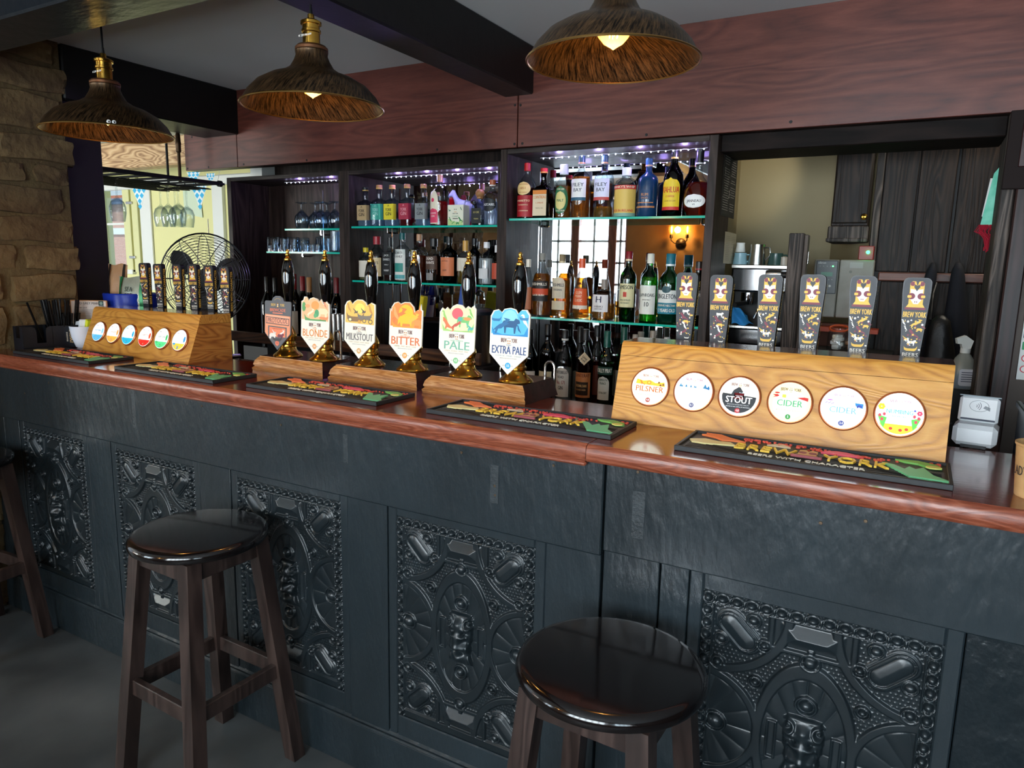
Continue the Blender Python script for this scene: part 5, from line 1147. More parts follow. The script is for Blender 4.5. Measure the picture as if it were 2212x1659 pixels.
def bottle(label, px, pyt, pyb, wpx, y, z, shape, glass, liq=None, fill=.55, cap='#1a1a1a', capf=None, labels=(), group=None, hmul=1, ball=False, rz=0, cat='bottle', neck=None):
    c = onp(px, pyb, 1, y); tp = onp(px, pyt, 1, y)
    dep = c.y*.8596+abs(c.x)*.483+.0; h = max(.05, (tp.z-z))*hmul; r = wpx*dep/FP/2
    if z == ZR1: h = min(h, .264)
    prof, n, cz, cr = SH[shape]
    lo_, hi_ = (-1.611, -.734) if c.x > -1.64 else ((-2.588, -1.699) if c.x > -2.61 else (-3.47, -2.66))
    c.x = min(max(c.x, lo_+r+.003), hi_-r-.003)
    if n > 2: r *= .86 if True else 1
    t = thing('bottle', label, cat, (c.x, y, z+.0004), rz, group)
    if isinstance(glass, str): gm = glassm('glass_'+glass, glass, '#0a0c0a' if lin(glass)[1] < .3 else '#7f8e94', .03, 0)
    else: gm = glass
    neckr = min(r*.38, .0128) if shape != 'square' else min(r*.42, .0145)
    def P(k, o=0): return [(max(0, (q*r if q > .62 or shape in ('flask', 'bell') else (neckr*q/.36 if v > .7 else q*r))-(o if q > 0 else 0)), v*h) for q, v in k]
    b = B(); pr = P(prof)
    if n == 2: b.lathe(pr, gm, None, 36)
    else:
        lo = [p for p, q in zip(pr, prof) if q[1] <= .66]; hi = [p for p, q in zip(pr, prof) if q[1] >= .655] or pr[-3:]
        b.lathe(lo, gm, None, 40, n); b.lathe([(lo[-1][0], lo[-1][1])]+[p for p in pr if p[1] > lo[-1][1]], gm, None, 40, 2)
    b.build('glass_body', t, smooth=50)
    if liq:
        zz = fill*h; pts = [(max(0, a-.0022) if a > 0 else 0, max(v, .004)) for a, v in pr if v < zz]
        # clip at the level
        for (a0, v0), (a1, v1) in zip(pr[:-1], pr[1:]):
            if v0 < zz <= v1: k = (zz-v0)/(v1-v0); pts.append((max(0, a0+(a1-a0)*k-.0022), zz)); break
        pts.append((0, zz)); pts[0] = (0, .004)
        lm = glassm('liquid_'+liq, liq, liq, .05, .28); B().lathe(pts, lm, None, 36, n).build('liquid', t, smooth=50)
    if cap:
        b = B(); rc = neckr*1.12 if cr < .5 else neckr*1.5
        if shape == 'flask': rc = neckr*1.2
        rc = min(rc, .02)
        if ball: b.lathe([(0, cz*h)]+[(rc*.8, cz*h), (rc*.8, h*.86)]+[(.022*math.sin(a), h*.93-.022*math.cos(a)) for a in np.linspace(.5, pi, 10)], C(cap, .5), None, 24)
        else: b.lathe([(0, cz*h), (rc, cz*h), (rc, h*.992), (rc-.0015, h), (0, h)], C(cap, .35), None, 24)
        if capf: b.lathe([(rc+.0004, (cz+.005)*h), (rc+.0004, (cz+.03)*h)], C(capf, .35), None, 24)
        b.build('cap', t)
    for lb in labels:
        za, zb, col, half = lb[:4]; txt = lb[4] if len(lb) > 4 else (); off = lb[5] if len(lb) > 5 else 0
        b = B(); flatf = n > 2
        def rad(zq):
            for (a0, v0), (a1, v1) in zip(pr[:-1], pr[1:]):
                if v0 <= zq <= v1 and v1 > v0: return a0+(a1-a0)*(zq-v0)/(v1-v0)
            return r
        li = list(labels).index(lb)*.0005
        def F(x, yq, zq):
            zq += li
            R0 = rad(yq)
            if flatf:
                w0 = R0*.93
                if x > w0: return (R0*.985+.0008+zq, -w0+(x-w0), yq)
                return (x, -R0*.985-.0008-zq, yq)
            a = x/r; rr_ = R0+.0007+zq; return (rr_*math.sin(a), -rr_*math.cos(a), yq)
        z0, z1_ = za*h, zb*h; shp = lb[6] if len(lb) > 6 else 'rect'
        nx_ = 17; x0_ = -half*r+off; x1_ = half*r+off
        if flatf and half > 1: x0_ = -r*.9; x1_ = r*.9+(half-1)*r*1.6
        xs_ = list(np.linspace(x0_, x1_, nx_)); nr = 4 if shp == 'rect' else 14; zs_ = list(np.linspace(z0, z1_, nr+1)); vs = []
        for zq in zs_:
            for x in xs_:
                if shp == 'oval':
                    k = (zq-(z0+z1_)/2)/((z1_-z0)/2); w = math.sqrt(max(0, 1-k*k)); x = (x-(x0_+x1_)/2)*w+(x0_+x1_)/2
                elif shp == 'arch':
                    k = max(0, (zq-(z0+(z1_-z0)*.7))/((z1_-z0)*.3)); w = math.sqrt(max(0, 1-k*k)); x = (x-(x0_+x1_)/2)*w+(x0_+x1_)/2
                vs.append(F(x, zq, 0))
        b.add(vs, [(j*nx_+i, j*nx_+i+1, (j+1)*nx_+i+1, (j+1)*nx_+i) for j in range(nr) for i in range(nx_-1)], C(col, .5))
        for (s, fz, fh, tc, fw) in txt:
            b.text(s, fh*h, off, z0+(z1_-z0)*fz, .0006, C(tc), None, width=fw*r, fn=F)
        b.build('label', t, smooth=60)
    return t
YA, YM = 2.885, 2.965       # bottle rows in the right / middle unit
G = M_glass; GB = M_glassb
gA = 'spirits on the top shelf of the right unit'
bottle('flat-sided bottle with red cap and dark red amaretto label', 1131, 353, 469, 40, YA, ZR1, 'tall', G, '#5a1410', .55, '#b81c20', None, [(.04, .42, '#a82028', 1.25, [('AMARETTO', .74, .035, '#f0dcb0', 1.6), ('SORRENTO', .55, .02, '#f0dcb0', 1.2), ('LAZZARONI', .28, .02, '#f0dcb0', 1.2)]), (.42, .66, '#e8c888', .85, [('LAZZARONI', .8, .02, '#b05a28', 1.1), ('1851', .5, .04, '#b05a28', .6), ('SARONNO', .2, .02, '#b05a28', 1.0)], 0, 'oval')], gA)
bottle('short square brown bottle with orange ribbon label', 1173, 364, 467, 44, YA, ZR1, 'square', '#4a1c08', '#5a2408', .62, '#c02028', '#e0a050', [(.06, .48, '#dcc8a8', .85, [('COINTREAU', .86, .06, '#d07820', 1.6), ('L UNIQUE', .6, .03, '#c06a30', .9), ('TRIPLE SEC', .35, .03, '#8a7a60', 1.0)]), (.48, .56, '#d88030', .85)], gA)
bottle('amber bottle with round green oval label and white cap', 1216, 356, 466, 35, YA, ZR1, 'stub', G, '#c8801c', .6, '#d8dcdc', None, [(.08, .60, '#2c6a44', 1.0, [('YORK GIN', .88, .03, '#e8dcc0', 1.0), ('SPICED RUM', .12, .03, '#e8dcc0', 1.2)], 0, 'oval'), (.16, .50, '#d8c880', .72, [('MALT', .5, .05, '#2c6a44', .9)], 0, 'oval')], gA)
bottle('tall amber single malt with white label and teal base stripe', 1253, 335, 467, 40, YA, ZR1, 'spirit', G, '#c87a28', .66, '#2a4a5a', '#d8a070', [(.28, .62, '#ece8e4', .95, [('FILEY', .72, .06, '#4a5058', 1.3), ('BAY', .48, .06, '#4a5058', .9)]), (.28, .33, '#2c5a70', .95)], gA)
bottle('tall nearly empty malt bottle with white label and red base stripe', 1302, 336, 467, 42, YA, ZR1, 'spirit', GB, '#c89438', .18, '#2a4a5a', '#d8a070', [(.28, .62, '#dcdcf0', .95, [('FILEY', .72, .06, '#4a5058', 1.3), ('BAY', .48, .06, '#4a5058', .9)]), (.28, .33, '#c04a48', .95)], gA)
bottle('squat clear-necked whip liqueur bottle with yellow donkey label', 1350, 363, 465, 48, YA, ZR1, 'jar', G, '#1c1008', .5, '#dfe4e8', None, [(.08, .64, '#d8b458', 1.35, [("SHANKY'S WHIP", .90, .06, '#c03028', 2.3), ('MADE IN IRELAND', .10, .05, '#c03028', 2.1)]), (.56, .64, '#c23a30', 1.35, [("SHANKY'S WHIP", .5, .045, '#f0e4c8', 2.3)]), (.02, .09, '#7aa090', 1.35)], gA)
bottle('opaque navy blue bottle with copper wave print', 1397, 343, 464, 42, YA, ZR1, 'spirit', pm('navy_blue_glass', '#123458', .22, coat=.4), None, 0, '#204c78', '#c8a078', [(.30, .46, '#143a60', .6, [('RUM', .5, .05, '#c88a58', .7), ('SPICED', .15, .03, '#c88a58', .7)]), (.16, .19, '#b87a4c', 1.1), (.24, .255, '#b87a4c', .9)], gA)
bottle('dark brown coffee liqueur bottle with yellow arched label', 1451, 318, 461, 42, YA, ZR1, 'tall', '#1a0602', '#140602', .75, '#1a1a1a', '#c8a048', [(.10, .58, '#e4c228', 1.0, [('KAHLUA', .62, .09, '#c02820', 1.8), ('COFFEE', .42, .03, '#c02820', .9), ('LICOR DE CAFE', .28, .025, '#a06a20', 1.2)], 0, 'arch'), (.10, .15, '#c02820', 1.0)], gA)
bottle('round brandy flask with oval white label and long black neck', 1508, 316, 459, 62, YA, ZR1, 'flask', G, '#9a2a08', .5, '#101014', '#c0c0c0', [(.12, .32, '#e8e6e2', .80, [('JANNEAU', .5, .04, '#2a2a30', 1.0), ('VS', .25, .025, '#2a2a30', .2)], 0, 'oval')], gA)
gB = 'whiskies on the middle shelf of the right unit'
bottle('dark-labelled golden whiskey with an orange band, first on the right unit middle shelf', 1169, 547, 684, 41, YA, ZR2, 'tall', G, '#c07818', .68, '#8a8a84', '#3a3a38', [(.24, .56, '#1e1a18', 1.15, [('BUSHMILLS', .84, .045, '#e8e0d0', 1.9), ('BLACK BUSH', .3, .03, '#e8e0d0', 1.4)]), (.34, .44, '#c84a28', 1.15)], gB)
bottle('golden whiskey with pale arched label and second small label', 1211, 549, 687, 42, YA, ZR2, 'spirit', G, '#d89028', .62, '#8a7a5c', '#c8b890', [(.30, .64, '#d4cbb4', .78, [('BUSHMILLS', .62, .05, '#3a4450', 1.3), ('ORIGINAL', .4, .03, '#3a4450', 1.0)], 0, 'arch'), (.12, .26, '#ddd2b4', .78)], gB)
bottle('whisky with orange label and orange stopper crowned by a small bird', 1254, 544, 688, 37, YA, ZR2, 'bell', G, '#c88a30', .52, '#d8542a', None, [(.16, .50, '#dc5a28', 1.2, [('GLEN', .80, .05, '#f0c8a8', .9), ('MORAY', .62, .05, '#f0c8a8', .9), ('CLASSIC', .42, .05, '#f0c8a8', 1.0)]), (.16, .22, '#e8e0d0', 1.2)], gB, hmul=.90)
bottle('squat decanter whisky with white calligraphy label', 1303, 603, 690, 50, YA, ZR2, 'decanter', G, '#d09440', .40, '#8a8078', None, [(.20, .62, '#e8e8ea', .85, [('HIBIKI', .30, .05, '#3a3a48', .8), ('H', .7, .16, '#22284a', .5), ('SUNTORY', .16, .04, '#3a3a48', .8)], -.006)], gB)
bottle('dark green whiskey with cream crest label and red foil', 1353, 543, 690, 35, YA, ZR2, 'spirit', '#4f8a40', '#5a7a20', .66, '#7a1824', '#d8c8a0', [(.20, .54, '#dcd6a8', 1.25, [('JAMESON', .84, .06, '#1c2c28', 2.0), ('TRIPLE DISTILLED', .30, .025, '#3a5a48', 1.4), ('IRISH WHISKEY', .18, .022, '#3a5a48', 1.2)]), (.35, .42, '#b83a28', .22)], gB)
bottle('bright green malt bottle with plain white label showing 10', 1399, 548, 693, 37, YA, ZR2, 'spirit', '#7fe07c', '#a8d848', .66, '#d8d8cc', None, [(.12, .54, '#e2e4dc', 1.1, [('LAPHROAIG', .66, .05, '#3c4440', 1.9), ('SINGLE MALT', .5, .02, '#3c4440', 1.0), ('10', .34, .07, '#3c4440', .5)])], gB)
bottle('aqua-tinted malt bottle with white label and teal 12 years band', 1442, 548, 695, 46, YA, ZR2, 'stub', '#a4e0d8', '#4a8a70', .25, '#1e6a7c', '#e0e8e8', [(.15, .48, '#e4e8e4', 1.2, [('THE', .92, .025, '#2a3a40', .2), ('SINGLETON', .72, .07, '#2a3a40', 2.0)]), (.14, .30, '#137a92', 1.21, [('RESERVE NECTAR', .75, .03, '#f0e8d0', 1.8), ('12 YEARS OLD', .3, .05, '#f4f4ec', 1.8)]), (.44, .54, '#1e4a52', .42, [], 0, 'oval')], gB)
bottle('dark whisky bottle with grey label, half hidden by the leftmost large-box tap', 1521, 565, 700, 36, YA, ZR2, 'spirit', '#120c0a', None, 0, '#1a1210', '#8a2028', [(.16, .55, '#3c3e40', 1.2, [('CHARLOTTE', .8, .05, '#e0e0e0', 2.0)])], gB)
bottle('slim bottle half hidden by the extra pale pump handle', 1139, 560, 686, 26, YA+.02, ZR2, 'tall', G, '#c06a20', .5, '#e0d8c8', None, [(.1, .5, '#b06a48', 1.1)], gB)
# bottom row of the right unit, on the back counter
ZC = .905; gC = 'bottles on the back counter under the right unit'; YC = 2.80
bottle('tall black liqueur bottle with slanting cream label, far left of the bottom row', 1180, 700, 838, 34, YC, ZC, 'spirit', '#0a0808', None, 0, '#0e0e10', None, [(.16, .40, '#ddd2b0', 1.1, [('DISARONNO', .5, .03, '#5a4a30', 1.7)])], gC)
bottle('clear gin bottle with white arched label and black cap', 1217, 713, 845, 35, YC-.03, ZC, 'tall', G, '#dfe6e4', .5, '#1a1818', '#e4e4e0', [(.12, .52, '#d4d4cc', 1.05, [('PORTOBELLO', .82, .04, '#2c2c30', 1.7), ('ROAD', .66, .035, '#2c2c30', .8), ('No. 171', .48, .05, '#8a2a24', 1.1), ('GIN', .3, .05, '#2c2c30', .6)], 0, 'arch')], gC)
bottle('dark rum bottle with brown label and a cream diamond neck tag', 1261, 711, 850, 38, YC-.03, ZC, 'tall', G, '#3a1206', .62, '#1c1a1a', None, [(.14, .46, '#c07c48', 1.15, [('PLANTERAY', .88, .045, '#5a2010', 2.0)]), (.17, .34, '#2c1e14', .85, [('ORIGINAL DARK', .7, .035, '#d8b078', 1.4), ('DOUBLE AGED', .4, .02, '#d8b078', 1.2)])], gC)
p = onp(1262, 775, 1, YC-.08); b = B(); b.prism([(0, -.028), (.028, 0), (0, .028), (-.028, 0)], -.0015, 0, C('#d8c6a4'), FRONT); b.text('SAME', .010, 0, .003, .0004, C('#2a2420'), FRONT @ R(-.7), sx=.8); b.text('RUM', .010, 0, -.009, .0004, C('#2a2420'), FRONT @ R(-.7), sx=.8); b.build('neck_tag', None, label='cream diamond tag reading same rum on the dark rum bottle', cat='tag', loc=p)
bottle('green vermouth bottle with black and white label and green foil neck', 1307, 715, 853, 36, YC-.03, ZC, 'wine', '#5a9a48', '#4a7a28', .6, '#125246', None, [(.14, .44, '#d4d6cc', .8, [('VERMOUTH', .84, .03, '#2c4a3a', 1.1), ('FRANCE', .70, .03, '#2c4a3a', .8), ('EXTRA DRY', .3, .025, '#2c4a3a', 1.0)], 0, 'arch'), (.46, .56, '#123c30', 1.2, [('NOILLY PRAT', .5, .055, '#e4e8dc', 2.1)])], gC)
bottle('clear spirit bottle behind the diamond-tagged rum', 1249, 706, 838, 30, YC+.09, ZC, 'wine', G, '#e4e8e8', .4, '#24201e', None, [], gC)
bottle('amber rum bottle with dark red-brown label behind the vermouth', 1286, 703, 838, 34, YC+.09, ZC, 'tall', G, '#6a200c', .55, '#1a1a1c', None, [(.12, .5, '#6a2c1a', 1.1)], gC)
bottle('green wine bottle with dark green foil behind the corner of the large tap box', 1343, 706, 840, 34, YC+.03, ZC, 'wine', '#6aa050', '#507a28', .6, '#0f4438', None, [(.16, .48, '#8a8478', 1.1)], gC)
for i, (px, pt, lab) in enumerate([(1367, 722, 'nearest'), (1378, 716, 'second'), (1404, 714, 'third')]):
    bottle('wine bottle with ribbed silver screw cap over the large tap box, %s of three' % lab, px, pt, 850, 32, YC+(0, .085, .03)[i], ZC, 'wine', '#1a3010', None, 0, '#8e857a', None, [], gC)
for i, (px, pt) in enumerate([(1420, 732), (1434, 728), (1468, 726)]):
    bottle('bottle with flat white cap, %s of three peeping over the large tap box' % ('left', 'middle', 'right')[i], px, pt, 850, 32, YC+(-.06, .06, 0)[i], ZC, 'wine', '#283038', None, 0, '#c8c8cc', None, [], gC)
bottle('dark wine bottle with white label between the extra pale clip and the black liqueur', 1143, 712, 820, 36, YC, ZC, 'wine', '#0a0a0a', None, 0, '#101012', None, [(.14, .42, '#e0ddd6', 1.2, [('BAKER', .5, .05, '#3a3a3a', 1.3)])], gC)
# middle unit, top shelf
gD = 'square gin bottles on the top shelf of the middle unit'
for i, (px, pt, col, tc, liq, lab) in enumerate([(788, 405, '#b89c72', '#2a241e', None, 'square gin bottle with kraft brown label, left end of the shelf'), (820, 400, '#4fb89c', '#b8e8d8', None, 'square gin bottle with mint green label'), (848, 400, '#e0ce30', '#3a3418', None, 'square gin bottle with bright yellow label'), (880, 398, '#a82c44', '#e8a0a8', '#b02838', 'square gin bottle with crimson label and pink spirit'), (915, 398, '#84888a', '#24262a', None, 'square gin bottle with grey label')]):
    bottle(lab, px, pt, 485, 33, 2.93, ZM1, 'square', GB, liq or '#cfe4f4', .2, '#a8744c' if i not in (0,) else '#101418', '#c8a050', [(.16, .54, col, 1.35, [('A', .88, .05, tc, .3), ('YORK', .62, .075, tc, 1.15), ('GIN', .36, .085, tc, 1.05)])], gD)
bottle('tall gin bottle with pink speckled label and red liquid on its right', 950, 378, 485, 40, 2.93, ZM1, 'spirit', GB, '#c8141c', .48, '#b08060', None, [(.04, .70, '#e8dcc4', .62, [('SLINGSBY', .35, .02, '#d02858', .8)], -.010, 'arch'), (.06, .34, '#dc3a60', .60, [('RHUBARB', .66, .03, '#f4dcd8', .8), ('GIN', .45, .04, '#f4dcd8', .5)], -.010, 'arch'), (.46, .54, '#dc3a60', .2, [], -.010, 'oval')], 'gins on the middle unit top shelf')
t = thing('gift_box', 'cream gift box printed with green leaves on the gin shelf', 'box', (onp(988, 485, 1, 2.92).x, 2.93, ZM1+.0004), .05)
b = B(); w, h = .088, .098; b.box((0, 0, h/2), (w, .06, h), C('#e4e2cc', .5), None, .001); M = T(0, -.0305, h/2) @ FRONT
b.flat([(-w*.47, -h*.48), (w*.47, -h*.48), (w*.47, -h*.2), (w*.2, -h*.32), (-.1*w, -h*.3), (-w*.47, -h*.15)], 0, C('#b8d088'), M)
for (x, y, s, c, p_) in ((-.33, -.2, .14, '#3a8a4c', BIRD), (.32, -.2, .14, '#2c7a44', LIZ), (.36, .3, .1, '#3a6a50', BIRD), (-.38, .25, .1, '#4a7a5a', RAT), (-.15, -.36, .1, '#58a058', HARE), (.15, -.38, .1, '#3a8a4c', BEAR)): b.flat(pl(p_, x*w, y*h, s*w), .0004, C(c), M)
for s in (-1, 1): b.flat(ell(s*.05*w, .28*h, .002, .003, 8), .0004, C('#3a3a30'), M)
b.flat(rrect(0, .16*h, .014, .002, .0005, 1), .0004, C('#d09030'), M); b.text('BREW YORK', .006, 0, .08*h, .0004, C('#4a4a40'), M, width=.03); b.text('CUNEY', .008, 0, -.06*h, .0004, C('#6a9a7a'), M, width=.034); b.flat(rrect(0, -.16*h, .03, .004, .001, 1), .0004, C('#5a5a50'), M)
b.build('carton', t)
# grey horse figurine
hp = onp(1002, 440, 1, 3.02)
hb = bpy.data.meshes.new('horse'); pts = [(0, 0, .10), (.035, 0, .102), (-.03, 0, .105), (-.045, 0, .135), (-.062, 0, .158), (-.088, 0, .138), (.052, 0, .095), (.062, 0, .06), (-.028, .012, .06), (-.03, .012, .004), (-.028, -.012, .06), (-.034, -.012, .004), (.038, .012, .06), (.043, .012, .004), (.038, -.012, .06), (.036, -.012, .004), (-.056, .008, .172), (-.056, -.008, .172)]
ed = [(0, 1), (0, 2), (2, 3), (3, 4), (4, 5), (1, 6), (6, 7), (2, 8), (8, 9), (2, 10), (10, 11), (1, 12), (12, 13), (1, 14), (14, 15), (4, 16), (4, 17)]
rad = [.024, .025, .022, .014, .0125, .007, .006, .004, .010, .006, .010, .006, .012, .006, .012, .006, .003, .003]
hb.from_pydata(pts, ed, []); ho = bpy.data.objects.new('horse_figurine', hb); COL.objects.link(ho)
sk = ho.modifiers.new('skin', 'SKIN')
for i, v in enumerate(hb.skin_vertices[0].data): v.radius = (rad[i], rad[i]*.85); v.use_root = (i == 0)
ho.modifiers.new('ss', 'SUBSURF').levels = 2; ho.modifiers['ss'].render_levels = 2; hb.materials.append(pm('pale_grey_ceramic', '#aeb8cc', .3)); sk.use_smooth_shade = True
ho.location = (hp.x, 3.02, ZM1+.0005); ho.scale = (1.05, 1.05, 1.05); ho['label'] = 'pale grey horse figurine standing behind the leaf-printed gift box'; ho['category'] = 'figurine'
bottle('squat tequila bottle with round cork and black label', 1036, 413, 484, 34, 2.93, ZM1, 'patron', GB, '#3a3a3c', .18, '#9a6a3c', None, [(.06, .50, '#1c1c1c', .8, [('XO CAFE', .72, .06, '#b8a868', 1.0), ('TEQUILA', .3, .04, '#b8a868', .8)])], 'gins on the middle unit top shelf', ball=True)
bottle('clear tequila bottle with a round black emblem, right end of the gin shelf', 1063, 389, 484, 37, 2.93, ZM1, 'spirit', GB, '#dfe8f4', .52, '#a85a38', '#d8d8d0', [(.30, .60, '#14181c', .95, [('CAZCABEL', .5, .05, '#e8e8e8', 1.6)], 0, 'oval')], 'gins on the middle unit top shelf')
gl = bottle('empty highball glass standing in front of the mint gin', 810, 428, 485, 20, 2.895, ZM1, 'jar', GB, None, 0, None, None, [], None, cat='glass')
# red crystal decanter
t = thing('decanter', 'red faceted crystal decanter behind the horse figurine', 'decanter', (onp(976, 440, 1, 3.07).x, 3.07, ZM1+.0004)); b = B(); b.lathe([(0, 0), (.03, 0), (.045, .03), (.05, .07), (.04, .11), (.02, .125), (.018, .14), (0, .14)], pm('ruby_crystal', '#b80c18', .08, spec=.8), None, 8); b.build('body', t, smooth=0)
B().lathe([(.012, .14), (.018, .15), (.012, .17), (0, .175)], C('#d85a5a', .2), None, 8).build('stopper', t)
# middle unit, lower shelf
gE = 'spirits on the lower shelf of the middle unit'
E_ = [('yellow-capped bottle with white label half behind the milk stout pump handle', 789, 535, 605, 30, 'spirit', G, '#d8c890', .4, '#d8c020', [(.1, .6, '#d8d4c8', 1.1)]),
 ('bourbon with red wax cap and cream torn-edge label', 815, 511, 604, 32, 'stub', G, '#3a1206', .55, '#9c2430', [(.10, .52, '#d8c49a', 1.25, [("MAKER'S", .72, .06, '#3a2a20', 1.6), ('MARK', .5, .06, '#3a2a20', 1.1), ('WHISKY', .25, .03, '#3a2a20', 1.0)])]),
 ('square black-labelled whiskey with black cap', 843, 513, 605, 30, 'jack', G, '#4a1a08', .4, '#141416', [(.14, .66, '#181a1c', 1.3, [("JACK", .86, .045, '#d8dcdc', 1.0), ("DANIEL'S", .68, .05, '#d8dcdc', 1.3), ('Old No. 7', .45, .03, '#d8dcdc', .8), ('WHISKEY', .2, .04, '#d8dcdc', 1.1)])]),
 ('clear rum with tall white label, teal palm print and teal cap', 870, 503, 606, 33, 'spirit', G, '#e8e8e4', .3, '#0e5a5c', [(.04, .66, '#e4e8e4', 1.0, [('KOKO', .88, .05, '#2a3438', 1.1), ('KANU', .76, .05, '#2a3438', 1.1)]), (.20, .38, '#2a9088', .7), (.06, .14, '#58b0b8', .9)]),
 ('tall bourbon half brown with pale cork', 906, 506, 608, 36, 'spirit', G, '#8a3a0c', .56, '#b88a68', [(.04, .66, '#e8e0d4', .55, [], -.012)]),
 ('dark spiced rum with white handwritten lettering', 937, 515, 609, 34, 'stub', G, '#3a1c10', .62, '#141414', [(.30, .60, '#4a3428', 1.0, [('DEAD', .8, .06, '#e8e0d8', 1.0), ("MAN'S", .5, .06, '#e8e0d8', 1.2)]), (.06, .22, '#8a8888', .5)]),
 ('black bottle with plain orange label', 970, 512, 610, 36, 'spirit', '#0a0604', None, 0, '#0c0c0c', [(.16, .56, '#d07a50', 1.2, [('BATCH', .8, .03, '#4a2a20', .8), ('RUM', .3, .04, '#4a2a20', .5)])]),
 ('pale bottle with yellow garland half behind the pale pump handle', 1005, 520, 611, 36, 'decanter', G, '#d0b050', .3, '#c89848', [(.3, .6, '#d8d4c4', 1.0)]),
 ('slim black bottle with grey label right of the pale pump handle', 1024, 515, 611, 28, 'spirit', '#08080a', None, 0, '#101014', [(.2, .6, '#a8a8ac', .8)]),
 ('clear vodka with white cap and small white label', 1050, 523, 613, 34, 'spirit', G, '#e6ecee', .62, '#dcdce0', [(.14, .38, '#cfd4d6', .7)]),
 ('bottle with orange and black label at the right end of the lower shelf', 1075, 530, 613, 26, 'stub', '#141010', None, 0, '#e0e0e0', [(.15, .55, '#b84a30', 1.1)])]
for (lab, px, pt, pb, w, shp, g_, lq, fl, cp, lbs) in E_: bottle(lab, px, pt, pb, w, 3.03 if px == 1024 else 2.93, ZM2, shp, g_, lq, fl, cp, None, lbs, gE)
# wine bottles on the back counter under the left unit
gF = 'dark wine bottles on the back counter under the left unit'
for i, (px, pt, foil, lb, lab) in enumerate([(581, 598, '#141416', None, 'dark wine bottle, leftmost, just right of the fan'), (598, 600, '#141416', None, 'dark wine bottle behind the left pump handle'), (639, 592, '#7a1420', '#bdb8ac', 'dark wine bottle with red foil and large grey label'), (657, 597, '#8a1822', None, 'dark wine bottle with red foil right of the grey-labelled one'), (671, 599, '#a87848', None, 'dark wine bottle with gold-brown foil'), (716, 602, '#141416', None, 'dark wine bottle just right of the blonde pump handle'), (729, 600, '#6a1a20', '#e0ddd8', 'green wine bottle with dark red foil and small white label'), (742, 606, '#3a3c40', '#c8c4bc', 'green wine bottle against the shelf divider')]):
    bottle(lab, px, pt, 735, 30, 2.90+.09*(i % 2), 1.00, 'wine', '#0c100c' if i < 6 else '#14401c', None, 0, foil, None, [(.22, .52, lb, 1.2)] if lb else [], gF)
B().bx(-3.45, -2.66, 2.87, 3.11, .90, .9996, M_blackm).build('bottle_plinth', None, label='low black shelf under the wine bottles', cat='shelf')
# lower things under the middle unit
p = onp(1047, 725, 1, 2.75)
t = thing('ice_bucket', 'brushed steel ice bucket right of the pale pump clip', 'ice bucket', (p.x, 2.68, 1.06)); b = B(); b.lathe([(0, 0), (.075, 0), (.08, .01), (.082, .22), (.085, .225), (.08, .228), (0, .228)], M_steel, None, 40); b.build('bucket', t); B().lathe([(.086, .224), (.087, .238), (.06, .25), (0, .252)], M_blackpl, None, 40).build('lid', t)
B().tube([(-.01, 0, .25), (-.01, 0, .31), (.01, 0, .33), (.035, 0, .32), (.04, 0, .29)], .005, M_chrome, 8).build('tap', t)
B().bx(p.x-.1, p.x+.1, 2.58, 2.74, .9055, 1.0597, M_blackm).build('drip_box', None, label='low black stand under the steel ice bucket', cat='stand')
for i, (px, c, lab) in enumerate([(905, '#d8c81c', 'yellow packet behind the bitter clip'), (1010, '#1c4aa0', 'blue sleeve behind the pale pump handle')]):
    p = onp(px, 660 if i == 0 else 640, 1, 2.78); b = B(); b.box((0, 0, 0), (.07, .04, .10), C(c, .4), R(.15, 'Y'), .004); b.build('packet', None, label=lab, cat='packet', loc=(p.x, 2.78, p.z))
b = B()
for z in (.96, 1.10): b.bx(-3.4, -1.5, 2.40, 2.415, z, z+.05, M_back, .003)
t = thing('bottle_cooler_rail', 'brown wooden rail of the under-counter well behind the pumps', 'rail', (0, 0, 0)); b.build('rail', t)
B().bx(-2.60, -1.5, 2.42, 2.495, .78, .93, M_blackm).build('speed_rail', None, label='black speed rail unit in the shadow behind the pumps', cat='rail')
for i, (px, lab) in enumerate([(722, 'left'), (732, 'middle'), (742, 'right')]):
    p = onp(px, 700, 1, 2.5); B().lathe([(0, 0), (.02, 0), (.024, .13), (.022, .13), (.018, .004), (0, .004)], M_steel, None, 24).build('cocktail_tin', None, label='%s of the steel cocktail tins between the blonde and milk stout clips' % lab, cat='cocktail tin', group='steel cocktail tins', loc=(p.x, 2.5, 1.15-.04*i*0-.02))
B().bx(-2.75, -2.35, 2.43, 2.57, .93, 1.1296, M_blackm).build('tin_stand', None, label='dark ledge under the cocktail tins', cat='stand')

# ================================================================ GLASSES
def gobj(name, prof, label, cat, group, loc, flip=False, seg=28, sc=1):
    b = B(); pr = [(r*sc, z*sc) for r, z in prof]; b.lathe(pr, M_glassb if flip != 'w' else M_glass, None, seg); o = b.build(name, None, label=label, cat=cat, group=group, loc=loc)
    return o
snifter = [(0, .0), (.034, .002), (.034, .004), (.006, .012), (.005, .040), (.012, .048), (.036, .075), (.040, .095), (.036, .125), (.030, .145), (.0288, .145), (.0345, .125), (.0385, .095), (.035, .076), (.008, .050), (0, .048)]
inv = lambda pr: [(r, -z) for r, z in pr][::-1]
sx_ = [(652, 2.92), (682, 2.97), (693, 2.92), (707, 2.98), (724, 2.93)]
for i, (px, y) in enumerate(sx_):
    p = onp(px, 470, 1, y); o = gobj('brandy_glass', inv(snifter), ['leftmost upturned brandy glass on the upper glass shelf', 'second upturned brandy glass, set further back', 'middle upturned brandy glass', 'fourth upturned brandy glass, set further back', 'rightmost upturned brandy glass beside the divider'][i], 'glass', 'upturned brandy glasses', (p.x, y, ZL1+.1455+.0003), sc=1)
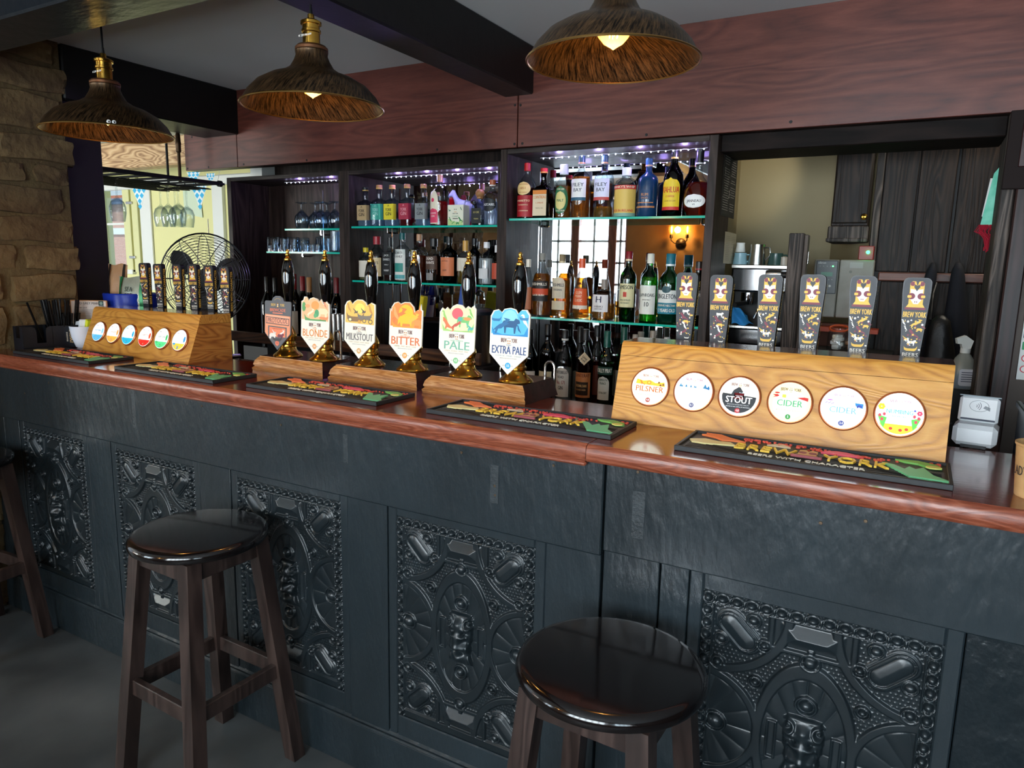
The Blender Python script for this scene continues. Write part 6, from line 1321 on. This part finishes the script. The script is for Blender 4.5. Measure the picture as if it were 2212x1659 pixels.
tumb = [(0, 0), (.034, 0), (.036, .01), (.038, .08), (.0368, .08), (.034, .012), (0, .012)]
for i, (px, y, s, lab) in enumerate([(591, 2.91, 1, 'leftmost upturned tumbler on the lower glass shelf'), (612, 2.91, 1, 'second upturned tumbler on the lower glass shelf'), (634, 2.91, 1, 'third upturned tumbler on the lower glass shelf'), (655, 2.98, 1, 'fourth tumbler, set further back'), (663, 2.89, .55, 'left small shot glass'), (675, 2.89, .55, 'middle small shot glass'), (687, 2.89, .55, 'right small shot glass'), (697, 3.0, 1.05, 'larger tumbler behind the shot glasses'), (708, 2.97, 1.1, 'large tumbler near the tall glasses')]):
    p = onp(px, 540, 1, y); gobj('tumbler', inv(tumb), lab, 'glass', 'tumblers and shot glasses on the lower glass shelf', (p.x, y, ZL2+.0803*s), sc=s)
hib = [(0, 0), (.026, 0), (.027, .01), (.030, .135), (.0288, .135), (.0255, .012), (0, .012)]
for i, (px, y) in enumerate([(724, 2.91), (738, 2.95), (733, 3.03)]):
    p = onp(px, 540, 1, y); gobj('highball_glass', hib, ['front highball glass on the lower glass shelf', 'highball glass against the divider', 'highball glass in the back corner'][i], 'glass', 'tall highball glasses', (p.x, y, ZL2+.0004), sc=.82)
# hanging rack with wine glasses
rx = -3.38; zR = 1.86
t = thing('glass_rack', 'black metal hanging glass rack over the left end of the bar', 'glass rack', (0, 0, 0))
a = onp(475, 397, 0, -3.02)
yA, yB, xr, zr = 1.98, 2.72, -3.42, 1.913
b = B(); b.rod((xr, yA-.1, zr), (xr, yB, zr), .011, M_blackm); b.rod((xr-.42, yA-.1, zr), (xr-.42, yB, zr), .011, M_blackm)
b.lathe([(.011, 0), (.017, .002), (.017, .02), (.006, .024), (.006, .04), (0, .04)], M_blackm, T(xr, yB, zr) @ R(-pi/2, 'X'), 16); b.rod((xr, yB, zr), (xr-.42, yB, zr), .008, M_blackm)
for k in range(9): y = yA-.06+k*.095; b.rod((xr, y, zr-.005), (xr-.42, y, zr-.005), .006, M_blackm)
b.build('frame', t)
b = B()
for k in range(5):
    x = xr-.03-k*.09
    b.tube([(x, yA, zr-.03), (x, yB-.04, zr-.03), (x-.02, yB-.01, zr-.03), (x-.045, yB-.04, zr-.03), (x-.045, yA, zr-.03)], .003, M_blackm, 6)
    for y in (yA+.1, yB-.12): b.rod((x, y, zr-.03), (x, y, zr), .003, M_blackm)
b.build('hanger_rails', t)
pp = Vector((-3.65, 2.653, 0))
b = B(); b.rod((pp.x, pp.y, zr), (pp.x, pp.y, 2.405), .009, pm('antique_bronze_pole', '#4a3828', .35, .8)); b.lathe([(.009, -.05), (.014, -.045), (.014, -.01), (.016, 0), (.014, .01), (.012, .05), (.009, .055)], pm('antique_bronze_pole', '#4a3828'), T(pp.x, pp.y, 2.13), 16); b.build('pole', t, 'bronze-coloured support pole')
p3_ = onp(441, 378, 1, 2.45); b = B(); b.rod((xr-.40, yB-.02, zr), (xr-.40, yB-.02, 2.405), .007, M_blackm); b.build('pole', t)
wine = [(0, 0), (.034, .001), (.034, .003), (.005, .010), (.0038, .09), (.008, .098), (.030, .118), (.039, .145), (.038, .175), (.031, .215), (.0300, .215), (.0368, .175), (.0378, .145), (.029, .119), (0, .1)]
for i, (px, pb, y) in enumerate([(256, 476, 2.05), (350, 490, 2.20), (366, 490, 2.30), (381, 490, 2.26), (388, 488, 2.36), (406, 490, 2.40)]):
    xg = (-3.50, -3.72, -3.53, -3.70, -3.52, -3.66)[i]; p = onp(px, pb, 0, xg); y = p.y; zt = p.z+.215
    o = gobj('wine_glass', inv(wine), ['wine glass hanging alone at the left of the rack'] [0] if i == 0 else ['leftmost', 'second', 'middle', 'fourth', 'rightmost'][i-1]+' wine glass of the hanging cluster', 'wine glass', 'wine glasses hanging from the rack', (p.x, y, min(zt, zr-.022)), 'w')
# bunting
cy, wh = C('#28a8d8', .6), C('#dfe6e6', .6)
def flag(b, cx, zt, w, h, y):
    b.prism([(cx-w/2, zt), (cx+w/2, zt), (cx, zt-h)], -.001, 0, wh, T(0, y, 0) @ FRONT)
    for r in range(5):
        zc_ = zt-h*(.0+r*.22); ww = w*(1-(zt-zc_)/h)
        n_ = max(1, int(round(3.4-r*.8)))
        for k in range(n_):
            x = cx+(k-(n_-1)/2)*w*.29
            if abs(x-cx) > ww/2: continue
            top = min(zt, zc_+h*.11)
            q = [(x, max(zc_-h*.13, zt-h)), (x+w*.13, zc_), (x, top), (x-w*.13, zc_)]
            if r == 0: q = [(x, zc_-h*.13), (x+w*.13, zc_), (x-w*.13, zc_)]
            b.flat(q, .0006, cy, T(0, y, 0) @ FRONT)
t = thing('bunting', 'string of blue and white diamond pennants in the garden room', 'bunting', (0, 0, 0)); yf_ = 3.36
for i, (x0, x1, xt, pt, pb) in enumerate([(283, 317, 311, 400, 452), (412, 448, 433, 398, 453), (400, 430, 415, 372, 402), (442, 462, 452, 375, 400)]):
    a_ = onp(x0, pt, 1, yf_); c_ = onp(x1, pt, 1, yf_); d_ = onp(xt, pb, 1, yf_); b = B(); flag(b, (a_.x+c_.x)/2, a_.z, c_.x-a_.x, a_.z-d_.z, yf_+.01*(i > 1)); b.build('pennant', t)
a_ = onp(230, 392, 1, yf_); c_ = onp(470, 392, 1, yf_); B().tube([a_.lerp(c_, k/8)-Vector((0, 0, .03*math.sin(pi*k/8))) for k in range(9)], .002, C('#d8d8d8'), 5).build('string', t)
for q_ in (a_, c_): B().tube([q_, (q_.x, 3.40, 2.165)], .002, C('#d8d8d8'), 5).build('string', t)
p = onp(412, 425, 1, 4.18); b = B(); b.prism([(-.11, -.14), (.13, -.18), (.10, .12), (-.12, .14)], -.002, 0, C('#c4d4bc'), FRONT); b.build('paper_notice', None, label='pale green paper pinned to the garden room wall', cat='notice', loc=(p.x, 4.19, p.z))

# ================================================================ KITCHEN OPENING
yk = 3.40
t = thing('oak_cupboard', 'dark oak cupboard wall with grooved panels behind the taps', 'cupboard', (0, 0, 0))
def K(px, py, y=yk): return onp(px, py, 1, y)
z_split = K(1950, 598).z
for (a_, c_) in ((1897, 1972), (1972, 2053), (2057, 2150)):
    xa, xc = K(a_, 500).x, K(c_, 500).x
    b = B(); b.bx(xa+.002, xc-.002, yk, yk+.02, z_split+.02, 2.10, M_cab, .003); b.build('upper_panel', t)
for (a_, c_) in ((1897, 2000), (2004, 2053), (2057, 2150)):
    xa, xc = K(a_, 650).x, K(c_, 650).x
    b = B(); b.bx(xa+.002, xc-.002, yk, yk+.02, .0, z_split-.02, M_cab, .003); b.build('lower_panel', t)
b = B(); b.bx(K(1897, 598).x, .32, yk-.015, yk+.02, z_split-.018, z_split+.018, M_rail, .004); b.build('rail', t, 'reddish horizontal rail')
B().bx(K(1897, 500).x, .32, yk+.0205, yk+.03, 0, 2.2, M_blackm).build('backing', t)
b = B(); b.bx(K(1880, 500).x, K(1897, 500).x, yk-.008, yk+.03, 0, 2.1, M_timber, .004); b.build('stile', t)
t = thing('wall_cabinet', 'small dark oak wall cabinet with a brass knob', 'cabinet', (0, 0, 0))
xa, xc = K(1803, 400).x, K(1884, 400).x; zb_ = K(1850, 489).z
B().bx(xa, xc, yk-.01, yk+.25, zb_, 2.12, M_cab, .004).build('body', t); B().bx(xa+.004, xc-.004, yk-.026, yk-.01, zb_+.012, 2.1, M_cab, .004).build('door', t)
k_ = K(1868, 470); B().lathe([(0, 0), (.004, 0), (.004, .012), (.012, .018), (.013, .026), (.008, .034), (0, .036)], M_brass, T(k_.x, yk-.026, k_.z) @ R(pi/2, 'X'), 20).build('knob', t, 'brass knob')
b = B(); b.bx(xa-.008, xc+.004, yk-.03, yk+.25, zb_-.055, zb_, M_timber, .004); b.bx(xa-.012, xc+.004, yk-.036, yk+.25, zb_-.066, zb_-.05, M_timber, .003); b.build('cornice', t)
# timber post
xa, xc = K(1707, 505, 3.04).x, K(1744, 505, 3.04).x; zt_ = K(1725, 504, 3.04).z
t = thing('timber_post', 'rough grey timber post with open top beside the coffee machine', 'post', ((xa+xc)/2, 3.04, 1.0)); w = (xc-xa)/2
B().bx(-w, w*.75, -.02, .02, 0, zt_-1.0, M_timber, .003).build('board', t); B().bx(w*.78, w*1.25, -.015, .03, 0, zt_-1.006, M_timber, .003).build('board', t); B().bx(w*1.25, w*1.4, .0, .01, zt_-1.12, zt_-1.07, M_steel, .002).build('catch', t)
# meter boxes and red switch
a_ = K(1756, 560); c_ = K(1886, 688)
t = thing('control_panel', 'grey alarm control panel with small green display', 'control panel', (0, 0, 0)); ym = 3.36
xm = K(1810, 600, ym).x; x0_, x1_ = K(1757, 600, ym).x, K(1886, 600, ym).x; z0_, z1_ = K(1810, 686, ym).z, K(1810, 561, ym).z
gy = pm('grey_enamel', '#8e8c82', .5, n=(12, '#7e7a70', 4)); dg = pm('slate_grey_plastic', '#4e5356', .4)
B().bx(x0_, xm, ym, ym+.06, z0_, z1_, gy, .004).build('housing', t); b = B(); b.bx(x0_+.008, xm-.004, ym-.006, ym, z0_+.10, z1_-.004, dg, .003)
M = T((x0_+xm)/2, ym-.0064, z1_) @ FRONT; b.flat(rrect(.004, -.062, .046, .018, .001, 1), .0004, C('#5f8a78'), M); b.text('elkron', .010, -.018, -.014, .0004, C('#c8ccc8'), M, width=.03)
for k in range(4): b.flat(ell(-.025+.014*k, -.028, .0018, .0018, 8), .0004, C('#b8bcb8'), M)
for k in range(5): b.flat(ell(-.022+.012*k, -.085, .0018, .0018, 8), .0004, C('#b8bcb8'), M)
b.flat(ell(.026, -.028, .003, .003, 10), .0005, pm('green_led', '#30ff50', .3, emis='#30ff50', es=6), M); b.flat(ell(.02, -.112, .005, .005, 12), .0004, C('#c8c8c0'), M); b.build('faceplate', t)
t = thing('meter_box', 'plain grey steel box right of the alarm control panel', 'meter box', (0, 0, 0)); b = B(); b.bx(xm+.003, x1_, ym-.004, ym+.06, z0_, z1_, gy, .004)
M = T((xm+x1_)/2, ym-.0044, z1_) @ FRONT; b.flat(rrect(0, -.022, .05, .024, .001, 1), .0004, C('#9a9a94'), M); b.flat(ell(-.02, -.05, .006, .006, 12), .0004, C('#6a6860'), M); b.build('box', t)
a_ = K(1856, 531, ym); c_ = K(1886, 562, ym); t = thing('fire_switch', 'small red wall box with a glowing green light', 'switch', (a_.x, ym, c_.z)); w, h = c_.x-a_.x, a_.z-c_.z
B().box((w/2, .015, h/2), (w, .03, h), C('#8a2824', .4), None, .003).build('plate', t); b = B(); b.lathe([(0, 0), (.007, 0), (.006, .004), (0, .006)], pm('green_glow', '#20ff60', .3, emis='#20ff60', es=12), T(w*.62, 0, h*.55) @ FRONT, 14); b.build('light', t, 'glowing green lamp'); point('switch_glow', (a_.x+w*.62, ym-.02, c_.z+h*.55), .02, (.1, 1, .3), .005)
B().bx(K(1700, 560).x, K(1878, 600).x, 3.42, 3.5, .0, K(1800, 700).z, C('#6a3a2a', .6)).build('meter_cupboard', None, label='reddish cupboard side under the meter boxes', cat='cupboard')
B().bx(K(1755, 700).x, K(1900, 700).x, 3.30, 3.42, K(1800, 712, 3.3).z-.01, K(1800, 708, 3.3).z, C('#b84a30', .5)).build('jar_shelf', None, label='orange-red shelf edge under the meter boxes', cat='shelf')
for i, (px, pt, pb, r, c, lab) in enumerate([(1808, 708, 757, .040, '#d8d8d4', 'clip-top glass jar of white packets behind the fourth tap'), (1838, 712, 757, .03, '#9a6a40', 'glass jar with brown contents right of the clip-top jar')]):
    p = onp(px, pb, 1, 3.1); t = thing('storage_jar', lab, 'jar', (p.x, 3.1, p.z)); zt_ = onp(px, pt, 1, 3.1).z-p.z
    B().lathe([(0, 0), (r, 0), (r*1.02, .01), (r, zt_*.75), (r*.8, zt_*.9), (r*.8, zt_), (0, zt_)], M_glass, None, 28).build('jar', t); b = B()
    rr = random.Random(i)
    for k in range(7): b.box((rr.uniform(-.4, .4)*r, rr.uniform(-.4, .4)*r, zt_*(.12+.08*k)), (r*.8, r*.7, .015), C(c, .5), R(rr.uniform(0, 3)), .003)
    b.build('contents', t); b = B(); b.tube([(r*.86*math.cos(a), r*.86*math.sin(a)*.9, zt_*.98+.010*math.sin(a)) for a in np.linspace(0, 2*pi, 25)[:-1]], .004, C('#b8481c' if i == 0 else '#4a3020', .5), 8, True); b.build('seal', t)
B().bx(-.66, -.06, 3.06, 3.28, .0, onp(1808, 758, 1, 3.1).z-.0008, M_blackm).build('kitchen_counter', None, label='dark worktop inside the kitchen opening', cat='worktop')
# coffee machine
ycm = 3.10; z1_ = onp(1650, 573, 1, ycm).z; zc_ = onp(1640, 705, 1, ycm).z; zb2 = onp(1808, 758, 1, 3.1).z
t = thing('coffee_machine', 'black and steel espresso machine seen between the taps', 'coffee machine', (0, 0, 0)); x0_ = -.69; x1_ = onp(1703, 600, 1, ycm).x
b = B(); b.bx(x0_, x1_, ycm, ycm+.14, z1_-.11, z1_-.012, M_blackg, .006); b.bx(x0_, x1_, ycm+.08, ycm+.14, zc_-.02, z1_-.1, M_blackm, .004); b.bx(x0_, x1_, ycm-.0, ycm+.14, zb2, zc_-.012, M_blackg, .006); b.build('body', t)
B().bx(x0_, x1_+.0, ycm-.01, ycm+.14, z1_-.014, z1_, M_steel, .002).build('cup_tray', t, 'steel cup tray'); B().bx(x0_, x1_, ycm-.01, ycm+.08, zc_-.012, zc_, M_steel, .002).build('drip_tray', t, 'steel drip tray')
b = B(); gx = onp(1615, 640, 1, ycm+.03).x; b.lathe([(0, 0), (.026, 0), (.03, .02), (.03, .05), (0, .05)], M_chrome, T(gx, ycm+.04, z1_-.165), 24); b.rod((gx, ycm+.03, z1_-.155), (gx-.03, ycm-.07, z1_-.165), .010, M_blackm); b.build('group_head', t)
b = B(); wx = onp(1645, 640, 1, ycm).x; b.tube([(wx+.01, ycm+.02, z1_-.10), (wx, ycm-.01, z1_-.16), (wx-.02, ycm-.02, z1_-.22)], .0045, M_chrome, 8); b.build('steam_wand', t)
b = B(); b.lathe([(0, -.03), (.015, -.03), (.017, -.02), (.017, .02), (.015, .03), (0, .03)], M_steel, T(onp(1672, 590, 1, ycm-.01).x, ycm-.015, z1_-.035) @ R(pi/2, 'Y'), 20); b.lathe([(0, -.03), (.013, -.03), (.013, .03), (0, .03)], M_blackm, T(onp(1700, 592, 1, ycm-.01).x+.01, ycm-.015, z1_-.038) @ R(pi/2, 'Y'), 20); b.build('steam_knob', t)
b = B(); jg = lambda r, h: [(0, .001), (r, .001), (r*.98, h*.2), (r*.82, h*.8), (r*.86, h), (r*.84, h), (r*.8, h*.8), (r*.95, h*.2), (0, .004)]
def jug(label, px, pb, y, r, h, m, nm='milk_jug', cat='jug', hd=True):
    p = onp(px, pb, 1, y); t = thing(nm, label, cat, (p.x, y, z1_+.0004)); B().lathe(jg(r, h), m, None, 32).build('body', t)
    if hd: B().tube([(r*.85, 0, h*.85), (r*1.35, 0, h*.85), (r*1.45, 0, h*.5), (r*.95, 0, h*.25)], .0035, m, 8).build('handle', t)
    return t
jug('brushed steel milk jug standing on the coffee machine', 1634, 573, ycm+.05, .036, .085, M_steel)
blue = pm('pale_blue_ceramic', '#8ab0bc', .25); jug('pale blue cup left of the steel milk jug', 1598, 573, ycm+.05, .030, .05, blue, 'cup', 'cup'); jug('dark green glass cup right of the steel milk jug', 1675, 573, ycm+.06, .032, .05, pm('dark_green_glaze', '#34504c', .2), 'cup', 'cup')
jug('small cream jug at the right of the machine top', 1693, 573, ycm+.05, .016, .035, pm('cream_glaze', '#b8b0a4', .3), 'cream_jug', 'jug', False); jug('white cup stacked on the pale blue cup', 1597, 573, ycm+.05, .02, .04, M_white, 'cup', 'cup', False).location.z += .052
t = jug('clear blue-tinted glass jug under the group head', 1650, 700, ycm+.03, .026, .07, M_glassb, 'glass_jug', 'jug'); t.location.z = zc_+.0004
b = B(); rr = random.Random(9); n = 12; vs = []
for i in range(n+1):
    for j in range(n+1):
        u = i/n; v = j/n; vs.append((-.04+.09*u-.03*v*u, .02*math.sin(5*u)*math.sin(4*v), .085*v*(1-u*.5)+.006*math.sin(9*u+3*v)))
b.add(vs, [(i*(n+1)+j, (i+1)*(n+1)+j, (i+1)*(n+1)+j+1, i*(n+1)+j+1) for i in range(n) for j in range(n)], pm('blue_cloth', '#2f8ac8', .7)); p = onp(1600, 703, 1, ycm-.005)
o = b.build('cleaning_cloth', None, label='bright blue cleaning cloth on the drip tray', cat='cloth', smooth=60, loc=(p.x, ycm+.0, zc_+.004)); o.modifiers.new('thick', 'SOLIDIFY').thickness = .002
# notices on the side of the right shelf unit
for i, (a_, c_, e_, f_, col, tc, lab) in enumerate([((1567, 306), (1596, 317), (1560, 466), (1584, 474), '#1c1c1e', '#b8b4ac', 'black printed menu sheet on the side of the right unit'), ((1567, 500), (1591, 506), (1563, 569), (1589, 571), '#a49c84', '#5a5448', 'cream price list under the black menu sheet')]):
    xs_ = -.6985; P = [onp(q[0], q[1], 0, xs_) for q in (a_, c_, f_, e_)]
    y0_, y1_ = P[0].y, P[1].y; zt_, zb_ = P[0].z-.0, P[3].z; b = B(); b.bx(xs_-.0005, xs_, y0_, y1_, zb_, zt_, C(col, .5))
    M = T(xs_+.0004, (y0_+y1_)/2, (zt_+zb_)/2) @ R(pi/2, 'Z') @ FRONT; w, h = y1_-y0_, zt_-zb_
    if i == 0: b.text('MENU', .014, -w*.1, h*.44, .0003, C(tc), M, width=w*.5); b.text('1', .03, -w*.36, h*.12, .0003, C(tc), M); b.text('2', .03, w*.0, -h*.18, .0003, C(tc), M)
    for k in range(24 if i == 0 else 14):
        for s in (-1, 1):
            if rr.random() < .85: b.flat(rrect(s*w*.24, h*(.36-.8*k/(24 if i == 0 else 14)), w*rr.uniform(.25, .42), h*.006, h*.001, 1), .0003, C(tc), M)
    b.build('notice', None, label=lab, cat='notice', smooth=0)
# coats and bag
def drape(name, label, cat, cx, cy, zt, zb, wt, wb, mat, lean=0, dep=.09):
    n, m = 28, 22; vs = []; fs = []
    for j in range(m+1):
        v = j/m; w = wt+(wb-wt)*(v**.7); z = zt+(zb-zt)*v; ry = dep*(.35+.65*v**.5)
        if v < .04: w *= .5+v*12; ry *= .5+v*12
        for i in range(n):
            a = 2*pi*i/n; f = 1+.10*v*math.sin(5*a+6*v)+.06*v*math.sin(9*a+2+3*v)
            vs.append((cx+lean*v+w/2*math.cos(a)*f, cy+ry/2*math.sin(a)*f, z+.006*math.sin(3*a)*(v > .9)))
    for j in range(m):
        for i in range(n): fs.append((j*n+i, (j+1)*n+i, (j+1)*n+(i+1) % n, j*n+(i+1) % n))
    fs.append(tuple(range(n))); fs.append(tuple(m*n+i for i in range(n))[::-1])
    b = B(); b.add(vs, fs, mat); return b.build(name, None, label=label, cat=cat, smooth=70)
navy = pm('navy_cloth', '#0a0d18', .8, bump=(60, .3, .003)); blk = pm('black_nylon', '#0d0d0f', .45, bump=(20, .6, .01))
p = onp(2026, 567, 1, 3.30); q = onp(2068, 567, 1, 3.30)
drape('hanging_coat', 'dark navy coat hanging left of the other, close behind the rightmost tap', 'coat', p.x-.015, 3.33, p.z, .85, .026, .12, navy, -.05); drape('hanging_coat', 'navy coat hanging against the oak panel, nearer the post', 'coat', q.x+.004, 3.31, q.z, .95, .03, .13, navy, .035)
p = onp(2010, 680, 1, 3.2); drape('backpack', 'black nylon rucksack hanging below the coats', 'bag', p.x+.035, 3.20, p.z, .90, .05, .16, blk, .03, .1); B().tube([(p.x+.0, 3.2, p.z-.02), (p.x-.0, 3.24, p.z+.08), (p.x+.008, 3.3, p.z+.12)], .006, blk, 8).build('bag_strap', None, label='black strap loop of the rucksack on its hook', cat='strap')
# clipboard with tassel
p = onp(2150, 362, 1, 2.95); q = onp(2115, 487, 1, 2.95); e = .17
t = thing('hanging_papers', 'mint green folded card with a red tassel hanging beside the post', 'card', (.17, 2.95, q.z), 0); h = p.z-q.z
B().prism([(-.005, 0), (.05, -.004), (.062, h*.95), (.028, h), (.016, h*.9)], -.004, 0, pm('mint_card', '#62c8a8', .6, n=(30, '#8adcc4', 2)), FRONT).build('mint_card', t, 'mint green card')
B().prism([(-.004, .03), (.02, .03), (.03, h*.82), (.008, h*.82)], -.007, -.005, C('#dcdcd8', .6), FRONT).build('paper', t, 'white paper'); B().prism([(.032, .04), (.055, .02), (.06, h*.6)], .001, .002, C('#d4d4d4', .6), FRONT).build('paper', t, 'white paper')
b = B(); rr = random.Random(3)
for k in range(26): x = .0+rr.uniform(-.008, .034); b.tube([(x, -.002, .002), (x+rr.uniform(-.014, .012), rr.uniform(-.008, .004), -.02), (.022+rr.uniform(-.012, .010), rr.uniform(-.008, .004), -.045), (.020+rr.uniform(-.008, .010), 0, -.06-rr.uniform(0, .03))], .0018, C('#a0142c', .8), 4)
b.build('tassel', t, 'crimson tassel')
# spray bottle
p = onp(2094, 735, 1, 3.0); q = onp(2095, 838, 1, 3.0)
t = thing('spray_bottle', 'white trigger spray bottle with blue liquid beside the post', 'spray bottle', (.17, 2.98, q.z), .3); h = p.z-q.z; b = B()
b.lathe([(0, 0), (.036, 0), (.038, .01), (.038, h*.42), (.028, h*.62), (.014, h*.74), (.013, h*.8), (0, h*.8)], glassm('cloudy_plastic', '#d8dcd4', '#a0a8a4', .2, .55), None, 28, 2.6); b.build('bottle', t); B().lathe([(0, .003), (.0355, .003), (.0365, h*.32), (0, h*.32)], pm('blue_cleaner', '#2f78b4', .3), None, 28, 2.6).build('liquid', t)
b = B(); b.lathe([(.016, h*.74), (.016, h*.84), (0, h*.84)], M_white, None, 20); b.prism([(-.03, 0), (-.018, .0), (-.012, -.02), (.012, -.02), (.02, .012), (-.006, .03), (-.034, .018)], -.010, .010, M_white, T(0, 0, h*.93) @ FRONT); b.build('trigger', t); b = B(); b.flat(rrect(0, 0, .05, .06, .01), 0, C('#d8dce4'), T(0, -.0385, h*.25) @ FRONT)
for k in range(5): b.flat(rrect(0, .018-.008*k, .035, .003, .001, 1), .0003, C('#5a6478'), T(0, -.0385, h*.25) @ FRONT)
b.build('label', t); B().bx(.11, .196, 2.92, 3.04, .0, q.z-.0006, M_blackm).build('post_ledge', None, label='dark ledge under the spray bottle', cat='ledge')
# right edge: sticker, door closer box, notice
p = onp(2198, 381, 1, 2.738); b = B(); b.lathe([(0, 0), (.014, 0), (.014, .0006), (0, .0008)], C('#b8ccd8', .4), FRONT, 24); b.flat(ell(.0, .001, .006, .007, 12), .001, C('#c07088'), FRONT); b.flat(ell(-.005, -.004, .004, .004, 10), .0011, C('#4a8ab0'), FRONT); b.build('round_sticker', None, label='small round pale blue sticker on the post at the right edge', cat='sticker', loc=(p.x, 2.738, p.z))
p0 = onp(2178, 290, 1, 2.735); b = B(); b.bx(p0.x, p0.x+.09, 2.728, 2.742, p0.z-.0-.165, 2.0, pm('dark_brown_plate', '#1a100e', .7, spec=.2), .002); b.bx(p0.x+.035, p0.x+.055, 2.722, 2.73, p0.z-.10, 1.99, pm('dark_red_slot', '#2a0a0a', .3), .002); b.build('door_bolt_plate', None, label='dark brown metal plate high on the post at the right edge', cat='metal plate')
p = onp(2203, 760, 1, 2.79); b = B(); b.bx(p.x, p.x+.15, 2.792, 2.797, p.z-.09, p.z+.17, C('#d8d8d4', .6)); M = T(p.x, 2.7915, p.z) @ FRONT
b.flat(rrect(.018, .02, .028, .026, .002), 0, C('#1c8a50'), M)
for y in (-.02, -.055): b.flat(ell(.018, y, .012, .012, 16), 0, C('#c82838'), M); b.flat(ell(.018, y, .009, .009, 16), .0003, C('#e8e4e0'), M)
b.flat(rrect(.018, .06, .028, .03, .002), 0, C('#2a3a4a'), M); b.build('safety_notice', None, label='white safety notice with green and red symbols at the right edge', cat='notice')
# wall light seen in the right unit's mirror
t = thing('wall_light', 'two-arm wall light with bare amber bulbs, seen in the mirror', 'wall light', (-2.25, -1.598, 1.765)); bz = pm('dark_bronze', '#3a2c20', .4, .8)
b = B(); b.lathe([(0, 0), (.055, 0), (.055, .012), (.03, .03), (0, .032)], bz, R(-pi/2, 'X'), 28); b.build('backplate', t)
for s in (-1, 1):
    b = B(); b.tube([(0, .03, 0), (s*.05, .07, .0), (s*.085, .08, .03), (s*.085, .08, .06)], .006, bz, 8); b.lathe([(0, .05), (.018, .055), (.016, .09), (0, .09)], bz, T(s*.085, .08, 0), 16); b.build('arm', t)
    b = B(); b.lathe([(.014, .09), (.03, .13), (.032, .16), (.022, .19), (0, .2)], glassm('amber_bulb_glass', '#ffe0a0', '#d08a30'), T(s*.085, .08, 0), 20); b.lathe([(0, .10), (.010, .12), (.010, .165), (0, .18)], pm('hot_filament', '#ffcc66', .5, emis='#ffc050', es=30), T(s*.085, .08, 0), 12); b.build('bulb', t, 'glowing bulb')
point('wall_light_glow', (-2.25, -1.45, 1.90), 6, (1, .62, .2), .03)
